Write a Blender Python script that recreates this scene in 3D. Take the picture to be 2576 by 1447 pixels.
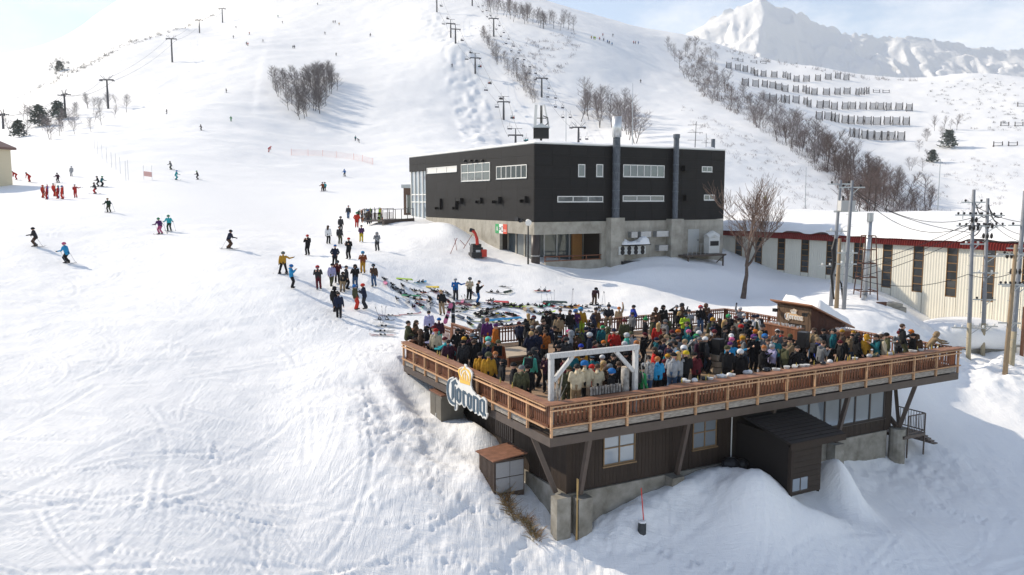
import bpy, bmesh, math, random
import numpy as np
from mathutils import Vector, Matrix
for _o in list(bpy.data.objects): bpy.data.objects.remove(_o)
SC = bpy.context.scene; COL = SC.collection
# ---------------- camera ----------------
CZ = 14.0; PITCH = 0.1089; F = 2048.0            # focal length in pixels of a 2576 px wide picture
cam = bpy.data.cameras.new('camera'); camo = bpy.data.objects.new('camera', cam); COL.objects.link(camo)
cam.sensor_width = 36; cam.lens = 36 * F / 2576; cam.clip_start = .5; cam.clip_end = 30000
camo.location = (0, 0, CZ); camo.rotation_euler = (math.pi / 2 - PITCH, 0, 0)
SC.camera = camo
# ---------------- sky and sun ----------------
SUN_EL = math.radians(33); SUN_DIR = Vector((-.883, .469, 0)).normalized()
wd = bpy.data.worlds.new('World'); SC.world = wd; wd.use_nodes = True
nt = wd.node_tree; nt.nodes.clear()
def wn(t, **k):
    n = nt.nodes.new(t)
    for a, b in k.items(): setattr(n, a, b)
    return n
sky = wn('ShaderNodeTexSky', sky_type='NISHITA', sun_disc=False, sun_elevation=SUN_EL,
         sun_rotation=math.atan2(SUN_DIR.x, SUN_DIR.y), altitude=900, air_density=1.0, dust_density=.35, ozone_density=1.2)
bgs = wn('ShaderNodeBackground'); bgs.inputs[1].default_value = .15
out = wn('ShaderNodeOutputWorld'); tc = wn('ShaderNodeTexCoord')
mp = wn('ShaderNodeMapping'); mp.inputs['Scale'].default_value = (1, 1, 2.2); mp.inputs['Location'].default_value = (1.2, .4, .9)
mp.inputs['Rotation'].default_value = (0, 0, .25)
nz = wn('ShaderNodeTexNoise'); nz.inputs['Scale'].default_value = 3.1; nz.inputs['Detail'].default_value = 9; nz.inputs['Roughness'].default_value = .62
sep = wn('ShaderNodeSeparateXYZ'); hsv = wn('ShaderNodeHueSaturation'); hsv.inputs['Saturation'].default_value = .85; hsv.inputs['Value'].default_value = .92
rm = wn('ShaderNodeMapRange', clamp=True); rm.inputs[1].default_value = .5; rm.inputs[2].default_value = .72
lo = wn('ShaderNodeMapRange', clamp=True); lo.inputs[1].default_value = .55; lo.inputs[2].default_value = .0; lo.inputs[3].default_value = .0; lo.inputs[4].default_value = .12
ad = wn('ShaderNodeMath', operation='ADD', use_clamp=True)
cl = wn('ShaderNodeMixRGB'); cl.inputs[2].default_value = (6.0, 6.1, 6.4, 1)
for a, b in ((tc.outputs['Generated'], mp.inputs[0]), (mp.outputs[0], nz.inputs['Vector']), (nz.outputs[0], rm.inputs[0]),
             (tc.outputs['Generated'], sep.inputs[0]), (sep.outputs[2], lo.inputs[0]), (rm.outputs[0], ad.inputs[0]), (lo.outputs[0], ad.inputs[1]),
             (ad.outputs[0], cl.inputs[0]), (sky.outputs[0], hsv.inputs['Color']), (hsv.outputs[0], cl.inputs[1]), (cl.outputs[0], bgs.inputs[0]), (bgs.outputs[0], out.inputs[0])):
    nt.links.new(a, b)
sl = bpy.data.lights.new('sun', 'SUN'); sl.energy = 3.9; sl.angle = math.radians(.55); sl.color = (1, .885, .72)
slo = bpy.data.objects.new('sun', sl); COL.objects.link(slo)
_sd = Vector((SUN_DIR.x * math.cos(SUN_EL), SUN_DIR.y * math.cos(SUN_EL), math.sin(SUN_EL)))
slo.rotation_euler = _sd.to_track_quat('Z', 'Y').to_euler(); slo.location = (-60, 40, 80)
vs = SC.view_settings; vs.view_transform = 'Standard'; vs.look = 'None'; vs.gamma = 1; vs.exposure = .5; vs.use_curve_mapping = False
SC.cycles.max_bounces = 5; SC.cycles.diffuse_bounces = 3; SC.cycles.glossy_bounces = 2; SC.cycles.transmission_bounces = 2; SC.cycles.volume_bounces = 0
# ---------------- helpers ----------------
CP, SP = math.cos(PITCH), math.sin(PITCH)
def tdir(u, v):                                    # a pixel as a direction: x and z per metre of forward distance
    a = (u - 1288) / F; b = (723.5 - v) / F; y = CP + b * SP
    return a / y, (b * CP - SP) / y
def P(u, v, Y): t = tdir(u, v); return Vector((t[0] * Y, Y, CZ + t[1] * Y))
def pix(p):
    x, y, z = p[0], p[1], p[2] - CZ; d = y * CP - z * SP
    return 1288 + F * x / d, 723.5 - F * (y * SP + z * CP) / d
def onplane(u, v, p0, n):                          # where a pixel's ray meets a plane
    t = tdir(u, v); d = Vector((t[0], 1, t[1])); o = Vector((0, 0, CZ)); return o + d * ((Vector(p0) - o).dot(n) / d.dot(n))
MATS = {}
def mat(name, col, rough=.7, metal=0, noise=0, nscale=6, stretch=(1, 1, 1), bump=0, col2=None, spec=.3, coords='Object', trans=0, alpha=1, emit=0):
    if name in MATS: return MATS[name]
    m = bpy.data.materials.new(name); m.use_nodes = True; t = m.node_tree; b = t.nodes['Principled BSDF']
    c = tuple(col) + (1,); b.inputs['Base Color'].default_value = c; b.inputs['Roughness'].default_value = rough; b.inputs['Metallic'].default_value = metal
    b.inputs['Specular IOR Level'].default_value = spec; b.inputs['Transmission Weight'].default_value = trans; b.inputs['Alpha'].default_value = alpha
    if noise or col2 or bump:
        co = t.nodes.new('ShaderNodeTexCoord'); mpn = t.nodes.new('ShaderNodeMapping'); mpn.inputs['Scale'].default_value = stretch
        n = t.nodes.new('ShaderNodeTexNoise'); n.inputs['Scale'].default_value = nscale; n.inputs['Detail'].default_value = 6; n.inputs['Roughness'].default_value = .6
        t.links.new(co.outputs[coords], mpn.inputs[0]); t.links.new(mpn.outputs[0], n.inputs['Vector'])
        r = t.nodes.new('ShaderNodeMapRange'); r.inputs[1].default_value = .32; r.inputs[2].default_value = .68; t.links.new(n.outputs[0], r.inputs[0])
        mx = t.nodes.new('ShaderNodeMixRGB'); mx.inputs[1].default_value = c
        mx.inputs[2].default_value = (tuple(col2) if col2 else tuple(x * (1 - noise) for x in col)) + (1,)
        oi = t.nodes.new('ShaderNodeObjectInfo'); hv = t.nodes.new('ShaderNodeHueSaturation'); rr = t.nodes.new('ShaderNodeMapRange')
        rr.inputs[3].default_value = 1 - noise * .45; rr.inputs[4].default_value = 1 + noise * .45
        t.links.new(oi.outputs['Random'], rr.inputs[0]); t.links.new(rr.outputs[0], hv.inputs['Value'])
        t.links.new(r.outputs[0], mx.inputs[0]); t.links.new(mx.outputs[0], hv.inputs['Color']); t.links.new(hv.outputs[0], b.inputs['Base Color'])
        if bump:
            bn = t.nodes.new('ShaderNodeBump'); bn.inputs['Strength'].default_value = bump; bn.inputs['Distance'].default_value = .03
            t.links.new(n.outputs[0], bn.inputs['Height']); t.links.new(bn.outputs[0], b.inputs['Normal'])
    MATS[name] = m; return m
class MB:
    def __init__(s): s.v = []; s.f = []; s.m = []; s.cur = 0
    def add(s, vs_, fs_):
        o = len(s.v); s.v += [tuple(p) for p in vs_]; s.f += [tuple(i + o for i in f) for f in fs_]; s.m += [s.cur] * len(fs_); return s
    def box(s, a, b):                              # axis aligned, two corners
        x0, y0, z0 = a; x1, y1, z1 = b
        return s.add([(x0, y0, z0), (x1, y0, z0), (x1, y1, z0), (x0, y1, z0), (x0, y0, z1), (x1, y0, z1), (x1, y1, z1), (x0, y1, z1)],
                     [(0, 3, 2, 1), (4, 5, 6, 7), (0, 1, 5, 4), (1, 2, 6, 5), (2, 3, 7, 6), (3, 0, 4, 7)])
    def bar(s, p, q, w, h=None, up=(0, 0, 1)):     # rectangular bar between two points
        p, q = Vector(p), Vector(q); h = h or w; d = (q - p).normalized(); u = Vector(up)
        if abs(d.dot(u)) > .98: u = Vector((0, 1, 0))
        a = d.cross(u).normalized(); b = a.cross(d).normalized(); vs_ = []
        for e in (p, q):
            for i, j in ((-1, -1), (1, -1), (1, 1), (-1, 1)): vs_.append(e + a * (i * w / 2) + b * (j * h / 2))
        return s.add(vs_, [(0, 1, 2, 3), (7, 6, 5, 4), (0, 4, 5, 1), (1, 5, 6, 2), (2, 6, 7, 3), (3, 7, 4, 0)])
    def tube(s, pts, rs, n=6, cap=True):           # tapered tube along points
        pts = [Vector(p) for p in pts]; rs = rs if hasattr(rs, '__len__') else [rs] * len(pts); vs_ = []; fs_ = []
        for i, p in enumerate(pts):
            d = (pts[min(i + 1, len(pts) - 1)] - pts[max(i - 1, 0)]).normalized()
            u = Vector((0, 0, 1)) if abs(d.z) < .95 else Vector((1, 0, 0)); a = d.cross(u).normalized(); b = d.cross(a)
            for k in range(n): t = 2 * math.pi * k / n; vs_.append(p + (a * math.cos(t) + b * math.sin(t)) * rs[i])
        for i in range(len(pts) - 1):
            for k in range(n): fs_.append((i * n + k, i * n + (k + 1) % n, (i + 1) * n + (k + 1) % n, (i + 1) * n + k))
        if cap: fs_ += [tuple(range(n))[::-1], tuple((len(pts) - 1) * n + k for k in range(n))]
        return s.add(vs_, fs_)
    def prism(s, poly, fr, d0, d1):                # 2D outline extruded; fr maps (a, b, depth) to a point
        n = len(poly); vs_ = [fr(a, b, d0) for a, b in poly] + [fr(a, b, d1) for a, b in poly]
        return s.add(vs_, [tuple(range(n))[::-1], tuple(range(n, 2 * n))] + [(i, (i + 1) % n, n + (i + 1) % n, n + i) for i in range(n)])
    def blob(s, c, r, n=10, m=7, f=None):          # ellipsoid, optionally shaped by f(unit vector)
        c = Vector(c); vs_ = []; fs_ = []
        for i in range(m + 1):
            th = math.pi * i / m
            for k in range(n):
                ph = 2 * math.pi * k / n; e = Vector((math.sin(th) * math.cos(ph), math.sin(th) * math.sin(ph), math.cos(th)))
                g = f(e) if f else 1; vs_.append(c + Vector((e.x * r[0], e.y * r[1], e.z * r[2])) * g)
        for i in range(m):
            for k in range(n): fs_.append((i * n + k, (i + 1) * n + k, (i + 1) * n + (k + 1) % n, i * n + (k + 1) % n))
        return s.add(vs_, fs_)
    def mesh(s, name, mats, smooth=False):
        me = bpy.data.meshes.new(name); me.from_pydata(s.v, [], s.f)
        for m in (mats if isinstance(mats, (list, tuple)) else [mats]): me.materials.append(m)
        if any(s.m): me.polygons.foreach_set('material_index', s.m)
        if smooth: me.polygons.foreach_set('use_smooth', [True] * len(s.f))
        me.update(); return me
    def build(s, name, mats, parent=None, smooth=False, **k): return ob(name, s.mesh(name, mats, smooth), parent, **k)
def fixnormals(me):
    b = bmesh.new(); b.from_mesh(me); bmesh.ops.recalc_face_normals(b, faces=b.faces); b.to_mesh(me); b.free(); return me
def ob(name, me, parent=None, loc=(0, 0, 0), rot=(0, 0, 0), sc=(1, 1, 1), label=None, cat=None, group=None, kind=None, mats=None):
    o = bpy.data.objects.new(name, me); COL.objects.link(o); o.parent = parent; o.location = loc; o.rotation_euler = rot
    o.scale = sc if hasattr(sc, '__len__') else (sc, sc, sc)
    if label: o['label'] = label
    if cat: o['category'] = cat
    if group: o['group'] = group
    if kind: o['kind'] = kind
    if mats:
        for i, m in enumerate(mats):
            if m: o.material_slots[i].link = 'OBJECT'; o.material_slots[i].material = m
    return o
def thing(name, label, cat, loc=(0, 0, 0), rz=0, group=None): return ob(name, None, None, loc, (0, 0, rz), label=label, cat=cat, group=group)
def copy_tree(o, parent=None):
    c = o.copy(); COL.objects.link(c); c.parent = parent
    for ch in o.children: copy_tree(ch, c)
    return c
def boxpart(name, a, b, m, parent): return MB().box(a, b).build(name, m, parent)
def barpart(name, p, q, w, h, m, parent): return MB().bar(p, q, w, h).build(name, m, parent)
RND = random.Random(7)
# directions of the terrace and its frame: x along the long front, y towards the slope, z above the floor
TD = .492; RX = Vector((math.cos(TD), math.sin(TD), 0)); LY = Vector((-math.sin(TD), math.cos(TD), 0))
DC = Vector((1.476, 31.0, CZ - 8.93)); DLX, DLY = 25.32, 17.6
def dw(x, y, z=0): return DC + RX * x + LY * y + Vector((0, 0, z))
def dl(p): d = Vector(p) - DC; return Vector((d.dot(RX), d.dot(LY), d.z))
# ---------------- snow ground: one sheet, heights interpolated through measured points ----------------
CPTS = '''
-300 1447 19;0 1447 21;350 1447 23.5;700 1447 26.5;1050 1447 29;1288 1447 30.2;1500 1430 31;1700 1447 30.5;2100 1447 31;2576 1447 32;2876 1447 32
-300 2000 12;0 1900 14;1288 1900 20;2576 1900 21;2900 1900 21;0 1200 28;0 1000 36;0 850 45;0 750 53;0 680 61;90 622 69;172 662 66;-350 800 46;-350 620 66
400 1200 30.5;400 1000 38.5;400 850 47.5;400 720 59;573 627 69.6;700 1250 32;700 1000 41;700 850 50;735 727 58;800 728 60;912 655 67;946 632 76;773 643 72
905 610 84;895 573 97;870 551 108;830 610 79;1150 755 63;1200 765 62;1492 765 66;960 845 52;1000 898 46.5;900 950 43.5;905 1100 36.5;900 1250 32.5;1100 1250 33
1100 1350 31;1250 1400 30.8;960 1010 41.2;1040 1010 42;1095 1062 40;1160 1125 38.2;1215 1180 36;1260 1232 34.7;1330 1290 33.4;1400 1345 32.4;1440 1352 32.4
1500 1292 33.6;1700 1222 35.1;1810 1192 36.2;1550 1350 32.2;1800 1330 33;2250 1140 42.5;2340 1135 43;2576 1165 43;2576 1300 37;2300 1250 38;2000 1340 33.5;2150 1330 34.5
2440 1000 51;2435 905 60;2520 945 54;2576 900 60;2480 850 66;2300 838 57;2150 800 57;2100 762 63;2200 742 68;1950 700 84;2150 720 76;2300 790 71;2450 850 68;2700 900 62;2876 1000 55
1868 750 72;1700 712 75;1700 645 84;1600 662 80;1500 688 77.5;1400 682 75;1344 668 75;1800 690 80;1820 655 88;1240 642 79;1150 605 84;1050 565 92;1300 700 71;1600 730 70
1344 600 110;1100 540 108;1600 560 120;1900 560 130;2300 580 120;2576 585 130;2876 600 120;1000 500 140;960 560 92
273 535 92;425 580 82;150 500 108;0 503 108;240 488 118;497 452 147;440 453 140;815 481 150;-300 520 108
677 383 215;867 443 190;900 358 280;830 395 230;582 305 262;507 327 235;420 285 275;570 232 330;400 340 220;250 350 210;100 380 200;-100 400 200;-350 420 200
170 300 300;270 265 330;430 147 430;500 85 560;560 58 600;0 277 380;44 252 400;130 205 430;240 150 460;317 109 500;452 69 570;540 30 640;-200 340 360;-400 380 340
0 310 480;240 200 560;452 120 690;-300 360 500;0 135 1000;109 113 1000;204 69 1000;248 33 1000;313 -5 1000;500 -150 1050;-300 170 1000;-300 320 1500;200 250 1500
700 45 560;740 120 440;930 90 480;620 110 440;800 -30 640;1000 -60 640;700 -160 850;1000 -200 900;1200 -90 800;1300 -30 760;1000 -50 1400;600 0 1500
770 308 300;770 215 350;1137 165 380;1287 306 330;1195 190 375;1146 114 405;1134 95 440;1099 31 500;1188 17 520;1242 86 430;1362 244 350;1455 375 290;1200 360 280;1050 380 255
1528 107 450;1612 206 400;1550 365 270;1700 400 230;1850 500 200;1900 510 190;1400 12 720;1500 40 680;1600 65 660;1700 85 640;1780 105 620;1400 90 950;1600 140 900;1780 180 850
1700 132 560;1830 215 440;2000 330 330;2150 430 270;2300 520 230;2400 555 210;2200 352 400;2170 307 430;2110 270 470;2000 225 510;1900 187 545;2080 207 540;2250 275 470;2250 310 430
1900 145 620;2050 170 600;2180 195 580;2300 200 580;2450 183 590;2576 195 580;2900 205 580;1900 230 850;2200 300 850;2576 300 850;2900 310 850
2330 400 350;2400 500 260;2470 450 300;2500 400 345;2576 380 360;2576 520 220;2876 470 300;1288 200 1500;2000 330 1500;2900 350 1500;2500 300 430;2420 260 480
'''
_c = np.array([[float(x) for x in q.split()] for ln in CPTS.strip().split('\n') for q in ln.split(';')])
_td = [tdir(u, v) for u, v, _ in _c]
CT = np.array([[t[0], .5 * math.log(Y), t[1]] for t, (_, _, Y) in zip(_td, _c)])
def _ker(r2): return .5 * r2 * np.log(r2 + 1e-12)
def _fit(C, lam=2e-4):
    n = len(C); A = _ker(((C[:, None, :2] - C[None, :, :2]) ** 2).sum(-1)) + lam * np.eye(n); Q = np.c_[np.ones(n), C[:, :2]]
    M = np.block([[A, Q], [Q.T, np.zeros((3, 3))]]); return np.linalg.solve(M, np.r_[C[:, 2], 0, 0, 0])
_W = _fit(CT)
def tz_raw(tx, s):                                # smooth ground: height per metre of forward distance
    tx = np.asarray(tx, float); s = np.asarray(s, float); r = np.full(tx.shape, _W[-3]) + _W[-2] * tx + _W[-1] * s
    for (a, b, _), w in zip(CT, _W): r += w * _ker((tx - a) ** 2 + (s - b) ** 2)
    return r
GU = np.linspace(-560, 3140, 800); GTX = (GU - 1288) / F / CP
GS = np.linspace(.5 * math.log(11.5), .5 * math.log(1500), 1150); GY = np.exp(2 * GS)
_ct = np.linspace(GTX[0], GTX[-1], 201); _cs = np.linspace(GS[0], GS[-1], 301)
_cz = tz_raw(*np.meshgrid(_ct, _cs))
def bil(Z, tx, s):
    i = np.clip((tx - _ct[0]) / (_ct[1] - _ct[0]), 0, len(_ct) - 1.001); j = np.clip((s - _cs[0]) / (_cs[1] - _cs[0]), 0, len(_cs) - 1.001)
    a = i.astype(int); b = j.astype(int); p = i - a; q = j - b
    def cub(t): return np.stack([(-t + 2 * t * t - t ** 3) / 2, (2 - 5 * t * t + 3 * t ** 3) / 2, (t + 4 * t * t - 3 * t ** 3) / 2, (-t * t + t ** 3) / 2])
    wa, wb = cub(p), cub(q); r = 0
    for m in range(4):
        for n in range(4): r = r + wa[m] * wb[n] * Z[np.clip(b + n - 1, 0, Z.shape[0] - 1), np.clip(a + m - 1, 0, Z.shape[1] - 1)]
    return r
_rs = np.random.RandomState(3); _PERM = _rs.permutation(4096); _GR = _rs.rand(4096) * 2 - 1
def vnoise(x, y):
    xi = np.floor(x).astype(int); yi = np.floor(y).astype(int); fx = x - xi; fy = y - yi; fx = fx * fx * fx * (fx * (fx * 6 - 15) + 10); fy = fy * fy * fy * (fy * (fy * 6 - 15) + 10)
    def g(a, b): return _GR[_PERM[(a + _PERM[b & 4095]) & 4095]]
    return (g(xi, yi) * (1 - fx) + g(xi + 1, yi) * fx) * (1 - fy) + (g(xi, yi + 1) * (1 - fx) + g(xi + 1, yi + 1) * fx) * fy
def fbm(x, y, o=4, g=.5):
    r = 0; a = 1
    for k in range(o): r = r + a * vnoise(x * 2 ** k + 17.3 * k, y * 2 ** k + 5.1 * k); a *= g
    return r
def inpoly(x, y, poly):
    c = np.zeros(x.shape, bool); n = len(poly)
    for i in range(n):
        (x0, y0), (x1, y1) = poly[i], poly[i - 1]
        if y0 == y1: continue
        c ^= ((y0 > y) != (y1 > y)) & (x < (x1 - x0) * (y - y0) / (y1 - y0) + x0)
    return c
def sstep(a, b, x): t = np.clip((x - a) / (b - a), 0, 1); return t * t * (3 - 2 * t)
PITS = []
TRACKS = []
def make_tracks():
    r = random.Random(11)
    for k in range(620):
        Y = 20 + 55 * r.random() ** 1.3; u = r.uniform(-250, 1050 if Y > 33 else 1500) if r.random() < .82 else r.uniform(1450, 2700)
        if u > 1400 and Y > 33: Y = r.uniform(22, 32)
        x = (u - 1288) / F * Y; a = r.choice((r.gauss(.25, .35), r.gauss(.25, .35), r.gauss(1.2, .5))); L = r.uniform(3, 11); c = r.gauss(0, .07)
        pts = []; px, py = x, Y
        for i in range(int(L / .12)): px += math.cos(a) * .12; py += math.sin(a) * .12; a += c * .12; pts.append((px, py))
        w = r.choice((.085, .1, .12, .15)); d = r.uniform(.010, .03); TRACKS.append((np.array(pts), w, d))
        if r.random() < .5: q = np.array(pts); n = np.gradient(q, axis=0); n = n / np.linalg.norm(n, axis=1)[:, None]; TRACKS.append((q + np.c_[-n[:, 1], n[:, 0]] * r.uniform(.2, .4), w, d))
make_tracks()
def raw_hit(u, v):
    tx, tz = tdir(u, v); Y = np.exp(np.linspace(math.log(14), math.log(120), 500)); k = np.nonzero(bil(_cz, np.full(500, tx), .5 * np.log(Y)) >= tz)[0]
    return (tx * Y[k[0]], Y[k[0]]) if len(k) else (0, 20)
def make_pits():                                  # boot prints and trampled spots
    r = random.Random(19)
    for (u0, v0), (u1, v1), n, sp in (((915, 940), (938, 1165), 30, 4), ((930, 960), (905, 1110), 18, 10), ((545, 1115), (535, 1150), 9, 8), ((1010, 1180), (1270, 1330), 16, 30), ((960, 1250), (1180, 1420), 12, 60), ((1500, 1380), (1900, 1440), 14, 25), ((700, 830), (900, 790), 60, 40), ((900, 900), (985, 870), 60, 18), ((2250, 1260), (2560, 1330), 20, 30)):
        for i in range(n): t = r.random(); u = u0 + (u1 - u0) * t + r.gauss(0, sp * .5); v = v0 + (v1 - v0) * t + r.gauss(0, sp * .35); x, y = raw_hit(u, v); PITS.append((x, y, r.uniform(.08, .15), r.uniform(.025, .07)))
make_pits()
def bumps(x, y, fine=True):                       # relief in metres on top of the smooth ground
    xs, ys = x, y; d = np.hypot(xs, ys); z = np.zeros(xs.shape)
    lx = (xs - DC.x) * RX.x + (ys - DC.y) * RX.y; ly = (xs - DC.x) * LY.x + (ys - DC.y) * LY.y
    near = 1 - sstep(70, 130, d)
    z += near * (.09 * fbm(xs * .22, ys * .22, 3) + .022 * fbm(xs * 1.1, ys * 1.1, 4))
    z += sstep(90, 260, d) * (.5 * fbm(xs * .03, ys * .03, 3) + .22 * fbm(xs * .12, ys * .12, 3))
    rough = np.exp(-(((lx + 2.6) / 2.6) ** 2 + ((ly - 10) / 8) ** 2)) + .9 * np.exp(-(((lx - 7) / 12) ** 2 + ((ly - .0) / 1.3) ** 2)) + .7 * np.exp(-(((lx - 23) / 4) ** 2 + ((ly + 1) / 3) ** 2))
    z += rough * (.09 * fbm(xs * 1.3, ys * 1.3, 4, .6))
    G = lambda cx, cy, sx, sy, h, e=2: h * np.exp(-(np.abs((lx - cx) / sx) ** e + np.abs((ly - cy) / sy) ** e))
    z += G(9.4, -1.8, 2.0, 1.7, 1.95) + G(14.6, -1.6, .8, 1.3, 1.9) + G(6, .2, 4, .8, .5) + G(-.7, 4.7, 1.2, 2.0, .55) + G(11.6, -3.4, 1.5, .8, .55) + G(12.6, -4.6, 4.5, 1.6, .45)      # drifts by the lower porch
    z += G(1.0, 8.4, 1.2, 1.5, .9) - G(-.5, 13.2, .8, 2.2, .35) + G(-1.7, 12.8, .6, 2.6, .25)
    # bank ploughed up beside the lodge and on the far side of the hall
    def W(cx, cy, sx, sy, h, a=0):
        c, s_ = math.cos(a), math.sin(a); p = (xs - cx) * c + (ys - cy) * s_; q = -(xs - cx) * s_ + (ys - cy) * c
        return h * np.exp(-((p / sx) ** 2 + (q / sy) ** 2))
    z += W(-6.8, 86, 4.5, 2.2, 1.3, 2.1) + W(14, 76, 7, 2.2, .75, .5) + W(22, 79, 5, 3, .5, .4) + W(31, 66, 4.2, 2.6, .2, -.6)
    lump = np.exp(-(((xs - 33) / 6) ** 2 + ((ys - 58) / 6) ** 2)); z += lump * .35 * fbm(xs * .8, ys * .8, 3)
    # mogul field under the chair lift
    u = 1288 + F * xs / np.maximum(ys, 1) * CP; e0 = 1060 + (ys - 480) * -.52; e1 = e0 + 84 + (430 - ys) * .22
    mg = sstep(0, 14, u - e0) * sstep(0, 14, e1 - u) * sstep(268, 290, ys) * (1 - sstep(480, 540, ys))
    z += mg * (.75 * np.maximum(0, vnoise(xs * .30 + 3 + .6 * vnoise(xs * .1, ys * .1), ys * .17)) + .35 * vnoise(xs * .5, ys * .3))
    # edges of the groomed runs
    for a0, a1, y0, y1, h in ((655, 700, 300, 480, .35),):
        t = np.clip((ys - y0) / (y1 - y0), 0, 1); ue = a0 + (a1 - a0) * t; z += h * sstep(-10, 10, u - ue) * sstep(y0 - 30, y0 + 20, ys) * (1 - sstep(y1 - 40, y1 + 60, ys)) * np.exp(-np.abs(u - ue) / 90)
    if fine:
        for cx, cy, rad, dp in PITS:
            k = np.nonzero((np.abs(xs - cx) < 3 * rad) & (np.abs(ys - cy) < 3 * rad)); dd = np.hypot(xs[k] - cx, ys[k] - cy) / rad; z[k] += -dp * np.exp(-dd ** 4) + .4 * dp * np.exp(-((dd - 1.5) / .4) ** 2)
        for q, w, dp in TRACKS:
            x0, y0 = q.min(0) - .6; x1, y1 = q.max(0) + .6; k = np.nonzero((xs > x0) & (xs < x1) & (ys > y0) & (ys < y1))
            if len(k[0]) == 0: continue
            dd = np.sqrt(((xs[k][:, None] - q[None, ::2, 0]) ** 2 + (ys[k][:, None] - q[None, ::2, 1]) ** 2).min(1))
            z[k] += -dp * np.exp(-(dd / w) ** 2) + .55 * dp * np.exp(-((dd - 2 * w) / w) ** 2)
    return z
def finish(x, y, z):                              # keep the snow under the terrace floor and clear of the cellar walls
    lx = (x - DC.x) * RX.x + (y - DC.y) * RX.y; ly = (x - DC.x) * LY.x + (y - DC.y) * LY.y
    m = sstep(-.3, .5, lx) * (1 - sstep(DLX - .5, DLX + .3, lx)) * sstep(.6, 1.4, ly) * (1 - sstep(DLY - .1, DLY + .5, ly))
    lim = DC.z - .8 - 2.6 * (1 - sstep(9.5, 15.5, ly)) * sstep(-1, 3, lx)
    return np.where(m > 0, np.minimum(z, lim * m + (z + 1) * (1 - m)), z)
def ground(x, y, fine=False):
    x = np.atleast_1d(np.asarray(x, float)); y = np.atleast_1d(np.asarray(y, float))
    z = CZ + y * bil(_cz, x / y, .5 * np.log(y)) + bumps(x, y, fine); return finish(x, y, z)
def gz(x, y): return float(ground(x, y)[0])
def hit(u, v, y0=14, y1=1400):                    # first ground point under a pixel
    tx, tz = tdir(u, v); Y = np.exp(np.linspace(math.log(y0), math.log(y1), 480)); g = ground(tx * Y, Y)
    k = np.nonzero(g >= CZ + tz * Y)[0]
    if len(k) == 0: return None
    i = k[0]
    if i == 0: return Vector((tx * Y[0], Y[0], g[0]))
    f0 = CZ + tz * Y[i - 1] - g[i - 1]; f1 = g[i] - CZ - tz * Y[i]; t = f0 / (f0 + f1 + 1e-9); yy = Y[i - 1] + (Y[i] - Y[i - 1]) * t
    return Vector((tx * yy, yy, gz(tx * yy, yy)))
def snow_material(name, near=True):
    m = bpy.data.materials.new(name); m.use_nodes = True; t = m.node_tree; b = t.nodes['Principled BSDF']
    b.inputs['Base Color'].default_value = (.86, .87, .89, 1); b.inputs['Roughness'].default_value = .62; b.inputs['Specular IOR Level'].default_value = .25
    co = t.nodes.new('ShaderNodeTexCoord')
    def ns(scale, st, det, rough=.55, rot=0, dist=0):
        mp_ = t.nodes.new('ShaderNodeMapping'); mp_.inputs['Scale'].default_value = st; mp_.inputs['Rotation'].default_value = (0, 0, rot)
        n = t.nodes.new('ShaderNodeTexNoise'); n.inputs['Scale'].default_value = scale; n.inputs['Detail'].default_value = det; n.inputs['Roughness'].default_value = rough; n.inputs['Distortion'].default_value = dist
        t.links.new(co.outputs['Object'], mp_.inputs[0]); t.links.new(mp_.outputs[0], n.inputs['Vector']); return n.outputs[0]
    def mth(op, a, c, cl_=False):
        n = t.nodes.new('ShaderNodeMath'); n.operation = op; n.use_clamp = cl_
        for i, q in enumerate((a, c)):
            if isinstance(q, (int, float)): n.inputs[i].default_value = q
            else: t.links.new(q, n.inputs[i])
        return n.outputs[0]
    if near:
        s1 = ns(1.1, (1, 8, 1), 6, .62, -.35, .8); s2 = ns(.9, (9, 1, 1), 6, .62, .55, 1.0); s3 = ns(7, (1, 1, 1), 5, .6); s4 = ns(.35, (1, 1, 1), 3); s5 = ns(.05, (1, 3, 1), 3)
        h = mth('ADD', mth('MULTIPLY', s1, s4), mth('MULTIPLY', s2, mth('SUBTRACT', 1.0, s4))); h = mth('ADD', mth('MULTIPLY', h, 1.5), mth('MULTIPLY', mth('MULTIPLY', s3, s4), .55)); h = mth('ADD', h, mth('MULTIPLY', s5, .3))
        D = .09
    else:
        s1 = ns(.04, (1, 2.5, 1), 8, .6, .4); s2 = ns(.024, (2.5, 1, 1), 8, .62, -.2); h = mth('ADD', s1, s2); D = 3.5
    bn = t.nodes.new('ShaderNodeBump'); bn.inputs['Strength'].default_value = .55; bn.inputs['Distance'].default_value = D
    t.links.new(h, bn.inputs['Height']); t.links.new(bn.outputs[0], b.inputs['Normal'])
    vr = ns(.6, (1, 1, 1), 4); mr = t.nodes.new('ShaderNodeMapRange'); mr.inputs[3].default_value = 0; mr.inputs[4].default_value = 1; t.links.new(vr, mr.inputs[0])
    mx = t.nodes.new('ShaderNodeMixRGB'); mx.inputs[1].default_value = (.86, .86, .855, 1); mx.inputs[2].default_value = (.90, .895, .885, 1); t.links.new(mr.outputs[0], mx.inputs[0]); t.links.new(mx.outputs[0], b.inputs['Base Color'])
    return m
SNOW = snow_material('snow'); SNOWFAR = snow_material('mountain_snow', False)
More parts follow.
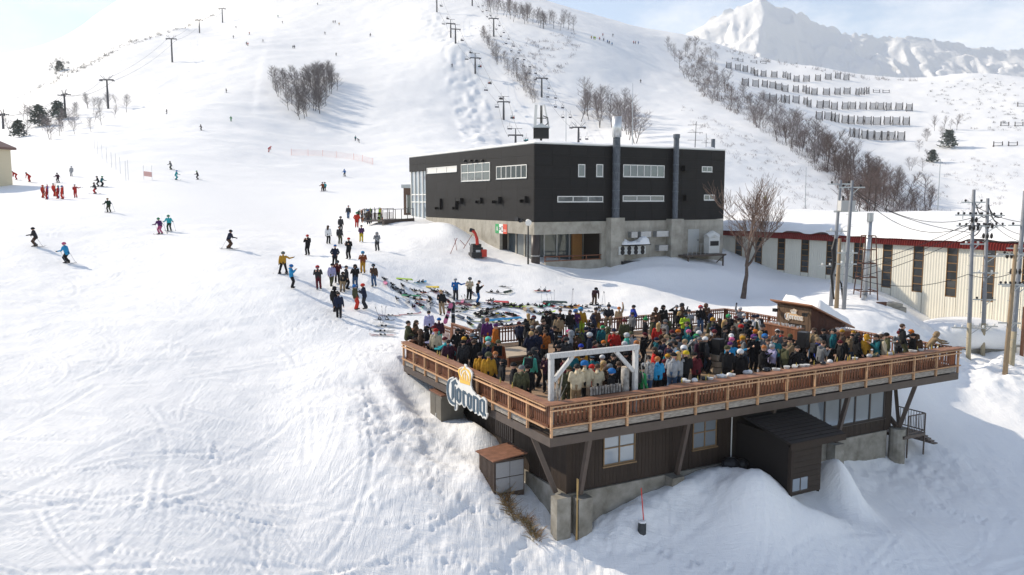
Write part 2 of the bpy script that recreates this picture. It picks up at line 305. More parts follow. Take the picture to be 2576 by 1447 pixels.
def grid_mesh(name, X, Y, Z, m):
    ny, nx = X.shape; me = bpy.data.meshes.new(name); co = np.stack([X, Y, Z], -1).reshape(-1).astype(np.float32)
    i = np.arange(nx * ny).reshape(ny, nx); q = np.stack([i[:-1, :-1], i[:-1, 1:], i[1:, 1:], i[1:, :-1]], -1).reshape(-1, 4)
    me.vertices.add(nx * ny); me.vertices.foreach_set('co', co); me.loops.add(q.size); me.loops.foreach_set('vertex_index', q.reshape(-1).astype(np.int32))
    me.polygons.add(len(q)); me.polygons.foreach_set('loop_start', np.arange(0, q.size, 4, dtype=np.int32)); me.polygons.foreach_set('use_smooth', np.ones(len(q), bool))
    me.materials.append(m); me.update(calc_edges=True); return me
_T, _S = np.meshgrid(GTX, GS); _Y = np.exp(2 * _S); _X = _T * _Y
_Z = finish(_X, _Y, CZ + _Y * bil(_cz, _T, _S) + bumps(_X, _Y))
ob('snow_slope', grid_mesh('snow_slope', _X, _Y, _Z, SNOW), kind='structure')
# far mountain: ridges and gullies
def far_mountain():
    n, m = 420, 150; U = np.linspace(1350, 3300, n); pk = [(1350, 250), (1600, 165), (1740, 90), (1790, 62), (1840, 36), (1872, 24), (1892, 15), (1915, 30), (1960, 46), (2030, 84), (2110, 106), (2200, 110), (2330, 118), (2450, 134), (2576, 150), (2800, 175), (3300, 220)]
    sk = np.interp(U, [p[0] for p in pk], [p[1] for p in pk]); t = np.linspace(0, 1.25, m)[:, None]; Y = 2600 - 800 * t + 0 * U[None]
    tx = (U - 1288) / F / CP; X = tx[None] * Y; top = (505 - sk) / F * 2600
    xx = X / 260 + .14 * fbm(X / 90, Y / 90, 3); yy = Y / 300 + .14 * fbm(X / 80 + 7, Y / 80, 3)
    rd = (1 - np.abs(fbm(xx * 1.1 + 9, yy * 1.1, 5, .55)) * 1.5); rd2 = 1 - np.abs(fbm(xx * 2.6 + t * 1.2, yy * .9 + 4, 4, .55)) * 1.6
    fall = top[None] * np.clip(1 - .9 * t - .12 * np.sin(t * 3), -.2, 1)
    Z = fall + (rd - .6) * 75 * np.sqrt(t + .004) * 1.0 + (rd2 - .6) * 26 * np.sqrt(t + .002)
    Z[0] = top + 12 * fbm(U / 37, U / 37 + 3, 4, .6)
    return grid_mesh('far_mountain', X, Y, CZ + Z, SNOWFAR)
ob('far_mountain', far_mountain(), kind='structure')
# ---------------- terrace building ----------------
W_LIGHT = mat('light_timber', (.62, .36, .19), .7, noise=.4, nscale=3, stretch=(1, 1, 8), col2=(.42, .26, .16), spec=.2)
W_RED = mat('stained_timber', (.2, .075, .036), .6, noise=.4, nscale=4, stretch=(2, 2, 1), spec=.3)
W_CAP = mat('rail_cap_timber', (.36, .18, .10), .6, noise=.35, nscale=3, stretch=(1, 1, 6), col2=(.22, .10, .06))
W_GREY = mat('weathered_board', (.42, .38, .33), .85, noise=.3, nscale=4, stretch=(1, 1, 7), col2=(.16, .14, .125), bump=.3)
W_FLOOR = mat('deck_plank_timber', (.36, .24, .15), .8, noise=.25, nscale=3, stretch=(1, 6, 1), col2=(.25, .165, .105))
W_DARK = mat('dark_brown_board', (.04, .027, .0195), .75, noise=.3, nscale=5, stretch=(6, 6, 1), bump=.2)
STEEL = mat('brown_steel', (.105, .08, .066), .5, noise=.2, nscale=2)
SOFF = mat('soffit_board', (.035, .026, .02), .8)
CONC = mat('weathered_concrete', (.34, .32, .28), .9, noise=.35, nscale=1.3, col2=(.16, .145, .115), bump=.4)
GLASS = mat('window_glass', (.30, .34, .38), .06, spec=.8, noise=.12, nscale=.8, metal=.35)
WFRAME = mat('wood_window_frame', (.23, .15, .08), .6, noise=.2)
PIPEW = mat('white_pipe', (.7, .7, .68), .5)
T = thing('terrace_building', 'raised timber terrace on a dark boarded lower storey, crowded with people', 'building', DC, TD)
# floor
pw = .146; n = int(DLY / .15); pm = MB().box((0, -pw / 2, -.04), (DLX, pw / 2, 0)).mesh('floor_plank', W_FLOOR)
pm2 = MB().box((2.1, -pw / 2, -.04), (DLX, pw / 2, 0)).mesh('floor_plank', W_FLOOR)
for i in range(n): y = .08 + i * DLY / n; ob('floor_plank', pm if y < 15.8 else pm2, T, (0, y, RND.uniform(-.003, .003)))
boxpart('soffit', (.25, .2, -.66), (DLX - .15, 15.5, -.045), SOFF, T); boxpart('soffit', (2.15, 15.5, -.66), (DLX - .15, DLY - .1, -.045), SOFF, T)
# steel edge beams (mitred as butt joints)
boxpart('edge_beam', (-.06, -.12, -.72), (DLX + .12, .2, -.36), STEEL, T)
boxpart('edge_beam', (-.06, .2, -.72), (.24, 15.9, -.36), STEEL, T)
boxpart('edge_beam', (DLX - .15, .2, -.72), (DLX + .12, DLY, -.36), STEEL, T)
boxpart('end_beam', (.05, 15.55, -1.55), (2.1, 15.9, -.722), STEEL, T)
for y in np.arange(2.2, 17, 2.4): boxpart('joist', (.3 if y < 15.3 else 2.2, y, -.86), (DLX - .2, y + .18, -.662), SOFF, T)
# outer frame of posts and rails on the two open sides, pickets behind
def skirt(side, L, nb):
    def fr(s, d, z): return (s, d, z) if side == 'f' else (d, s, z)
    postm = None
    for i in range(nb + 1):
        s = i * L / nb
        if i == 0 and side == 'l': continue
        a = fr(s - .04, -.17, -.345); b = fr(s + .04, -.07, .94)
        boxpart('post', a, b, W_LIGHT, T)
        if i < nb:
            boxpart('skirt_board', fr(s + .06, -.066, -.30), fr(s + L / nb - .06, -.02, -.045), W_GREY, T)
    for z, h in ((.90, .055), (.74, .06), (.06, .06)):
        boxpart('rail', fr(-.1 if side == 'f' else .0, -.235, z - h / 2), fr(L + (.12 if side == 'f' else .05), -.172, z + h / 2), W_LIGHT, T)
        boxpart('inner_rail', fr(.02 if side == 'f' else .1, -.02, z - .05), fr(L, .02, z + .05), W_RED, T) if z != .74 else None
    boxpart('cap_rail', fr(-.26 if side == 'f' else .20, -.24, .962), fr(L + (.42 if side == 'f' else .1), .2 if side == 'f' else .16, 1.01), W_CAP, T)
    sp, w = (.19, .105) if side == 'f' else (.158, .075)
    pk = MB().box(fr(-w / 2, .022, .03), fr(w / 2, .05, .958)).mesh('picket', W_RED)
    k = int(L / sp)
    for i in range(k): ob('picket', pk, T, fr(.1 + i * L / k, 0, 0), (0, 0, 0))
    for i in range(0, nb + 1, 2): boxpart('inner_post', fr(i * L / nb - .06 + (.08 if i == 0 else 0), .052, .0), fr(i * L / nb + .06 + (.08 if i == 0 else 0), .15, .958), W_RED, T)
skirt('f', DLX, 14); skirt('l', 15.7, 10)
# shelf along the front rail
boxpart('shelf', (6.2, .202, .955), (DLX - .2, .46, .99), W_CAP, T)
for x in np.arange(6.6, DLX - .3, 1.81): MB().prism([(.21, .93), (.42, .95), (.21, .6)], lambda a, b, d, x=x: (x + d, a, b), -.02, .02).build('shelf_bracket', W_RED, T)
# back railings
def back_rail(p, q, z0=0, h=1.0, sp=.2):
    p, q = Vector(p), Vector(q); L = (q - p).length; d = (q - p) / L; a = math.atan2(d.y, d.x)
    MB().bar(p + Vector((0, 0, z0 + h)), q + Vector((0, 0, z0 + h)), .16, .05).build('cap_rail', W_CAP, T)
    for z in (.12, .72, .9): MB().bar(p + Vector((0, 0, z0 + h * z)), q + Vector((0, 0, z0 + h * z)), .04, .08).build('rail', W_RED, T)
    n = max(1, round(L / 1.8))
    for i in range(n + 1): r = p + d * (L * i / n); MB().box((-.05, -.05, z0 - .1), (.05, .05, z0 + h - .03)).build('post', W_RED, T, loc=r, rot=(0, 0, a))
    pk = MB().box((-.045, .022, z0 + .04), (.045, .045, z0 + h - .03)).mesh('picket', W_RED); n = int(L / sp)
    for i in range(n): ob('picket', pk, T, p + d * (.1 + i * L / n), (0, 0, a))
back_rail((5.0, DLY, 0), (DLX, DLY, 0)); back_rail((DLX, DLY - .1, 0), (DLX, 11.4, 0)); back_rail((DLX, 7.9, 0), (DLX, .3, 0)); back_rail((5.0, DLY + .1, 0), (5.0, DLY + 3, 0)); back_rail((5.0, DLY + 3.1, -.35), (5.0, DLY + 5, -.35))
back_rail((.25, 15.8, 0), (2.1, 15.8, 0)); back_rail((2.1, 15.9, 0), (2.1, 20.2, 0), h=.95)
boxpart('step', (2.6, DLY - .02, -.2), (4.8, DLY + .9, -.02), W_FLOOR, T); 
# lower storey: dark vertical boards on a concrete base
WX0, WY0, WX1, ZT, ZB = 1.42, 1.0, 21.5, -.86, -3.2
core = MB().box((WX0 + .06, WY0 + .06, -4.9), (WX1 - .06, 14.5, ZT + .2)).build('wall_core', SOFF, T)
def boards(side, a, b, z0, z1, holes=()):
    w = .185; n = int((b - a) / w); w = (b - a) / n
    cache = {}
    for i in range(n):
        s = a + (i + .5) * w; segs = [(z0, z1)]
        for h0, h1, g0, g1 in holes:
            if h0 - w / 2 < s < h1 + w / 2: segs = [t for (p, q) in segs for t in ((p, min(q, g0)), (max(p, g1), q)) if t[1] - t[0] > .05]
        for p, q in segs:
            key = (round(p, 2), round(q, 2))
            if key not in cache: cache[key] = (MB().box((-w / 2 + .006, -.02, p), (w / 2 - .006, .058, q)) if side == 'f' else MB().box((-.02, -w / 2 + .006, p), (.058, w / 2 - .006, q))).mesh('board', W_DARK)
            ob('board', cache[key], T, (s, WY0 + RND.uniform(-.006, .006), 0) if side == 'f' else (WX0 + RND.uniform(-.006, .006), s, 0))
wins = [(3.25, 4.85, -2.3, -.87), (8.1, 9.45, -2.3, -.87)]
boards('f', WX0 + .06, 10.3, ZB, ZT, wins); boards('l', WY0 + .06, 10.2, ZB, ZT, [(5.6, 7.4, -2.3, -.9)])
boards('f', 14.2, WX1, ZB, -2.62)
def window(side, s0, s1, z0, z1, nx, nz_, off=0, frm=WFRAME, fw=.05):
    def fr(s, d, z): return (s, WY0 + d, z) if side == 'f' else (WX0 + d, s, z)
    w = boxpart('window', fr(s0, .0, z0), fr(s1, .03, z1), GLASS, T); w.location = fr(0, 0, 0) if 0 else (0, 0, 0)
    for i in range(nx + 1): s = s0 + (s1 - s0) * i / nx; boxpart('frame', fr(s - fw / 2, -.045, z0 - .03), fr(s + fw / 2, -.002, z1 + .03), frm, w)
    for i in range(nz_ + 1): z = z0 + (z1 - z0) * i / nz_; boxpart('frame', fr(s0 - .03, -.037, z - fw / 2), fr(s1 + .03, -.004, z + fw / 2), frm, w)
    boxpart('sill', fr(s0 - .08, -.1, z0 - .09), fr(s1 + .08, -.004, z0 - .031), frm, w)
for s0, s1, z0, z1 in wins: window('f', s0, s1, z0, z1, 2, 2)
boxpart('corner_post', (WX0 - .03, WY0 - .03, ZB), (WX0 + .058, WY0 + .058, ZT), W_DARK, T)
# louvred vent on the slope side
for i in range(9): boxpart('louvre', (WX0 - .05, 5.65 + i * .2, -2.3), (WX0 + .05, 5.76 + i * .2, -.9), STEEL, T)
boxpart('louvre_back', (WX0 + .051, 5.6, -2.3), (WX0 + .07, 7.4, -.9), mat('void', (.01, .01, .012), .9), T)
MB().tube([(10.36, WY0 - .06, -3.2), (10.36, WY0 - .06, -.75)], .028, 8).build('drain_pipe', PIPEW, T)
# recessed bay, its glass strip and the far windows
boxpart('recess_wall', (10.4, WY0 + .02, ZB - .5), (14.19, WY0 + .055, ZT), SOFF, T)
DKF = mat('dark_window_frame', (.05, .04, .035), .5)
window('f', 14.3, 21.0, -2.5, -1.0, 6, 1, frm=DKF, fw=.09)
boxpart('corner_post', (21.05, WY0 - .06, ZB), (21.56, WY0 + .3, ZT), W_DARK, T)
# concrete base with a cracked, stained face
boxpart('base', (WX0 - .12, WY0 - .12, -5.4), (10.35, WY0 + .3, ZB - .003), CONC, T); boxpart('base', (WX0 - .12, WY0 + .3, -5.2), (WX0 + .3, 10.3, ZB - .003), CONC, T)
boxpart('base', (14.2, WY0 - .1, -5.2), (21.2, WY0 + .3, ZB - .003), CONC, T)
for x, y in ((WX0 - .35, WY0 - .12), (1.95, .6), (6.8, .62), (12.0, .6), (17.0, .6)): boxpart('pier', (x - .33, y - .25, -5.4), (x + .33, y + .25, -3.22 if y > .8 or x > 5 else -3.3), CONC, T)
MB().tube([(21.8, .7, -5.2), (21.8, .7, -3.1)], .42, 14).build('round_pier', CONC, T)
for x, t in ((1.9, .05), (7.0, .05), (12.1, .05), (17.1, .05), (22.2, .05)):
    MB().bar((x - (.3 if x > 20 else 0), .72, -3.2), (x, t, -.6), .17, .2).build('strut', STEEL, T)
MB().bar((21.7, .7, -3.0), (22.2, 4.2, -.6), .17, .2).build('strut', STEEL, T); MB().bar((22.0, .8, -3.0), (23.6, 2.4, -.6), .16, .18).build('strut', STEEL, T)
MB().bar((WX0 - .32, 1.35, -3.2), (.05, 1.5, -.6), .17, .2).build('strut', STEEL, T)
# porch with a lean-to roof
DROOF = mat('dark_sheet_roof', (.012, .01, .01), .6, noise=.2); 
rf = MB(); rf.add([(10.4, WY0, -.75), (13.75, WY0, -.75), (13.75, -2.55, -1.42), (10.4, -2.55, -1.42), (10.4, WY0, -.85), (13.75, WY0, -.85), (13.75, -2.55, -1.52), (10.4, -2.55, -1.52)], [(0, 3, 2, 1), (4, 5, 6, 7), (2, 3, 7, 6), (0, 4, 7, 3), (1, 2, 6, 5)])
rfo = rf.build('porch_roof', DROOF, T)
for i in range(12): y = WY0 - .25 - i * .28; boxpart('roof_seam', (10.4, y - .02, -.75 - (WY0 - y) * .1887 + .002), (13.75, y + .02, -.75 - (WY0 - y) * .1887 + .03), DROOF, rfo)
boxpart('porch_fascia', (10.38, -2.6, -1.72), (13.78, -2.551, -1.44), W_DARK, T)
BBOARD = mat('porch_board', (.035, .024, .018), .7, noise=.3, nscale=4, stretch=(1, 6, 6))
for i in range(9): z = -3.9 + i * .245; boxpart('cladding_board', (10.6, -2.3, z), (12.6, -2.26 + .02 * (i % 2), z + .235), BBOARD, T)
PDK = mat('porch_shade', (.014, .011, .010), .8); boxpart('porch_side', (10.6, -2.25, -4), (10.66, WY0 - .15, -1.35), PDK, T); boxpart('porch_side', (12.54, -2.25, -4), (12.6, WY0 - .15, -1.35), PDK, T)  # boards and sides carry the porch's deep shade in their dark colour
pn = boxpart('porch_window', (10.85, -2.33, -3.7), (11.75, -2.303, -3.15), GLASS, T); boxpart('frame', (10.8, -2.345, -3.75), (11.8, -2.331, -3.7), DKF, pn); boxpart('frame', (11.28, -2.345, -3.7), (11.33, -2.331, -3.15), DKF, pn)
for x in (10.6,): boxpart('porch_post', (x - .06, -2.5, -4), (x + .06, -2.38, -1.5), W_DARK, T)
# landing with a steel railing and steps
lz = -3.45
boxpart('landing', (21.7, .2, lz - .16), (23.4, 1.9, lz), STEEL, T)
for i in range(4): boxpart('stair_tread', (23.4 + i * .28, .25, lz - .28 - i * .17), (23.72 + i * .28, 1.85, lz - .22 - i * .17), STEEL, T)
for p in ((22.0, .24), (23.36, .24), (23.36, 1.86)): boxpart('railing_post', (p[0] - .03, p[1] - .03, lz - 1.2), (p[0] + .03, p[1] + .03, lz + 1.05), STEEL, T)
for z in (1.05, .12): MB().bar((22.0, .24, lz + z), (23.36, .24, lz + z), .05, .05).build('handrail', STEEL, T); MB().bar((23.36, .27, lz + z), (23.36, 1.86, lz + z), .05, .05).build('handrail', STEEL, T)
for i in range(1, 10): MB().box((-.01, -.01, .12), (.01, .01, 1.05)).build('baluster', STEEL, T, loc=(22.0 + i * .136, .24, lz))
for i in range(1, 10): MB().box((-.01, -.01, .12), (.01, .01, 1.05)).build('baluster', STEEL, T, loc=(23.36, .27 + i * .16, lz))
# ---------------- sign on the slope-side railing: white board, slate letters, gold crown ----------------
SG_W = mat('sign_white', (.72, .71, .68), .5, noise=.06, nscale=5); SG_B = mat('sign_slate_blue', (.052, .088, .125), .5); SG_Y = mat('sign_gold', (.78, .47, .08), .45)
S_BACK = [(740,130),(775,150),(780,190),(820,215),(865,255),(895,310),(890,360),(865,440),(870,550),(900,640),(950,700),(965,740),(990,720),(1025,750),(1050,795),(1100,765),(1140,800),(1165,850),(1165,1070),(1190,1090),(1180,1150),(1150,1205),(1120,1165),(1100,1185),(1060,1120),(1010,1130),(985,1090),(945,1095),(910,1020),(865,1050),(830,1010),(775,930),(735,980),(690,905),(645,930),(604,885),(600,960),(590,1020),(565,1035),(545,1000),(550,950),(500,935),(450,890),(415,800),(390,680),(395,520),(420,440),(460,395),(520,375),(530,420),(575,390),(600,440),(635,475),(645,400),(640,320),(615,260),(640,205),(690,185),(735,180)]
S_LET = [[(520,408),(470,440),(442,520),(436,650),(455,760),(500,845),(560,888),(590,893),(575,918),(525,915),(472,878),(430,800),(405,690),(400,560),(415,480),(450,430),(490,410)],
 [(493,482),(570,425),(588,478),(615,515),(590,532),(568,500),(546,540),(546,770),(502,832),(497,760),(502,530)], [(562,560),(575,566),(575,985),(566,1012),(556,1000),(562,950)],
 [(590,622),(635,588),(640,650),(626,648),(626,806),(646,838),(640,892),(590,822)], [(635,588),(687,652),(681,852),(640,892),(646,838),(650,690),(640,650)],
 [(705,660),(722,634),(745,655),(748,895),(762,912),(740,955),(710,900)], [(745,655),(758,650),(790,705),(775,727),(748,700)],
 [(798,715),(835,688),(842,752),(832,750),(832,930),(850,955),(850,1010),(797,935)], [(835,688),(890,750),(885,985),(850,1010),(850,955),(858,780),(842,752)],
 [(908,760),(925,732),(948,755),(946,1010),(958,1032),(940,1065),(908,1012)], [(948,755),(960,748),(1018,800),(1018,1050),(1024,1072),(1005,1105),(980,1050),(984,822),(948,790)],
 [(1036,830),(1090,798),(1095,852),(1072,850),(1072,1040),(1100,1075),(1096,1120),(1036,1045)], [(1090,798),(1142,848),(1144,1085),(1166,1115),(1148,1152),(1128,1110),(1100,1150),(1096,1120),(1100,1075),(1108,1070),(1108,870),(1095,852)]]
S_CROWN = [[(655,425),(855,500),(855,545),(660,485)], [(652,405),(858,478),(857,494),(653,420)], [(620,250),(655,215),(700,200),(660,240),(648,275),(655,320),(690,395),(700,412),(652,396)], [(742,168),(762,182),(760,212),(820,240),(862,300),(872,360),(862,470),(838,460),(846,380),(838,320),(800,262),(760,232),(700,262),(690,300),(690,330),(675,300),(680,255),(738,208)],
 [(700,340),(712,330),(725,345),(730,425),(698,412)], [(756,250),(766,262),(766,420),(776,442),(740,428),(748,400)], [(790,350),(803,342),(815,358),(826,456),(790,446)], [(705,330),(735,280),(745,290),(722,345)], [(765,280),(800,345),(790,355),(766,310)]]
def sign_frame(crop, scale, p0, nrm):
    def fr(a, b, d): return onplane((crop[0] + a / scale) * .67083, (crop[1] + b / scale) * .67083, p0, nrm) - nrm * 0 + nrm * d
    return fr
SP0 = dw(-.30, 0, 0); NRM = -RX
sfr = sign_frame((1600, 1340), 5.1667, SP0, NRM); sc0 = sfr(780, 700, 0)
SGN = thing('brand_sign', 'white cut-out board with slate blackletter Corona and gold crown, bolted to the railing', 'sign', sc0, TD)
_inv = Matrix.Rotation(-TD, 3, 'Z')
def sloc(a, b, d): return _inv @ (sfr(a, b, d) - sc0)
fixnormals(MB().prism(S_BACK, sloc, -.03, .03).build('backing_board', SG_W, SGN).data)
for pl in S_LET: fixnormals(MB().prism(pl, sloc, .031, .055).build('letter', SG_B, SGN).data)
for pl in S_CROWN: fixnormals(MB().prism(pl, sloc, .031, .05).build('crown_piece', SG_Y, SGN).data)
for a, b in ((450, 600), (640, 720), (1080, 950), (760, 420)): pp = sloc(a, b, 0); MB().box((pp.x + .025, pp.y - .04, pp.z - .1), (pp.x + .14, pp.y + .04, pp.z + .1)).build('bracket', STEEL, SGN)
# the same lettering, rectified for reuse
def rect2(a, b): p = dl(sfr(a, b, 0)); return (7.4 - p.y, p.z)
R_BACK = [rect2(*p) for p in S_BACK]; R_LET = [[rect2(*p) for p in q] for q in S_LET]; R_CROWN = [[rect2(*p) for p in q] for q in S_CROWN]
# ---------------- bar hut on the terrace ----------------
HX0, HX1, HY0, HY1, HZ0, HZ1 = 23.5, 26.6, 8.2, 10.95, 2.25, .95
HW = mat('hut_board', (.17, .105, .062), .75, noise=.4, nscale=4, stretch=(6, 6, 1), col2=(.08, .05, .032), bump=.2); HWR = mat('hut_red_shade_board', (.085, .032, .02), .75, noise=.3, nscale=4, stretch=(6, 6, 1))  # side boards are redder, and darkened in colour for the shaded face
H = thing('bar_hut', 'brown board hut with sloping roof standing at the terrace rail', 'hut', dw(HX0, HY0, 0), TD)
hl = lambda z, x: HZ0 - (HZ0 - HZ1) * x / (HX1 - HX0)
W3, D3 = HY1 - HY0, HX1 - HX0
MB().prism([(0.03, -1), (D3 - .03, -1), (D3 - .03, HZ1 - .03), (.03, HZ0 - .03)], lambda a, b, d: (a, d, b), .03, W3 - .03).build('wall_core', SOFF, H)
nb = 14
for i in range(nb):
    y0, y1 = i * W3 / nb + .005, (i + 1) * W3 / nb - .005
    if .45 < (y0 + y1) / 2 < 1.75:
        boxpart('front_board', (-.01, y0, 1.15), (.028, y1, HZ0 - .03), HW, H); boxpart('front_board', (-.012, y0, -.02), (.028, y1, .78 + RND.uniform(-.02, .02)), HW, H)
    else: boxpart('front_board', (-.01 - .01 * (i % 2), y0, -.02), (.028, y1, HZ0 - .03), HW, H)
for i in range(16):
    x0, x1 = i * D3 / 16 + .004, (i + 1) * D3 / 16 - .004
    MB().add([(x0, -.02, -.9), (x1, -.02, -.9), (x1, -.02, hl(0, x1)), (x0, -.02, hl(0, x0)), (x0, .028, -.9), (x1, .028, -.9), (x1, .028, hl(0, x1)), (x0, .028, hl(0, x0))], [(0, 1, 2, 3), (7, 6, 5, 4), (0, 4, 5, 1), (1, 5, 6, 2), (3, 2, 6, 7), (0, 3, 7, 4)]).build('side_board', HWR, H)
boxpart('hatch_flap', (-.5, .5, .62), (-.012, 1.72, .66), W_DARK, H); boxpart('hatch_board', (-.52, .5, .1), (-.46, 1.72, .66), W_DARK, H)
sl = (HZ0 - HZ1) / D3; rz0 = lambda x: HZ0 + .04 - sl * x
rr_ = MB(); e = .35
rr_.add([(-e, -.3, rz0(-e)), (D3 + .5, -.3, rz0(D3 + .5)), (D3 + .5, W3 + .3, rz0(D3 + .5)), (-e, W3 + .3, rz0(-e)), (-e, -.3, rz0(-e) + .09), (D3 + .5, -.3, rz0(D3 + .5) + .09), (D3 + .5, W3 + .3, rz0(D3 + .5) + .09), (-e, W3 + .3, rz0(-e) + .09)], [(0, 3, 2, 1), (4, 5, 6, 7), (0, 1, 5, 4), (1, 2, 6, 5), (2, 3, 7, 6), (3, 0, 4, 7)])
rr_.build('roof', W_CAP, H)
for y in (.1, W3 - .25): boxpart('flood_lamp', (-.42, y, 1.75), (-.2, y + .26, 1.95), mat('black_metal', (.015, .015, .017), .4), H); MB().bar((-.2, y + .13, 1.9), (.0, y + .13, 1.95), .05, .05).build('lamp_bracket', STEEL, H)
# snow lying on the hut roof
def snow_pad(name, x0, x1, y0, y1, base, th, parent, nx=26, ny=14, seed=1, edge=.5, amp=.25):
    a = np.linspace(0, 1, nx); b = np.linspace(0, 1, ny); A, B = np.meshgrid(a, b); X = x0 + (x1 - x0) * A; Yy = y0 + (y1 - y0) * B
    d = np.minimum(np.minimum(A * (x1 - x0), (1 - A) * (x1 - x0)), np.minimum(B * (y1 - y0), (1 - B) * (y1 - y0))); prof = np.sqrt(np.clip(1 - (1 - np.clip(d / edge, 0, 1)) ** 2, 0, 1))
    th_ = th(A, B) if callable(th) else th
    Z = base(X, Yy) + th_ * prof * (1 + amp * fbm(X * .9 + seed, Yy * .9 + seed * 2, 3)) - .02 * (d <= 0)
    return ob(name, grid_mesh(name, X, Yy, Z, SNOW), parent)
snow_pad('roof_snow', .5, D3 + .45, -.25, W3 + .25, lambda x, y: HZ0 + .128 - sl * x, lambda a, b: .8 - .35 * a, H, seed=4, edge=.6)
hs = .345; hsx, hsy, hsz = -.03, 1.15, 1.62
HS = thing('brand_sign', 'small pale cut-out Corona sign with crown on the hut front', 'sign', dw(HX0, HY0, 0), TD)
cxm = sum(p[0] for p in R_BACK) / len(R_BACK); czm = sum(p[1] for p in R_BACK) / len(R_BACK)
hfr = lambda a, b, d: (hsx - d, hsy - (a - cxm) * hs + .15, hsz + (b - czm) * hs)
SG_C = mat('sign_cream', (.62, .42, .24), .5); fixnormals(MB().prism(R_BACK, hfr, -.02, .02).build('backing_board', SG_C, HS).data)
for pl in R_LET + R_CROWN: fixnormals(MB().prism(pl, hfr, .021, .04).build('letter', SG_W, HS).data)
# ---------------- sheds and cabinet against the lower storey ----------------
RUST = mat('rusty_roof_sheet', (.16, .075, .045), .7, noise=.3, nscale=3, col2=(.28, .13, .08)); CORR = mat('brown_corrugated', (.085, .06, .048), .6, noise=.2); LPAN = mat('grey_panel', (.33, .33, .34), .5, noise=.1)
SH = thing('tool_shed', 'small corrugated shed with rusty roof against the boarded wall', 'shed', dw(-.2, 3.5, -3.4), TD)
boxpart('body', (-.45, 0, -1.2), (1.0, 1.5, 1.15), CORR, SH)
for i in range(12): boxpart('corrugation', (-.47, .03 + i * .122, -1.2), (-.452, .09 + i * .122, 1.14), CORR, SH)
MB().add([(-.58, -.12, 1.16), (1.1, -.12, 1.3), (1.1, 1.6, 1.3), (-.58, 1.6, 1.16), (-.58, -.12, 1.21), (1.1, -.12, 1.35), (1.1, 1.6, 1.35), (-.58, 1.6, 1.21)], [(0, 3, 2, 1), (4, 5, 6, 7), (0, 1, 5, 4), (1, 2, 6, 5), (2, 3, 7, 6), (3, 0, 4, 7)]).build('roof', RUST, SH)
for i in range(2):
    for j in range(2): boxpart('door_panel', (-.38 + i * .68, -.03, -.3 + j * .7), (.27 + i * .68, -.004, .36 + j * .7), LPAN, SH)
CB = thing('equipment_cabinet', 'tall grey steel cabinet standing on snow under the terrace edge', 'cabinet', dw(-.15, 10.3, -3.3), TD)
GRY = mat('cabinet_grey', (.16, .145, .12), .5, noise=.2, nscale=2); boxpart('body', (0, 0, 0), (1.2, 1.5, 2.35), GRY, CB); boxpart('top', (-.05, -.05, 2.352), (1.25, 1.55, 2.42), RUST, CB)
for i in range(2): boxpart('door_panel', (-.03, .05 + i * .72, .1), (-.003, .73 + i * .72, 2.25), GRY, CB)
boxpart('handle', (-.06, .66, 1.1), (-.031, .7, 1.35), PIPEW, CB)
# ---------------- white timber gate frame over the corner tables ----------------
WT = mat('whitewashed_timber', (.62, .62, .62), .75, noise=.25, nscale=5, stretch=(4, 4, 1), col2=(.42, .41, .40))
AR = thing('timber_arch', 'whitewashed square timber arch frame standing inside the corner railing', 'frame', dw(.35, .5, 0), TD)
AW = 4.1
boxpart('post', (-.09, -.09, 0), (.09, .09, 2.66), WT, AR); boxpart('post', (AW - .09, -.09, 0), (AW + .09, .09, 2.66), WT, AR); boxpart('beam', (-.14, -.1, 2.662), (AW + .14, .1, 2.86), WT, AR)
for x, s in ((.0, 1), (AW, -1)): MB().bar((x + s * .1, 0, 1.75), (x + s * 1.0, 0, 2.66), .13, .15).build('brace', WT, AR)
# ---------------- the black lodge ----------------
TB = .5104; BR_ = Vector((math.cos(TB), math.sin(TB), 0)); BL_ = Vector((-math.sin(TB), math.cos(TB), 0)); BC = Vector((2.076, 76.0, CZ - 2.18)); BH = 7.22
def bz(zx, zy): return 965.95 + .36458 * zx, 295.15 + .36458 * zy
def wr(zx, zy, y=0):
    p = onplane(*bz(zx, zy), BC + BL_ * y, BL_) - BC; return p.dot(BR_), p.z
def wl(zx, zy, x=0):
    p = onplane(*bz(zx, zy), BC + BR_ * x, BR_) - BC; return p.dot(BL_), p.z
PANEL = mat('charcoal_metal_panel', (.0155, .0145, .0145), .55, noise=.2, nscale=1.2, stretch=(1, 1, 5), spec=.15)
LCON = mat('lodge_concrete', (.44, .41, .35), .9, noise=.2, nscale=.9, col2=(.26, .24, .2), bump=.3)
WHT = mat('white_window_frame', (.75, .74, .70), .4); DGL = mat('dark_glass', (.10, .125, .14), .05, spec=.9, metal=.3, noise=.2, nscale=.7); LITPANE = mat('white_lit_pane', (.72, .70, .66), .6)  # last one: strip window panes painted white for the light on them
BLK = mat('black_metal', (.015, .015, .017), .4); GALV = mat('galvanised_steel', (.45, .47, .49), .35, metal=.7, noise=.15, nscale=3); ALU = mat('brushed_flue', (.62, .63, .64), .35, metal=.6)
CHM = mat('weathered_flue', (.05, .06, .075), .5, noise=.5, nscale=5, stretch=(3, 3, .5), col2=(.17, .19, .22))
B = thing('ski_lodge', 'black metal-clad lodge with strip windows on a concrete ground floor', 'building', BC, TB)
XE = wr(2350, 400)[0]; YD = wl(288, 500)[0]; YE = wl(176, 400)[0]; YP = YD + .02
ZW = -5.2
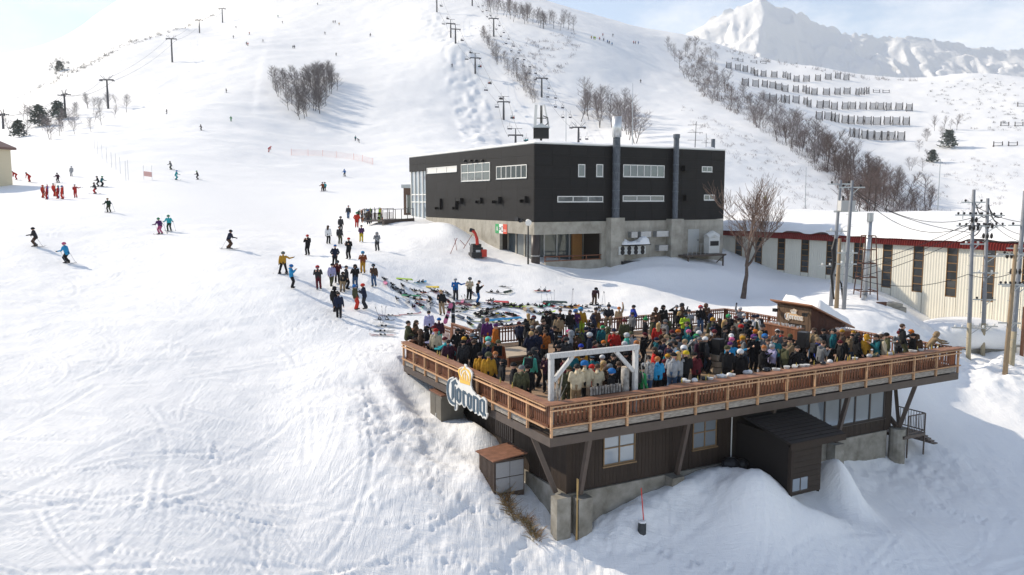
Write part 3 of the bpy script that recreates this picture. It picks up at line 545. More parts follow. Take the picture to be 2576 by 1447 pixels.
# upper volume and its cladding panels (each panel its own piece)
boxpart('wall_core', (.05, .05, .02), (XE - .05, YD - .04, BH - .05), SOFF, B); boxpart('wall_core', (.05, YD - .04, BH - 1.75), (9, YE - .03, BH - .05), SOFF, B)
def panels(side, s0, s1, z0, z1, ns, nz_, name='wall_panel', m=None, d0=-.02, d1=.049, skip=()):
    w, h = (s1 - s0) / ns, (z1 - z0) / nz_; g = .006
    a, b = ((g, d0, g), (w - g, d1, h - g)) if side == 'r' else ((d0, g, g), (d1, w - g, h - g)); me = MB().box(a, b).mesh(name, m or PANEL)
    for i in range(ns):
        for j in range(nz_):
            if (i, j) in skip: continue
            ob(name, me, B, (s0 + i * w, 0, z0 + j * h) if side == 'r' else (0, s0 + i * w, z0 + j * h))
panels('r', 0, XE, 0, BH, 12, 7); panels('l', .052, YD, 0, BH, 8, 7); panels('l', YD, YE, BH - 1.75, BH, 2, 2)
boxpart('roof', (.0, .0, BH + .002), (XE, YD, BH + .06), GALV, B); boxpart('roof', (.0, YD, BH + .002), (9, YE, BH + .06), GALV, B)
boxpart('roof_edge', (-.06, -.06, BH + .061), (XE + .06, .16, BH + .14), WHT, B); boxpart('roof_edge', (-.06, .16, BH + .061), (.16, YE, BH + .15), WHT, B)
snow_pad('roof_snow', .2, XE - .1, .25, YE - .1, lambda x, y: BH + .05 + 0 * x, .32, B, nx=40, ny=40, seed=9, edge=.6)
def win(side, r, nx, nz_=1, glass=None, fw=.075, splits=None, dep=.06):
    x0, y0, x1, y1 = r; f = wr if side == 'r' else wl
    xm, ym = (x0 + x1) / 2, (y0 + y1) / 2; a, b = sorted((f(x0, ym)[0], f(x1, ym)[0])); z1, z0 = f(xm, y0)[1], f(xm, y1)[1]
    q = (lambda s, d, z: (s, d, z)) if side == 'r' else (lambda s, d, z: (d, s, z))
    w = boxpart('window', q(a, -.03, z0), q(b, -.021, z1), glass or DGL, B)
    for i in range(nx + 1):
        s = a + (b - a) * i / nx; boxpart('frame', q(s - fw / 2, -dep - .02, z0 - fw / 2), q(s + fw / 2, -.031, z1 + fw / 2), WHT, w)
    for i in range(nz_ + 1):
        z = z0 + (z1 - z0) * i / nz_; boxpart('frame', q(a + .01, -dep - .012, z - fw / 2), q(b - .01, -.032, z + fw / 2), WHT, w)
    boxpart('sill', q(a - .06, -dep - .06, z0 - fw / 2 - .05), q(b + .06, -.021, z0 - fw / 2 - .002), GALV, w)
    return w
win('l', (300, 345, 505, 380), 3, 1, LITPANE); win('l', (537, 320, 733, 437), 4, 2); w3 = win('l', (780, 335, 987, 420), 6)
for r, nx in (((1340, 327, 1383, 408), 1), ((1465, 327, 1507, 408), 1), ((1650, 332, 1930, 410), 6), ((1197, 547, 1507, 582), 3), ((1647, 542, 1927, 577), 3), ((2193, 342, 2260, 375), 2), ((2207, 537, 2275, 570), 2)): win('r', r, nx)
# vent hoods and round vents
for x0, y0, x1, y1, dp in ((365, 562, 400, 637, .3), (485, 560, 507, 637, .3), (515, 558, 548, 597, .4), (645, 555, 680, 595, .3), (765, 550, 812, 595, .4), (955, 545, 992, 590, .35)):
    a, b = sorted((wl(x0, 570)[0], wl(x1, 570)[0])); z0, z1 = wl((x0 + x1) / 2, y1)[1], wl((x0 + x1) / 2, y0)[1]
    MB().box((-dp, a, z1 - .05), (-.021, b, z1)).box((-dp, a, z0), (-.021, a + .05, z1 - .052)).box((-dp * .96, b - .05, z0), (-.021, b, z1 - .052)).box((-dp, a + .051, z0 + .3), (-dp + .04, b - .051, z1 - .052)).build('vent_hood', PANEL, B)
for x in (567, 608, 642, 687): y, z = wl(x, 300); MB().tube([(-.02, y, z), (-.22, y, z), (-.3, y, z - .12)], [.13, .13, .12], 8).build('round_vent', BLK, B)
for x0, y0, x1, y1 in ((2055, 335, 2095, 375), (2065, 537, 2145, 575)):
    a, b = wr(x0, y0)[0], wr(x1, y0)[0]; MB().box((a, -.5, wr(x0, y1)[1]), (b, -.021, wr(x0, y0)[1])).build('vent_hood', PANEL, B)
# glazed stair corner
GLT = mat('stair_glass', (.30, .36, .41), .05, spec=.9, metal=.45)
g = boxpart('stair_glass', (.25, YD + .05, -.7), (3, YE - .1, BH - 1.76), GLT, B)
for i in range(5): y = YD + .1 + (YE - YD - .2) * i / 4; boxpart('mullion', (.12, y - .06, -.75), (.249, y + .06, BH - 1.76), WHT, g)
for z in (-.75, 1.7, 2.6): boxpart('transom', (.14, YD + .06, z), (.248, YE - .08, z + .12), WHT, g)
boxpart('stair_base', (.0, YD + .03, ZW), (3, YE, -.76), LCON, B)
# step-back block at the far end
boxpart('rear_block', (XE + .02, 3.0, wr(2360, 480)[1] - .2), (XE + 1.8, 14, BH - 1.6), PANEL, B); boxpart('rear_glass', (XE + .02, 3.4, -1), (XE + 1.1, 10, wr(2360, 480)[1] - .22), GLT, B)
# ground floor: concrete, with a veranda cut into the corner
VX = wr(1500, 850)[0]; VY = wl(800, 850)[0]; ZO = wr(1200, 808)[1]
boxpart('ground_beam', (-.02, -.02, ZO), (VX, 1.2, -.025), LCON, B); boxpart('ground_beam', (-.02, 1.2, ZO), (1.2, VY, -.025), LCON, B); boxpart('veranda_ceiling', (1.2, 1.2, ZO + .05), (VX, VY, -.03), LCON, B)
boxpart('floor_slab', (.0, .0, ZW), (VX, VY, -4.35), LCON, B)
panels('l', VY, YD + .02, ZW, -.025, 9, 2, 'concrete_panel', LCON, -.02, .3); panels('r', VX, XE, ZW - 1.5, -.025, 8, 3, 'concrete_panel', LCON, -.02, .3)
boxpart('ground_core', (VX + .1, .31, ZW - 1.5), (XE - .05, YD, -.03), SOFF, B); boxpart('ground_core', (.31, VY + .1, ZW), (VX + .1, YD, -.03), SOFF, B)
boxpart('veranda_back', (1.3, VY - .1, -4.34), (VX, VY, ZO + .04), LCON, B); boxpart('veranda_back', (VX, 3.2, -4.34), (VX + .09, VY, ZO + .04), LCON, B)
vw = boxpart('veranda_glass', (.9, 1.6, -4.34), (.94, VY - .12, ZO - .002), DGL, B)
for i in range(4): y = 1.6 + (VY - 1.75) * i / 3; boxpart('door_frame', (.82, y - .1, -4.34), (.899, y + .1, ZO - .002), LCON, vw)
vb = boxpart('veranda_glass', (1.5, 3.2, -4.34), (VX - .02, 3.24, ZO - .002), DGL, B)
for i in range(5): x = 1.5 + (VX - 1.7) * i / 4; boxpart('door_frame', (x - .06, 3.1, -4.34), (x + .06, 3.199, ZO - .002), GALV, vb)
x0, x1 = wr(1300, 850, 3)[0], wr(1367, 850, 3)[0]; boxpart('orange_panel', (x0, 3.0, -4.34), (x1, 3.19, ZO - .002), mat('orange_wood', (.36, .17, .05), .6, noise=.2), B)
MB().tube([(.35, .35, -4.4), (.35, .35, ZO)], .42, 18).build('round_column', mat('column_brown', (.055, .042, .038), .4), B, smooth=True); MB().tube([(.35, .35, -3.2), (.35, .35, -3.15)], .43, 18).build('column_band', WHT, B)
MB().box((1.2, -.1, ZW - 1.2), (VX, .12, -3.75)).build('parapet', LCON, B); MB().box((-.1, 1.2, ZW), (.12, VY - 2.4, -3.95)).build('parapet', LCON, B)
for z in (-3.7, -3.3): MB().bar((1.1, .0, z), (VX, .0, z), .1, .1).build('veranda_rail', W_RED, B)
for i in range(5): x = 1.2 + (VX - 1.4) * i / 4; boxpart('rail_post', (x - .04, -.04, -3.74), (x + .04, .04, -3.36), W_RED, B)
# flues on concrete buttresses
def flue(zx, ztop, zbot, w, bx0, bx1, cap):
    x, zt = wr(zx, ztop, -.4); zb = wr(zx, zbot, -.4)[1]; r = w * .36458 / F * 82 / 2
    f = MB().tube([(x, -.42, zb), (x, -.42, zt)], r, 14).build('flue', CHM, B, smooth=False)
    for i in range(9): z = zb + (zt - zb) * i / 9; MB().tube([(x, -.42, z), (x, -.42, z + .08)], r + .025, 14).build('flue_band', CHM, f)
    if cap: MB().tube([(x, -.42, zt - .2), (x, -.42, zt), (x, -.42, zt + .05), (x, -.42, zt + 2.0)], [r, r * .85, r + .1, r + .1], 16).build('flue_cap', ALU, f, smooth=True)
    else: MB().tube([(x, -.42, zt), (x, -.42, zt + .4)], [r + .07, r + .07], 14).build('flue_cap', CHM, f)
    a, b = wr(bx0, 850, -.5)[0], wr(bx1, 850, -.5)[0]; boxpart('buttress', (a, -.85, ZW - 1.5), (b, -.022, zb - .02), LCON, B)
flue(1605, 140, 692, 50, 1552, 1645, True); flue(2018, 145, 700, 38, 1967, 2050, False)
x, z = wr(2270, 220, 2); MB().tube([(x, 2, BH), (x, 2, wr(2270, 150, 2)[1])], .22, 10).build('small_flue', CHM, B)
# air conditioners, hoods, service door and platform
for i in range(4):
    x0 = wr(1690 - 46 + i * 46 - 24, 900, -.9)[0]; x1 = wr(1690 - 46 + i * 46 + 20, 900, -.9)[0]; z0, z1 = wr(1700, 946, -.9)[1], wr(1700, 890, -.9)[1]
    u = boxpart('air_conditioner', (x0, -1.0, z0), (x1, -.4, z1), mat('appliance_white', (.62, .62, .59), .5), B)
    for k in (.27, .73): MB().tube([((x0 + x1) / 2, -1.03, z0 + (z1 - z0) * k), ((x0 + x1) / 2, -1.001, z0 + (z1 - z0) * k)], .25, 12).build('fan', BLK, u)
x0, x1 = wr(1645, 880, -1)[0], wr(1830, 880, -1)[0]; zc = wr(1700, 884, -1)[1]; boxpart('canopy', (x0, -1.3, zc), (x1, -.022, zc + .08), BLK, B)
boxpart('unit_stand', (x0, -1.1, zc - 2.6), (x1, -.35, zc - 1.55), BLK, B)
snow_pad('canopy_snow', x0, x1, -1.3, -.03, lambda x, y: zc + .085 + 0 * x, .55, B, nx=24, ny=8, seed=14, edge=.4, amp=.7)
for a, b, t, s in ((1683, 1725, 790, 830), (1748, 1818, 788, 826), (1857, 1940, 785, 824)):
    MB().box((wr(a, 800)[0], -.6, wr(a, s)[1]), (wr(b, 800)[0], -.022, wr(a, t)[1])).build('intake_hood', GALV, B)
x0, x1 = wr(1872, 900)[0], wr(1935, 900)[0]; MB().box((x0, -.6, wr(1900, 920)[1]), (x1, -.022, wr(1900, 880)[1])).build('intake_hood', GALV, B)
x0, x1 = wr(2095, 850)[0], wr(2170, 850)[0]; dz0, dz1 = wr(2130, 930)[1], wr(2130, 772)[1]; d = boxpart('service_door', (x0, -.06, dz0), (x1, -.022, dz1), mat('door_grey', (.42, .43, .42), .5), B); boxpart('handle', (x1 - .2, -.12, (dz0 + dz1) / 2), (x1 - .1, -.061, (dz0 + dz1) / 2 + .1), BLK, d)
px0, px1 = wr(2060, 940, -1.5)[0], wr(2330, 940, -1.5)[0]; pz = wr(2200, 945, -1.5)[1]
pf = boxpart('platform', (px0, -2.2, pz - .18), (px1, -.022, pz), STEEL, B)
for x in np.linspace(px0 + .1, px0 + 2.4, 5): boxpart('rail_post', (x - .02, -2.2, pz), (x + .02, -2.16, pz + 1.1), GALV, pf)
boxpart('handrail', (px0, -2.2, pz + 1.1), (px0 + 2.5, -2.16, pz + 1.14), GALV, pf); MB().bar((px1 - .2, -2.1, pz - .18), (px1 - .2, -.1, pz - 1.6), .08, .08).build('bracket', STEEL, pf)
for x in (px0 + .3, px1 - .3): boxpart('leg', (x - .06, -2.1, pz - 3), (x + .06, -1.98, pz - .181), STEEL, pf)
x0, x1 = wr(2225, 880, -1.2)[0], wr(2297, 880, -1.2)[0]; zt = wr(2260, 830, -1.2)[1]
u = boxpart('heat_pump', (x0, -1.6, pz + .05), (x1, -.8, zt), mat('appliance_white', (.62, .62, .59), .5), B); boxpart('grille', (x0 + .15, -1.63, (pz + zt) / 2), (x1 - .15, -1.601, zt - .35), BLK, u); MB().tube([(x0, -1.2, zt), ((x0 + x1) / 2, -1.2, zt + .35), (x1, -1.2, zt)], .4, 10).build('hood', mat('appliance_white', (.62, .62, .59), .5), u)
y0, y1 = sorted((wl(440, 810)[0], wl(518, 810)[0])); MB().box((-.7, y0, wl(480, 828)[1]), (-.022, y1, wl(480, 792)[1])).build('intake_hood', WHT, B)
# tricolour sign board over the door
FG = thing('tricolour_sign', 'green white and red sign board above the lodge door', 'sign', BC, TB)
y0, y1 = sorted((wl(772, 770)[0], wl(852, 770)[0])); z0, z1 = wl(812, 802)[1], wl(812, 737)[1]; w = (y1 - y0) / 3
for i, c in enumerate(((.62, .09, .05), (.75, .75, .72), (.05, .33, .12))): boxpart('stripe', (-.07, y0 + i * w, z0), (-.024, y0 + (i + 1) * w - .004, z1), mat(f'flag_{i}', c, .6), FG)
ym = (y0 + y1) / 2; zm = (z0 + z1) / 2
def stroke(pts, m):
    b = MB()
    for p, q in zip(pts[:-1], pts[1:]): b.bar((-.078, p[0], p[1]), (-.078, q[0], q[1]), .05, .012, up=(1, 0, 0))
    return b.build('letter', m, FG)
DKL = mat('dark_letter', (.08, .08, .09), .5)
for c0, pts in ((.40, [(0, .2), (0, -.2), (-.15, -.15), (0, 0), (-.13, .12), (0, .2)]), (.31, [(0, -.2), (-.07, .2), (-.15, -.2)])): stroke([(ym + w * 1.1 + p[0] - .05 + c0 * .6 - .2, zm + p[1]) for p in pts], WHT)
stroke([(ym + .3 + .12 * math.cos(t), zm + .13 * math.sin(t)) for t in np.linspace(0, 6.3, 9)], DKL); stroke([(ym - .25 + .2 * math.cos(t), zm - .02 + .28 * math.sin(t)) for t in np.linspace(0, 6.3, 12)], DKL); stroke([(ym + .1, zm + .15), (ym + .1, zm - .13)], DKL)
stroke([(ym - w - .3, zm - .1), (ym - w + .3, zm - .1)], WHT); stroke([(ym - w - .3, zm - .22), (ym - w + .3, zm - .22)], WHT)
# roof aerials
def mast(u0, v0, u1, v1, Y, r, name, label, cat, m=GALV):
    a, b = P(u0, v0, Y), P(u1, v1, Y); t = thing(name, label, cat, b); MB().tube([(0, 0, 0), a - b], [r, r * .6], 7).build('pole', m, t); return t, a - b
t, h = mast(1361, 266, 1361, 362, 81, .12, 'cell_antenna', 'cellular antenna mast with white panel aerials on the lodge roof', 'antenna', BLK)
for dx, dy, tl in ((-.55, 0, .03), (.55, .1, -.12), (.05, .5, 0)): MB().bar((dx - tl * 2, dy, h.z - 2.2), (dx + tl * 2, dy, h.z + .1), .28, .16).build('panel_aerial', WHT, t); MB().bar((0, 0, h.z - 1.2), (dx, dy, h.z - 1.2), .07).build('bracket', BLK, t)
MB().box((-.75, -.5, .5), (.75, .5, 1.5)).build('equipment_box', BLK, t); MB().prism([(-.85, 1.52), (.85, 1.52), (0, 1.95)], lambda a, b, d: (a, d, b), -.6, .6).build('box_roof', GALV, t)
MB().tube([(.2, -.2, 1.6), (.7, -.2, 2.0), (.65, -.1, 2.5), (.2, 0, 2.7)], .05, 6).build('cable_loop', BLK, t)
t, h = mast(1751.6, 306, 1748, 378, 88, .045, 'tv_antenna', 'tall television aerial with cross elements above the lodge roof', 'antenna', BLK)
for k, z in enumerate((.35, .62, .88)):
    MB().bar((-.8, 0, h.z * z), (.8, 0, h.z * z), .03).build('boom', BLK, t)
    for i in range(6): MB().bar((-.75 + i * .3, -.35 + .03 * i, h.z * z), (-.75 + i * .3, .35 - .03 * i, h.z * z), .02).build('element', BLK, t)
t, h = mast(1777, 336, 1776, 374, 88, .03, 'tv_antenna', 'short thin aerial beside the small flue on the lodge roof', 'antenna', BLK); MB().bar((-.5, 0, .6), (.5, 0, .6), .03).build('boom', BLK, t)
# ---------------- footbridge, annex, lamp and snow blower by the lodge ----------------
t = thing('footbridge', 'brown steel footbridge with railing at the glazed corner of the lodge', 'bridge', P(963.7, 567, 91))
bv = P(1040, 562, 95) - P(963.7, 567, 91); d = bv.normalized(); nn = Vector((-d.y, d.x, 0)).normalized()
MB().bar((0, 0, .35), bv + Vector((0, 0, .35)), .35, .5).build('beam', STEEL, t); MB().bar(nn * 1.8 + Vector((0, 0, .45)), bv + nn * 1.8 + Vector((0, 0, .45)), 3.2, .12).build('bridge_deck', STEEL, t)
MB().box((-.1, -.2, -2.0), (.95, 1.6, .1)).build('pier', LCON, t); MB().tube([bv * .72 + Vector((0, 1, -1.8)), bv * .72 + Vector((0, 1, .2))], .45, 10).build('pier', CONC, t)
for side in (0, 3.2):
    for i in range(6): p = bv * (i / 5) + nn * side; MB().bar(p + Vector((0, 0, .5)), p + Vector((0, 0, 1.75)), .07).build('rail_post', STEEL, t)
    MB().bar(nn * side + Vector((0, 0, 1.72)), bv + nn * side + Vector((0, 0, 1.72)), .06).build('handrail', GALV if side == 0 else STEEL, t)
for i in range(26): p = bv * (i / 26) + nn * 3.2; MB().bar(p + Vector((0, 0, .5)), p + Vector((0, 0, 1.3)), .05).build('baluster', STEEL, t)
BRK = mat('brown_brick', (.2, .125, .09), .8, noise=.4, nscale=9)
t = thing('brick_annex', 'small brown brick annex with white window behind the footbridge', 'building', P(1016, 551, 104)); MB().box((0, 0, -1), (2.2, 3, 3.9)).build('wall', BRK, t); MB().box((-.25, -.25, 3.9), (2.3, 3.2, 4.35)).build('roof', GALV, t); w = boxpart('window', (.4, -.05, .8), (1.9, -.003, 3.0), DGL, t)
for x in (.4, 1.1, 1.85): boxpart('frame', (x - .05, -.1, .75), (x + .07, -.051, 3.05), WHT, w)
q = hit(1328.5, 665); t = thing('lamp_post', 'black lamp post with floodlights at the veranda corner', 'lamp', q)
MB().tube([(0, 0, -.4), (0, 0, 4.1)], [.09, .06], 8).build('pole', BLK, t); MB().bar((-.75, 0, 4.05), (.15, 0, 4.15), .06).build('arm', BLK, t)
MB().tube([(-.05, -.05, 4.0), (.02, -.45, 3.85)], [.2, .3], 12).build('lamp_head', WHT, t); MB().tube([(-.5, 0, 4.05), (-.75, -.35, 4.1)], [.14, .24], 10).build('lamp_head', BLK, t); MB().tube([(-.85, 0, 4.1), (-1.1, -.3, 4.2)], [.13, .22], 10).build('lamp_head', BLK, t)
q = hit(1199, 647); RED = mat('machine_red', (.5, .035, .02), .35, noise=.1); t = thing('snow_blower', 'black and red snow blower with tall chute parked against the snow bank', 'snow blower', q, .3)
MB().box((-.5, -.5, .25), (.5, .7, .95)).build('body', BLK, t); MB().box((-.42, -.2, .955), (.42, .6, 1.25)).build('engine_cover', BLK, t); MB().box((.3, -.8, .05), (.8, -.1, .75)).build('auger_housing', RED, t); MB().box((-.7, -.85, .05), (.295, -.52, .5)).build('auger', BLK, t); MB().tube([(0, -.3, 1.2), (-.05, -.35, 1.75), (-.2, -.3, 2.25), (-.42, -.2, 2.55)], [.16, .15, .13, .16], 10).build('chute', RED, t)
MB().tube([(-.62, 0, 2.6), (-.3, -.25, 2.5)], [.2, .17], 8).build('chute_hood', BLK, t)
for s in (-.5, .5): MB().box((s - .12, -.45, 0), (s + .12, .75, .42)).build('track', BLK, t); MB().bar((s * .8, .6, .9), (s * .8, 1.25, 1.25), .05).build('handle', BLK, t)
boxpart('plate', (-.2, -.53, .4), (.25, -.501, .7), WHT, t)
for k, ((u0, v0), (u1, v1)) in enumerate((((1150, 599), (1131, 638)), ((1144, 600), (1150, 630)), ((1188, 590), (1163, 625)), ((1157, 604), (1176, 619)))):
    b = hit(u1, v1); a = P(u0, v0, b.y + .2); o = MB().tube([b - b - Vector((0, 0, .2)), a - b], .03, 6).build('stake', mat('red_brown_pole', (.25, .05, .03), .6), loc=b, label='reddish marker stake stuck in the snow bank by the lodge wall', cat='stake', group='marker stakes by the lodge')
# ---------------- the long hall with red eaves ----------------
TH = TD - math.pi / 2; HO = Vector((28.9, 88.0, CZ - 4.05)); HD = Vector((math.cos(TH), math.sin(TH), 0))
CREAM = mat('cream_ribbed_sheet', (.76, .72, .61), .55, noise=.06, nscale=1); REDE = mat('red_eave_sheet', (.22, .022, .016), .5, noise=.25, nscale=4); HGL = mat('hall_glass', (.035, .036, .035), .08, spec=.8); HFR = mat('rusty_mullion', (.22, .12, .045), .7)
HALL = thing('long_hall', 'long cream ribbed hall with tall dark strip windows and red eaves', 'building', HO, TH)
def ht(zx, zy=700): p = onplane((2640 + zx * .4658) * .67083, (600 + zy * .4658) * .67083, HO, RX) - HO; return p.dot(HD), p.z
cen = [ht(x)[0] for x in (280, 441, 624, 816, 1022, 1246, 1482, 1733, 2007, 2305)]; cen.append(cen[-1] + (cen[-1] - cen[0]) / 9)
T0, T1 = cen[0] - 6, cen[-1] + 9; ZH = -9.5
# ribbed wall sheets between the windows
def ribbed(a, b, z0, z1):
    n = max(2, int((b - a) / .13)); v = []; f = []
    for i in range(n + 1):
        s = a + (b - a) * i / n; d = -.035 if i % 2 else 0
        v += [(s, d, z0), (s, d, z1)]
    f = [(2 * i, 2 * i + 2, 2 * i + 3, 2 * i + 1) for i in range(n)]; return MB().add(v, f).build('wall_sheet', CREAM, HALL)
boxpart('wall_core', (T0, .04, ZH), (T1, .4, .2), SOFF, HALL)
prev = T0; WB = [-3.6] * 5 + [-3.75, -4.25, -4.35, -4.45, -4.5, -3.0]
for c, zb in zip(cen, WB):
    ribbed(prev, c - .5, ZH, -.02); ribbed(c - .5, c + .5, ZH, zb - .04); prev = c + .5
    w = boxpart('window', (c - .46, .02, zb), (c + .46, .035, -.02), HGL, HALL); n = 6
    for i in range(n + 1): z = zb + (-.1 - zb) * i / n; boxpart('mullion', (c - .46, -.02, z - .03), (c + .46, .019, z + .04), HFR, w)
    for s in (-.48, .48): boxpart('jamb', (c + s - .03, -.045, zb - .03), (c + s + .03, .018, -.03), HFR, w)
ribbed(prev, T1, ZH, -.02)
er = MB()
for i in range(9): t = i / 8; er.v += [(x_, -.30 * math.sin(t * 1.5) * 1 - .12 * (1 - abs(x_) / .12), .46 - .62 * t * t - .05 * t) for x_ in (-.12, 0, .12)]
er.f = [(3 * i + k, 3 * i + k + 1, 3 * i + 4 + k, 3 * i + 3 + k) for i in range(8) for k in range(2)]; er.m = [0] * len(er.f); em = er.mesh('eave_rib', REDE)
for i in range(int((T1 - T0) / .24)): ob('eave_rib', em, HALL, (T0 + .12 + i * .24, -.02, 0), (0, 0, 0))
boxpart('roof', (T0, .0, .2), (T1, 13, .42), REDE, HALL)
def hroof():
    nx, ny = 170, 60; A, Bv = np.meshgrid(np.linspace(T0, T1, nx), np.linspace(0, 1, ny)); Yy = -.42 + 13 * Bv ** 1.25
    wob = .22 * fbm(A * .22, A * 0 + 2, 3); q = np.clip((Yy + .3 - wob * .8) / 1.3, 0, 1)
    Z = .40 + (1.0 + wob * .8) * np.sqrt(1 - (1 - q) ** 2) + .105 * np.clip(Yy, 0, 9) - .02 * np.clip(Yy - 9, 0, 9) ** 2 + .05 * fbm(A * .3, Yy * .3, 3) + .06 * np.clip(Yy, 0, 7)
    return grid_mesh('roof_snow', A, Yy, Z, SNOW)
ob('roof_snow', hroof(), HALL)
# ---------------- utility poles, wires, flue tower, tanks ----------------
PCON = mat('pole_concrete', (.25, .26, .28), .8, noise=.15, nscale=2); PWOOD = mat('pole_wood', (.33, .24, .15), .85, noise=.25, nscale=3, stretch=(4, 4, 1)); INS = mat('dark_insulator', (.03, .026, .024), .4); PYEL = mat('yellowed_pole_foot', (.42, .36, .25), .85, noise=.2)
POLES = []
def pole(ut, vt, ub, vb, Y, r, label, m=PCON, arms=(), foot=False, seed=0):
    b = P(ub, vb, Y); b.z = min(b.z, gz(b.x, b.y)) - .6; a = P(ut, vt, Y); d = a - b; t = thing('utility_pole', label, 'pole', b, 0, 'utility poles beside the hall')
    MB().tube([(0, 0, 0), d * .5, d], [r * 1.2, r, r * .8], 10).build('shaft', m, t, smooth=True)
    if foot: MB().tube([(0, 0, 0), d * .26], [r * 1.24, r * 1.14], 10).build('painted_foot', PYEL, t, smooth=True)
    rr = random.Random(seed)
    for z, w, k, dark in arms:
        c = d * z; aw = Vector((w, -.15 * w, 0)); MB().bar(c - aw, c + aw, .09, .09).build('crossarm', GALV, t)
        for i in range(k):
            s = -1 + 2 * (i + .5) / k; q = c + aw * s; hh = .22
            MB().tube([q + Vector((0, 0, .04)), q + Vector((0, 0, hh * .6)), q + Vector((0, 0, hh))], [.045, .09, .05], 6).build('insulator', INS if dark else WHT, t)
        MB().bar(c + aw * .6, c - Vector((0, 0, .55)), .05).build('arm_brace', GALV, t)
    for i in range(int(d.length / .9)): c = d * ((i + .6) * .9 / d.length); s = 1 if i % 2 else -1; MB().bar(c, c + Vector((s * .32, -.05, 0)), .025).build('step_bolt', GALV, t)
    POLES.append((t, b, d)); return t
pA = pole(2114.6, 453, 2089.6, 756, 62, .13, 'grey utility pole carrying a black cable bundle behind the bar hut', arms=((.97, .9, 3, True), (.62, .75, 2, False), (.36, 1.1, 4, False)), seed=1)
pB = pole(2144, 454, 2121.6, 782, 60, .13, 'grey utility pole paired with a transformer behind the bar hut', arms=((.95, .9, 3, True), (.48, .7, 2, False), (.40, .7, 2, False)), seed=2)
pole(2113, 600, 2103.8, 778, 60.6, .14, 'short brown wooden pole between the two grey poles', PWOOD, seed=3)
pole(2450, 477, 2436, 907, 60, .14, 'tall grey utility pole with yellowed foot beside the terrace end, heavy with insulators', arms=((.93, .8, 3, True), (.86, 1.2, 6, True), (.80, 1.1, 5, True), (.70, .8, 2, False), (.23, 1.2, 5, False)), foot=True, seed=4)
pole(2485, 499, 2472, 901, 61.5, .14, 'tall grey utility pole with yellowed foot and white crossarm fittings', arms=((.9, 1.2, 5, True), (.84, 1.3, 6, True), (.66, 1.2, 3, False), (.56, .9, 2, False), (.40, .8, 3, True), (.24, 1.0, 4, False)), foot=True, seed=5)
pole(2579, 480, 2543, 934, 57, .16, 'thick leaning grey pole beside the wooden cable pole', arms=((.82, .9, 3, True), (.70, .9, 3, True), (.5, 1.0, 4, False)), foot=True, seed=6)
pole(2556, 615, 2527, 950, 55, .15, 'leaning brown wooden pole with black conduit and fuse switches', PWOOD, arms=((.93, 1.0, 3, True), (.72, .9, 6, True), (.45, .7, 0, False)), seed=7)
pole(2577, 772, 2569, 915, 60, .13, 'short rusty pole with a ladder bracket near the hall end', mat('rusty_pole', (.2, .09, .05), .8), seed=8)
# transformer between the pair, cable bundle on the first pole
b0 = P(2130, 520, 61); o = thing('transformer', 'grey transformer box hung between the paired poles', 'transformer', b0); MB().box((-.55, -.35, -.3), (.5, .35, .45)).build('tank', mat('pole_grey', (.5, .5, .49), .6), o); MB().tube([(-.3, 0, .45), (-.3, 0, .8)], .07, 6).build('bushing', INS, o); MB().tube([(.2, 0, .45), (.2, 0, .8)], .07, 6).build('bushing', INS, o); MB().bar((-.9, .1, -.35), (.9, .1, -.35), .1).build('bracket', GALV, o)
c0 = P(2095, 640, 61.7); o = thing('cable_bundle', 'thick black cables strapped down the grey pole by the hut', 'cable', c0); MB().tube([(.05, -.3, 1.2), (-.1, -.35, .4), (.0, -.35, -.6), (-.15, -.3, -1.6), (.1, -.3, -3.4)], [.12, .2, .16, .1, .08], 8).build('bundle', BLK, o); MB().tube([(.1, -.35, -1.5), (.6, -.35, -2.2), (.8, -.35, -3.6)], [.07, .07, .07], 6).build('cable', BLK, o)
for u, v, Y, k in ((2446, 580, 60, 3), (2452, 560, 60, 2), (2480, 600, 61, 3), (2492, 575, 61, 2), (2540, 650, 55.5, 3), (2550, 690, 55.5, 3)):
    p0 = P(u, v, Y); o = thing('fuse_cluster', f'cluster of {k} dark fuse switches clamped to a {"wooden" if u > 2520 else "tall grey"} pole at {["top", "upper", "middle"][k % 3]} height', 'switch', p0, 0, 'fuse clusters on the poles')
    for i in range(k): MB().tube([(i * .3 - .3, -.2, 0), (i * .3 - .3, -.2, .22), (i * .3 - .3, -.2, .4)], [.06, .11, .05], 7).build('switch', INS, o)
    MB().bar((-.5, -.12, .1), (.5, -.12, .1), .06).build('clamp_bar', GALV, o)
# wires
WIRE = mat('black_wire', (.03, .03, .03), .5)
def wire(a, b, sag, label, r=.022, n=12):
    a, b = Vector(a), Vector(b); pts = [(b - a) * (i / n) - Vector((0, 0, sag * 4 * (i / n) * (1 - i / n))) for i in range(n + 1)]
    return MB().tube(pts, r, 4).build('power_line', WIRE, loc=a, label=label, cat='wire', group='power lines by the hall')
for k, (ua, va, Ya, ub, vb, Yb, sg) in enumerate(((2144, 470, 60, 2448, 548, 60, 1.2), (2148, 476, 60, 2442, 566, 60, 1.6), (2140, 484, 60, 2440, 585, 60, .5), (2455, 520, 60, 2579, 560, 57, .2), (2488, 540, 61, 2579, 592, 57, .3), (2490, 555, 61, 2579, 610, 57, .3), (2122, 690, 60, 2436, 690, 60, .9), (2436, 690, 60, 2545, 688, 57, .3), (2150, 668, 60, 2440, 560, 60, .3), (2150, 682, 60, 2440, 575, 60, .3), (2150, 700, 60, 2440, 590, 60, .3), (1290 + 1300, 600, 57, 2800, 640, 50, .5))):
    wire(P(ua, va, Ya), P(ub, vb, Yb), sg, 'thin black power line strung between utility poles by the hall')
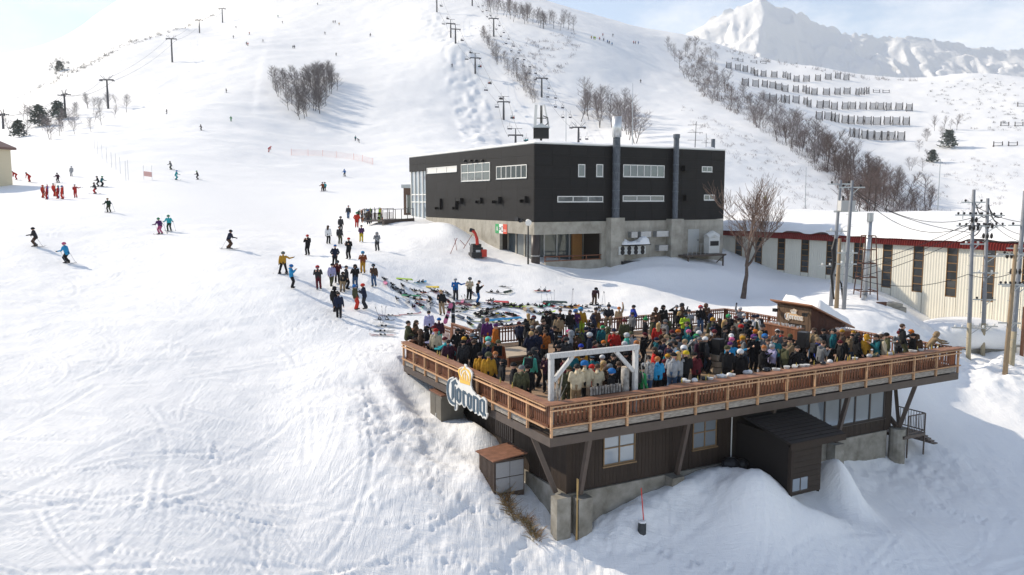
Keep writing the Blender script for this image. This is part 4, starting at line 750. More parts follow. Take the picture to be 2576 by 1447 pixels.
for k, (ua, va, ub, vb, Y) in enumerate(((2450, 500, 2470, 520, 60), (2455, 515, 2480, 545, 60.2), (2440, 555, 2452, 520, 60), (2487, 520, 2520, 545, 61), (2487, 515, 2510, 560, 61), (2440, 590, 2470, 570, 60.4), (2446, 610, 2484, 600, 60.6))):
    wire(P(ua, va, Y), P(ub, vb, Y), .35, 'looping black jumper cable between insulators on the tall paired poles', .04, 8)
# flue stack inside a lattice frame on a concrete plinth
q = P(2188, 790, 64); q.z = gz(q.x, q.y) - .3; t = thing('flue_tower', 'silver flue pipe rising inside a rusty lattice tower on a concrete plinth', 'chimney', q)
RST = mat('rusty_angle_iron', (.13, .06, .04), .8, noise=.2); hb = (P(2188, 762, 66) - q).z; htp = (P(2192, 535, 66) - q).z; hf = (P(2192, 592, 66) - q).z
MB().box((-1.9, -.6, -.8), (2.6, 2.4, hb - .05)).build('plinth', CONC, t); MB().box((.9, -.4, hb - .05), (2.4, 1.2, hb + .22)).build('plinth_lid', LCON, t); MB().box((.2, -.64, -.1), (1.0, -.601, .25)).build('hatch', RST, t)
MB().tube([(.05, 1.2, hb), (.2, 1.2, htp)], [.2, .19], 12).build('flue', GALV, t, smooth=True); MB().tube([(.2, 1.2, htp - .7), (.2, 1.2, htp)], [.25, .25], 12).build('flue_cap', GALV, t)
MB().tube([(-1.1, -.9, -.5), (-1.1, -.9, hb + .1), (-.95, -.7, hb + .45), (-.2, .8, hb + .55), (.05, 1.2, hb + .6)], .19, 10).build('elbow_duct', ALU, t, smooth=True)
for sx in (-1, 1):
    for sy in (-1, 1): MB().bar((.1 + sx * .72, 1.2 + sy * .72, hb - .05), (.15 + sx * .4, 1.2 + sy * .4, hf), .07).build('leg', RST, t)
for i in range(6):
    z = hb + (hf - hb) * i / 5; w = .72 - .32 * i / 5
    for p, r_ in (((-w, -w), (w, -w)), ((w, -w), (w, w)), ((w, w), (-w, w)), ((-w, w), (-w, -w))): MB().bar((.12 + p[0], 1.2 + p[1], z), (.12 + r_[0], 1.2 + r_[1], z), .07).build('ring_bar', RST, t)
# tank house under a thick snow slab
q = P(2440, 850, 63); q.z = gz(q.x, q.y) - .3; t = thing('snow_capped_tank', 'low concrete tank house under a thick smooth slab of snow', 'tank', q, TH + .9)
MB().box((-2.6, -1.2, -2), (2.9, 2.6, .75)).build('wall', CONC, t); MB().box((-2.8, -1.4, .752), (3.1, 2.8, .9)).build('slab', LCON, t)
def cap():
    n, m = 22, 44; me = MB()
    me.blob((0.1, .9, 1.35), (3.5, 2.6, 1.15), 44, 16, lambda e: (1 + .05 * math.sin(e.x * 5 + e.y * 3)) * (1 / (abs(e.x) ** 3.2 + abs(e.y) ** 3.2 + abs(e.z) ** 3.2) ** (1 / 3.2)) if 1 else 1); return me
cap().build('snow_slab', SNOW, t, smooth=True)
# thin lightning rods
for (u0, v0, u1, v1, Y, lb) in ((2028, 421, 2026.6, 548, 99, 'thin lightning rod on the hall roof behind the bare tree'), (2366, 400, 2357, 562, 96, 'long thin lightning rod on the hall roof left of the tall poles'), (1592, 208, 1591, 372, 105, 'long thin rod behind the tall flue of the lodge'), (1424, 275, 1424, 366, 104, 'thin short rod behind the roof of the lodge'), (2423, 530, 2421, 600, 75, 'short thin rod beside the insulator pole')):
    b = P(u1, v1, Y); o = MB().tube([(0, 0, -4), P(u0, v0, Y) - b], [.07, .035], 6).build('lightning_rod', GALV, loc=b, label=lb, cat='rod')
# ---------------- chair lifts ----------------
LST = mat('lift_steel', (.055, .055, .065), .5, noise=.1); CHR = mat('chair_frame', (.09, .09, .10), .5)
def tower_mesh(hh, ww, vee):
    col = MB().tube([(0, 0, -3), (0, 0, hh * .55), (0, 0, hh)], [.46, .38, .3], 8).mesh('column', LST)
    arm = MB().bar((-ww, 0, hh), (ww, 0, hh), .4, .45); 
    if vee:
        for s in (-1, 1): arm.bar((s * ww * .25, 0, hh), (s * ww * .95, 0, hh + 1.7), .13); arm.bar((s * ww * .55, 0, hh + 1.6), (s * ww * .2, 0, hh + .2), .1)
    else: arm.bar((-ww * .9, 0, hh + 2.1), (ww * .9, 0, hh + 2.1), .14); arm.bar((0, 0, hh), (0, 0, hh + 2.1), .3)
    arm = arm.mesh('crossarm', LST)
    sh = MB()
    for i in range(5): sh.tube([(-.06, -1.2 + i * .6, -.25), (.06, -1.2 + i * .6, -.25)], .24, 8)
    sh.bar((0, -1.5, -.1), (0, 1.5, -.1), .1, .16); return col, arm, sh.mesh('sheave_train', LST)
TM = {True: tower_mesh(10.2, 2.5, True), False: tower_mesh(10.2, 2.4, False)}
def lift(name, towers, vee, gtxt, ltxt):
    tops = []
    for i, (u, vb, Y, vt) in enumerate(towers):
        b = P(u, vb, Y); b.z = gz(b.x, b.y); s = max(.5, (P(u, vt, Y).z - b.z) / (11.9 if vee else 12.3)); 
        nx = towers[min(i + 1, len(towers) - 1)]; pv = towers[max(i - 1, 0)]; d = P(*nx[:3]) - P(*pv[:3]); rz = math.atan2(d.y, d.x) - math.pi / 2
        t = thing('lift_tower', ltxt[i] if isinstance(ltxt, list) else ltxt, 'lift tower', b, rz, gtxt); col_, arm_, sh_ = TM[vee]
        ob('column', col_, t, sc=(1, 1, s)); 
        a = ob('crossarm', arm_, t, (0, 0, 10.2 * s - 10.2))
        for sx in (-1, 1): ob('sheave_train', sh_, a, (sx * 2.3, 0, 10.2))
        rr_ = Matrix.Rotation(rz, 3, 'Z'); tops.append([b + rr_ @ Vector((sx * 2.3, 0, 10.2 * s - .45)) for sx in (-1, 1)])
    for sx in (0, 1):
        for a, b in zip(tops[:-1], tops[1:]): wire_ = MB().tube([(b[sx] - a[sx]) * (i / 8) - Vector((0, 0, 2.0 * 4 * (i / 8) * (1 - i / 8))) for i in range(9)], .045, 4).build('haul_cable', WIRE, loc=a[sx], label=f'{"uphill" if sx else "downhill"} haul cable of the {name} between its towers', cat='cable', group='chair lift cables')
    return tops
lift('chair lift on the ridge', [(12, 376, 290, 300), (165, 299, 305, 228), (272, 265, 318, 189), (433, 147, 415, 88), (502, 85, 560, 45), (560, 58, 600, 16)], True, 'ridge chair lift towers', ['ridge lift tower rising behind the cream station house', 'ridge lift tower standing among dark shrubs', 'ridge lift tower with a loaded crossarm above the bushes', 'ridge lift tower alone on the bare upper slope', 'ridge lift tower beside wind-bent shrubs', 'topmost ridge lift tower near the skyline'])
tA = lift('double-arm chair lift', [(1297, 372, 268, 330), (1267, 306, 330, 247), (1195.5, 190, 375, 138), (1146, 114, 405, 66), (1134, 95, 436, 52), (1099, 31, 500, -30)], False, 'double-arm chair lift towers', ['double-arm lift tower low on the slope behind the lodge roof', 'double-arm lift tower at the foot of the mogul field', 'double-arm lift tower halfway up the mogul field', 'lower of two double-arm lift towers standing close together', 'upper of two double-arm lift towers standing close together', 'highest double-arm lift tower above the mogul field'])
tB = lift('single-arm chair lift', [(1455, 378, 290, 312), (1362.6, 244, 350, 189), (1242, 86, 425, 39), (1188, 17, 520, -40)], True, 'vee-arm chair lift towers', ['vee-arm lift tower behind the lodge roof near bare trees', 'vee-arm lift tower with red foot beside the sapling row', 'vee-arm lift tower above the sapling row', 'vee-arm lift tower at the top of the sapling row'])
# chairs
def chair_proto(n):
    r = thing('lift_chair', 'x', 'lift chair', (0, 0, 0)); w = .55 * n
    MB().tube([(0, 0, 0), (0, .05, -.9), (0, .25, -1.5)], .05, 5).build('hanger', CHR, r)
    MB().bar((-w / 2, .25, -1.5), (w / 2, .25, -1.5), .06).bar((-w / 2, .25, -1.5), (-w / 2, .3, -2.7), .06).bar((w / 2, .25, -1.5), (w / 2, .3, -2.7), .06).build('frame', CHR, r)
    MB().box((-w / 2, -.2, -2.75), (w / 2, .35, -2.66)).build('seat', mat('chair_seat', (.1, .1, .12), .6), r); MB().box((-w / 2, .3, -2.6), (w / 2, .36, -2.2)).build('backrest', mat('chair_seat', (.1, .1, .12), .6), r); return r
CPR = {}; CHAIRS = []
def chair(u, v, Y, n, label, grp):
    if n not in CPR: o = CPR[n] = chair_proto(n)
    else: o = copy_tree(CPR[n])
    o['label'] = label; o['group'] = grp; p = P(u, v, Y); o.location = p + Vector((0, 0, 2.7)); o.rotation_euler = (0, 0, .35); CHAIRS.append((o, p, n)); return o
def zz(x, y): return 872 + .3125 * x, .3125 * y
for x, y, Y, full in ((763, 52, 470, 1), (780, 196, 455, 0), (815, 152, 460, 1), (932, 328, 415, 1), (900, 372, 405, 0), (967, 480, 385, 0), (1000, 428, 395, 1), (1073, 540, 372, 1), (1123, 730, 345, 0), (1153, 675, 350, 1), (1212, 866, 332, 0), (1244, 800, 338, 1), (1314, 1042, 300, 0), (1337, 955, 315, 1), (1446, 1138, 285, 1)):
    u, v = zz(x, y); chair(u, v, Y, 3, 'loaded three-seat lift chair hanging over the mogul field' if full else 'empty three-seat lift chair hanging over the mogul field', 'chairs of the double-arm lift'); CHAIRS[-1] += (full,)
for x, y, Y in ((1062, 58, 500), (1096, 50, 500), (1096, 98, 475), (1128, 88, 480), (1132, 138, 460), (1160, 126, 462), (1206, 238, 430), (1231, 210, 437), (1243, 295, 418), (1267, 265, 425), (1285, 354, 405), (1305, 318, 412), (1327, 413, 395), (1345, 375, 402), (1378, 475, 385), (1386, 430, 392), (1426, 535, 372), (1430, 484, 380), (1474, 594, 362), (1477, 540, 370), (1522, 645, 354), (1523, 594, 360), (1622, 785, 338), (1629, 715, 345), (1683, 866, 325), (1684, 794, 333), (1743, 950, 312), (1741, 872, 320), (1807, 1034, 300), (1802, 950, 310), (1878, 1128, 287), (1935, 1125, 285)):
    u, v = zz(x, y); chair(u, v, Y, 2, 'empty two-seat chair of the vee-arm lift beside the sapling row', 'chairs of the vee-arm lift'); CHAIRS[-1] += (0,)
# station house at the slope's edge, net, gate panels
q = P(-128, 470, 128); q.z = gz(q.x, q.y) - 1; t = thing('station_house', 'cream lift station house with brown eaves beside the piste', 'building', q, -.25)
CRM = mat('cream_wall', (.62, .54, .38), .7, noise=.05); hh = (P(25, 372, 128) - q).z
MB().box((-6, 0, 0), (5.0, 7, hh)).build('wall', CRM, t); MB().prism([(-6.5, hh), (5.6, hh), (5.6, hh + .35), (-.5, hh + 2.6), (-6.5, hh + .35)], lambda a, b, d: (a, d, b), -.6, 7.6).build('roof', mat('brown_roof_sheet', (.16, .09, .075), .6), t)
w = boxpart('window', (.2, -.06, 2.0), (2.7, -.004, 5.6), DGL, t); boxpart('frame', (.1, -.1, 1.9), (.2, -.061, 5.7), mat('taupe', (.3, .24, .16), .6), w); boxpart('frame', (2.7, -.1, 1.9), (2.8, -.061, 5.7), mat('taupe', (.3, .24, .16), .6), w)
for i in range(4): boxpart('narrow_window', (3.0 + i * .5, -.05, 2.6), (3.3 + i * .5, -.004, 4.6), WHT, t)
NET = mat('orange_net', (.75, .3, .22), .7)
def netfence(pts, h, label, name='net_fence'):
    p0 = hit(*pts[0]); t = thing(name, label, 'fence', p0); ps = [hit(*p) - p0 for p in pts]
    for a in ps: MB().tube([a - Vector((0, 0, .3)), a + Vector((0, 0, h))], .05, 5).build('stake', NET, t)
    b = MB()
    for a, c in zip(ps[:-1], ps[1:]):
        L = (c - a).length
        for k in range(6): z = .1 + k * (h - .25) / 5; b.bar(a + Vector((0, 0, z)), c + Vector((0, 0, z - .08)), .02)
        for k in range(int(L / .5)): q_ = a + (c - a) * (k / (L / .5)); b.bar(q_ + Vector((0, 0, .1)), q_ + Vector((0, 0, h - .15)), .015)
    b.build('netting', NET, t)
netfence([(733, 391), (775, 392), (812, 393), (846, 396), (890, 402), (912, 406), (938, 414)], 1.7, 'faint orange safety net strung on stakes across the piste')
q0, q1 = hit(362, 452), hit(383, 453); t = thing('piste_banner', 'pinkish banner between two slalom poles on the piste', 'banner', q0)
for a in (q0, q1): MB().tube([a - q0, a - q0 + Vector((0, 0, 2.4))], .04, 5).build('pole', PIPEW, t)
MB().bar(Vector((0, 0, 1.0)), q1 - q0 + Vector((0, 0, .9)), .04, .8).build('cloth', mat('pale_red_cloth', (.7, .42, .38), .8), t)
for u, v, h in ((238, 372, 3), (246, 388, 3), (257, 399, 3), (269, 410, 3), (281, 422, 3), (292, 427, 3), (303, 437, 3), (317, 455, 3.3), (323, 453, 3.3)):
    q = hit(u, v); MB().tube([(0, 0, -.3), (0, 0, h)], .045, 5).build('slalom_pole', PIPEW, loc=q, label='thin pale slalom pole planted in the line beside the piste', cat='pole', group='line of slalom poles')
# ---------------- bare trees, bushes, avalanche barriers ----------------
BARK = mat('grey_bark', (.095, .078, .07), .9, noise=.3, nscale=3); BARKD = mat('dark_bark', (.06, .045, .038), .9, noise=.3, nscale=3)
TWIG = mat('frosted_twigs', (.33, .30, .30), .9, noise=.35, nscale=.5, col2=(.18, .15, .15)); TWIGR = mat('reddish_twigs', (.18, .135, .125), .9, noise=.35, nscale=.5, col2=(.11, .08, .07)); EVER = mat('dark_evergreen', (.035, .05, .04), .9, noise=.4, nscale=2, col2=(.10, .12, .11))
def bare_tree(seed, h=9.0, spread=.42, nl=9, twr=.022, tw=26, stems=1):
    r = random.Random(seed); tr = MB(); cr = MB()
    def limb(p, d, L, rad, lev):
        pts = [p]; q = p.copy(); dd = d.copy(); n = 3
        for i in range(n): dd = (dd + Vector((r.gauss(0, .13), r.gauss(0, .13), .10 if lev else .03))).normalized(); q = q + dd * (L / n); pts.append(q.copy())
        (tr if lev < 1 else cr).tube(pts, [rad * (1 - .22 * i) for i in range(n + 1)] if lev < 3 else [rad] * (n + 1), 5 if lev == 0 else 3, cap=False)
        return pts, dd
    for s in range(stems):
        a0 = r.uniform(0, 6.3); lean = .0 if stems == 1 else .22
        pts, dd = limb(Vector((math.cos(a0) * .25 * (stems > 1), math.sin(a0) * .25 * (stems > 1), -.4)), Vector((math.cos(a0) * lean + r.gauss(0, .05), math.sin(a0) * lean + r.gauss(0, .05), 1)).normalized(), h * .74, h * .0115, 0)
        for k in range(nl):
            t = .26 + .72 * (k + r.random() * .8) / nl; i = min(2, int(t * 3)); p = pts[i].lerp(pts[i + 1], min(1, t * 3 - i)); a = k * 2.4 + r.random()
            p2, d2 = limb(p, Vector((math.cos(a) * spread * 2.2, math.sin(a) * spread * 2.2, .42 + .5 * t)).normalized(), h * r.uniform(.24, .36) * (1.2 - .75 * t), h * .0045, 1)
            for m in range(tw):
                u = r.random() ** .7; j = min(2, int(u * 3)); q = p2[j].lerp(p2[j + 1], min(1, u * 3 - j)); b = r.uniform(0, 6.3)
                d3 = (Vector((math.cos(b) * .8, math.sin(b) * .8, .5)) + d2 * .5).normalized(); L = h * r.uniform(.07, .17)
                e1 = q + d3 * L; cr.add([q + Vector((twr, 0, 0)), q - Vector((twr, 0, 0)), e1, q + Vector((0, twr, 0)), q - Vector((0, twr, 0))], [(0, 1, 2), (3, 4, 2)])
                e0 = q.lerp(e1, .5); f1 = e0 + (d3 + Vector((r.gauss(0, .5), r.gauss(0, .5), .2))).normalized() * L * .6; cr.add([e0 + Vector((twr * .7, 0, 0)), e0 - Vector((twr * .7, 0, 0)), f1], [(0, 1, 2)])
    return tr, cr
TREES = []
for k in range(7):
    tr, cr = bare_tree(40 + k, 9, .40 + .07 * (k % 3), 15, .017, 20, 1 if k < 5 else 2); TREES.append((tr.mesh('trunk', BARK), cr.mesh('crown', TWIG)))
NTREE = 0
def tree(p, h, k, label, group, twig=None, bark=None):
    global NTREE; NTREE += 1; s = h / 9.0; t = thing('bare_tree', label, 'tree', p, RND.uniform(0, 6.28), group); a, b = TREES[k % 7]
    ob('trunk', a, t, sc=(s * 1.0, s * 1.0, s), mats=[bark]); k2 = RND.uniform(.95, 1.3); ob('crown', b, t, sc=(s * k2, s * k2, s), mats=[twig]); return t
def scatter(poly, n, seed, fn, ymin=150, ymax=1200, mind=5):
    r = random.Random(seed); xs = [p[0] for p in poly]; ys = [p[1] for p in poly]; c = 0; tries = 0; done = []
    while c < n and tries < n * 60:
        tries += 1; u, v = r.uniform(min(xs), max(xs)), r.uniform(min(ys), max(ys))
        if not inpoly(np.array([u]), np.array([v]), poly)[0] or any((u - a) ** 2 + (v - b) ** 2 < mind ** 2 for a, b in done): continue
        q = hit(u, v, ymin, ymax)
        if q is None: continue
        done.append((u, v)); fn(q, u, v, r); c += 1
HEART = [(683, 206), (690, 226), (702, 252), (722, 276), (745, 297), (768, 309), (790, 300), (808, 284), (828, 258), (846, 232), (856, 208), (848, 196), (815, 194), (775, 206), (760, 214), (740, 204), (705, 196)]
scatter(HEART, 66, 5, lambda q, u, v, r: tree(q - Vector((0, 0, .2)), r.uniform(8.6, 10.6), r.randrange(7), 'bare grey tree in the heart-shaped grove on the ski slope', 'heart-shaped grove', twig=mat('grove_twigs', (.19, .165, .165), .9, noise=.3, nscale=.5)), mind=7)
scatter([(1205, 92), (1222, 88), (1262, 150), (1330, 190), (1352, 250), (1345, 276), (1318, 232), (1270, 190), (1225, 130)], 34, 6, lambda q, u, v, r: tree(q, r.uniform(5.5, 8), r.randrange(7), 'bare sapling in the row between the two chair lifts', 'sapling row between lifts'), mind=6)
scatter([(1445, 300), (1470, 262), (1530, 268), (1585, 292), (1622, 345), (1618, 366), (1560, 352), (1500, 325)], 24, 7, lambda q, u, v, r: tree(q, r.uniform(11, 14.5), r.randrange(7), 'bare tree in the grove rising behind the lodge roof', 'grove behind the lodge'), mind=9)
scatter([(1300, 40), (1330, 46), (1400, 62), (1442, 72), (1448, 84), (1400, 80), (1340, 66), (1290, 56), (1210, 22), (1250, 14)], 34, 8, lambda q, u, v, r: tree(q, r.uniform(9, 13), r.randrange(7), 'frosted bare tree in the copse below the summit skyline', 'summit copse'), ymax=700, mind=7)
RIDGE = [(1672, 126), (1700, 112), (1760, 125), (1808, 152), (1822, 200), (1870, 240), (1960, 290), (2040, 350), (2110, 395), (2200, 440), (2290, 500), (2400, 556), (2290, 556), (2200, 556), (2110, 552), (2140, 500), (2080, 440), (1990, 380), (1900, 320), (1790, 262), (1720, 200)]
scatter(RIDGE, 118, 9, lambda q, u, v, r: tree(q - Vector((0, 0, .2)), r.uniform(8.5, 13), r.randrange(7), ('reddish bare tree in the dense belt down the ridge above the hall' if v > 400 else 'frosted bare tree on the upper ridge beside the avalanche barriers'), ('ridge tree belt, lower part' if v > 400 else 'ridge tree belt, upper part'), twig=TWIGR if v > 380 + r.uniform(-40, 40) else None, bark=BARKD if v > 380 else None), mind=8)
scatter([(0, 330), (60, 300), (230, 270), (300, 260), (405, 225), (412, 240), (300, 300), (180, 355), (100, 356), (30, 340)], 26, 10, lambda q, u, v, r: tree(q, r.uniform(5, 8.5), r.randrange(7), 'bare shrubby tree along the piste edge under the ridge lift', 'trees under the ridge lift', twig=mat('pale_frosted_twigs', (.36, .34, .34), .9, noise=.3, nscale=.5) if u > 200 else None), ymin=120, ymax=420, mind=9)
scatter([(2200, 440), (2340, 430), (2420, 330), (2380, 300), (2300, 380), (2250, 400)], 12, 11, lambda q, u, v, r: tree(q, r.uniform(6, 10), r.randrange(7), 'lone bare tree in the snowy gully right of the barriers', 'gully trees'), mind=14)
# low scrub nobody could count: one object per patch
def scrub(name, poly, n, seed, hmin, hmax, m, ymin=150, ymax=1000, k=7):
    r = random.Random(seed); b = MB()
    def f(q, u, v, rr):
        for i in range(k):
            a = rr.uniform(0, 6.3); L = rr.uniform(hmin, hmax); L *= rr.uniform(.35, 1); w = .02 + .00010 * q.y; e = q + Vector((math.cos(a) * L * .35 + rr.gauss(0, .5), math.sin(a) * L * .35, L * rr.uniform(.3, .9))); s = q + Vector((rr.gauss(0, .9), rr.gauss(0, .9), -.2))
            b.add([s + Vector((w, 0, 0)), s - Vector((w, 0, 0)), e, s + Vector((0, w, 0)), s - Vector((0, w, 0))], [(0, 1, 2), (3, 4, 2)])
            g_ = s.lerp(e, .55); e2 = g_ + Vector((rr.gauss(0, .5), rr.gauss(0, .5), .5)) * L * .5; b.add([g_ + Vector((w * .7, 0, 0)), g_ - Vector((w * .7, 0, 0)), e2], [(0, 1, 2)])
    scatter(poly, n, seed, f, ymin, ymax, 0); b.build(name, m, kind='stuff')
scrub('hillside_scrub', [(1270, 110), (1440, 70), (1460, 120), (1420, 190), (1330, 180)], 110, 21, 1.5, 3.2, TWIG); scrub('hillside_scrub', [(1700, 260), (1900, 350), (2080, 450), (2090, 550), (1990, 520), (1850, 420), (1740, 330)], 130, 22, 1, 2.4, TWIG)
scrub('hillside_scrub', [(2310, 210), (2480, 190), (2576, 210), (2576, 330), (2440, 330), (2380, 300)], 120, 23, 1, 2.2, mat('evergreen_scrub', (.09, .09, .08), .9), 300, 900, 10); scrub('hillside_scrub', [(2300, 420), (2480, 380), (2576, 420), (2500, 540), (2350, 545)], 90, 24, 1, 2.4, TWIG)
scrub('ridge_scrub', [(40, 250), (130, 205), (240, 150), (317, 107), (452, 68), (540, 30), (545, 38), (455, 78), (318, 118), (242, 160), (132, 214)], 120, 25, 1.5, 4, mat('evergreen_scrub', (.09, .09, .08), .9), 250, 900, 9); scrub('ridge_scrub', [(118, 170), (150, 140), (182, 165), (170, 185), (130, 190)], 40, 26, 2, 5, EVER, 500, 1300, 12)
scrub('skyline_scrub', [(1690, 100), (1760, 100), (1900, 142), (2060, 172), (2180, 196), (2300, 200), (2320, 206), (2180, 202), (2060, 180), (1900, 152), (1760, 112)], 110, 27, 2, 5, TWIG, 500, 800, 6); scrub('slope_scrub', [(1190, 60), (1230, 60), (1290, 150), (1360, 260), (1340, 270), (1250, 160)], 70, 28, 1, 2.4, TWIG)
scrub('ridge_thicket', [(1700, 130), (1790, 150), (1830, 215), (1960, 300), (2110, 405), (2290, 508), (2380, 556), (2200, 556), (2080, 450), (1900, 318), (1760, 240)], 640, 29, 2.5, 6.5, mat('thicket_twigs', (.17, .13, .125), .9, noise=.3, nscale=.3), 150, 800, 9)
# evergreens under the lift
def evergreen(p, h, label, seed):
    r = random.Random(seed); t = thing('evergreen_bush', label, 'bush', p, 0, 'dark evergreen bushes'); MB().tube([(0, 0, -.3), (0, 0, h * .7)], [.16, .06], 5).build('trunk', BARKD, t); b = MB()
    for i in range(420):
        z = r.random(); a = r.uniform(0, 6.3); R = h * .55 * (1 - z * .75) * r.uniform(.35, 1); c = Vector((math.cos(a) * R, math.sin(a) * R, h * (.08 + .9 * z))); L = h * .09
        e = [c + Vector((r.gauss(0, 1), r.gauss(0, 1), r.gauss(0, .6))) * L for _ in range(3)]; b.add(e, [(0, 1, 2)])
    b.build('crown', EVER, t)
for i, (u, v, h, lb) in enumerate(((100, 318, 7, 'dark evergreen bush on the bank beside the second ridge tower'), (147, 300, 6.5, 'dark evergreen bush at the foot of a ridge tower'), (48, 345, 5, 'dark evergreen bush just above the station house'), (2385, 372, 8, 'broad dark evergreen on the gully side right of the barriers'), (2345, 408, 5, 'small dark evergreen lowest in the gully'), (150, 178, 9, 'dark evergreen thicket on the far snowy ridge face'))):
    q = hit(u, v, 120, 1200)
    if q: evergreen(q, h, lb, 60 + i)
# avalanche barriers: two posts and a stack of rails
AVB = mat('barrier_steel', (.05, .042, .04), .7, noise=.2); AVR = mat('barrier_rail', (.085, .095, .12), .6, noise=.3)
def barrier_proto(w, n, label):
    r = thing('avalanche_barrier', label, 'barrier', (0, 0, -500), 0, 'avalanche barriers'); h = 4.0
    for x in [-w / 2, w / 2] + ([0] if w > 4.5 else []): MB().bar((x, 0, -1), (x, .5, h + .5), .3, .3).build('post', AVB, r); MB().bar((x, 2.2, -1), (x, .5, h * .8), .2, .2).build('prop', AVB, r)
    rm_ = MB().box((-w / 2, -.05, -.11), (w / 2, .09, .11)).mesh('rail', AVR)
    for i in range(n): ob('rail', rm_, r, (0, -.15 + .12 * i, .35 + i * 3.5 / (n - 1)))
    return r
BP = [barrier_proto(3.3, 9, 'x'), barrier_proto(2.0, 9, 'x'), barrier_proto(3.8, 9, 'x')]; _bu = set()
def z3(x, y): return 1610 + .3751 * x, .3751 * y
ROWS = [('highest full row', [(597, 462), (656, 474), (708, 484), (755, 496), (780, 512), (830, 517), (902, 522), (970, 524), (1000, 535), (1051, 551), (1118, 550), (1195, 545), (1264, 537), (1328, 530), (1385, 540)]), ('second full row', [(708, 578), (776, 584), (840, 588), (890, 595), (932, 606), (976, 618), (1047, 622), (1105, 620), (1126, 632), (1171, 639), (1252, 640), (1326, 638), (1390, 634), (1460, 640), (1494, 636), (1528, 632)]),
 ('third full row', [(852, 682), (894, 688), (960, 692), (990, 695), (1047, 695), (1112, 705), (1137, 722), (1208, 728), (1251, 725), (1305, 738), (1378, 736), (1428, 735), (1498, 737), (1564, 737), (1615, 738), (1669, 741), (1740, 741), (1808, 747)]), ('fourth full row', [(1204, 806), (1262, 808), (1300, 815), (1322, 823), (1378, 830), (1417, 834), (1481, 836), (1530, 838), (1590, 840), (1660, 838), (1720, 840), (1787, 841)]), ('lowest short row', [(1423, 922), (1456, 926), (1510, 934), (1546, 938), (1600, 943), (1640, 942), (1691, 942), (1753, 944)])]
for rn, pts in ROWS:
    for i, (x, y) in enumerate(pts):
        q = hit(*z3(x, y), 330, 900)
        if q is None: continue
        gap = min(abs(x - a) for a, _ in pts if a != x); k = 1 if gap < 36 else (0 if gap < 60 or i % 2 else 2)
        if k in _bu: o = copy_tree(BP[k])
        else: o = BP[k]; _bu.add(k)
        o.location = q; o.rotation_euler = (0, 0, random.Random(i).uniform(-.15, .25)); o['label'] = f'steel avalanche barrier of stacked rails in the {rn} on the far hillside'; o['group'] = f'avalanche barriers, {rn}'
LOWB = barrier_proto(4.2, 4, 'x')
for i, (x, y) in enumerate(((2450, 845), (2545, 845), (2405, 980), (2505, 980), (2560, 715), (765, 424), (828, 427), (672, 412), (640, 406), (1588, 622), (1652, 624))):
    q = hit(*z3(x, y), 250, 900)
    if q is None: continue
    o = LOWB if i == 0 else copy_tree(LOWB); o.location = q - Vector((0, 0, 2.4)); o.rotation_euler = (0, 0, .1); far = x < 1700; o['label'] = 'half-buried low barrier showing above the snow near the ridge rows' if far else 'half-buried low barrier on the bright slope right of the gully'; o['group'] = 'half-buried barriers by the rows' if far else 'half-buried barriers beyond the gully'
for k in range(3):
    if k not in _bu:
        for ch in list(BP[k].children): bpy.data.objects.remove(ch)
        bpy.data.objects.remove(BP[k])
# the large bare tree by the hall
def big_tree():
    p = P(1868, 752, 72); p.z = gz(p.x, p.y) - .3; t = thing('bare_tree', 'large spreading bare tree with forked trunk in front of the hall', 'tree', p); r = random.Random(77); trk = MB(); cr = MB()
    def grow(p, d, L, rad, lev):
        n = 4; pts = [p]; q = p.copy(); dd = d.copy()
        for i in range(n): dd = (dd + Vector((r.gauss(0, .16), r.gauss(0, .16), .09))).normalized(); q = q + dd * (L / n); pts.append(q.copy())
        (trk if lev < 2 else cr).tube(pts, [max(.012, rad * (1 - .13 * i)) for i in range(n + 1)], 8 if lev == 0 else (5 if lev < 3 else 3), cap=False)
        if lev >= 5: return
        m = 3 if lev == 0 else (4 if lev < 3 else 5)
        for k in range(m):
            j = n if k == 0 else r.randint(max(1, n - 2 if lev == 0 else 1), n); a = r.uniform(0, 6.3); s = .25 if k == 0 else r.uniform(.5, 1.0)
            grow(pts[j], (dd + Vector((math.cos(a) * s, math.sin(a) * s * .8, r.uniform(-.12, .3)))).normalized(), L * r.uniform(.62, .86), rad * (.64 if k == 0 else .48), lev + 1)
    grow(Vector((0, 0, 0)), Vector((.08, 0, 1)).normalized(), 3.2, .27, 0)
    trk.build('trunk', mat('tree_bark', (.17, .125, .10), .9, noise=.4, nscale=3, col2=(.07, .05, .04)), t, smooth=True); cr.build('crown', mat('brown_twigs', (.24, .165, .13), .9, noise=.3, nscale=2), t)
big_tree()
# dead brush and grass beside the cellar corner
def brush():
    r = random.Random(5); b = MB()
    for i in range(520):
        y = r.uniform(1.0, 4.3); x = -.15 - .3 * r.random() + .35 * (y < 2.2); g_ = dw(x, y); g_.z = gz(g_.x, g_.y) - .05; a = r.uniform(0, 6.3); L = r.uniform(.25, .9); e = Vector((math.cos(a) * L * .6, math.sin(a) * L * .6, L * r.uniform(.15, .8)))
        b.tube([g_, g_ + e * .5 + Vector((0, 0, .06)), g_ + e], [.014, .011, .006], 3, cap=False)
    b.build('dead_brush', mat('dry_brush', (.22, .12, .06), .9, noise=.4, nscale=2, col2=(.30, .24, .12)), kind='stuff')
brush()
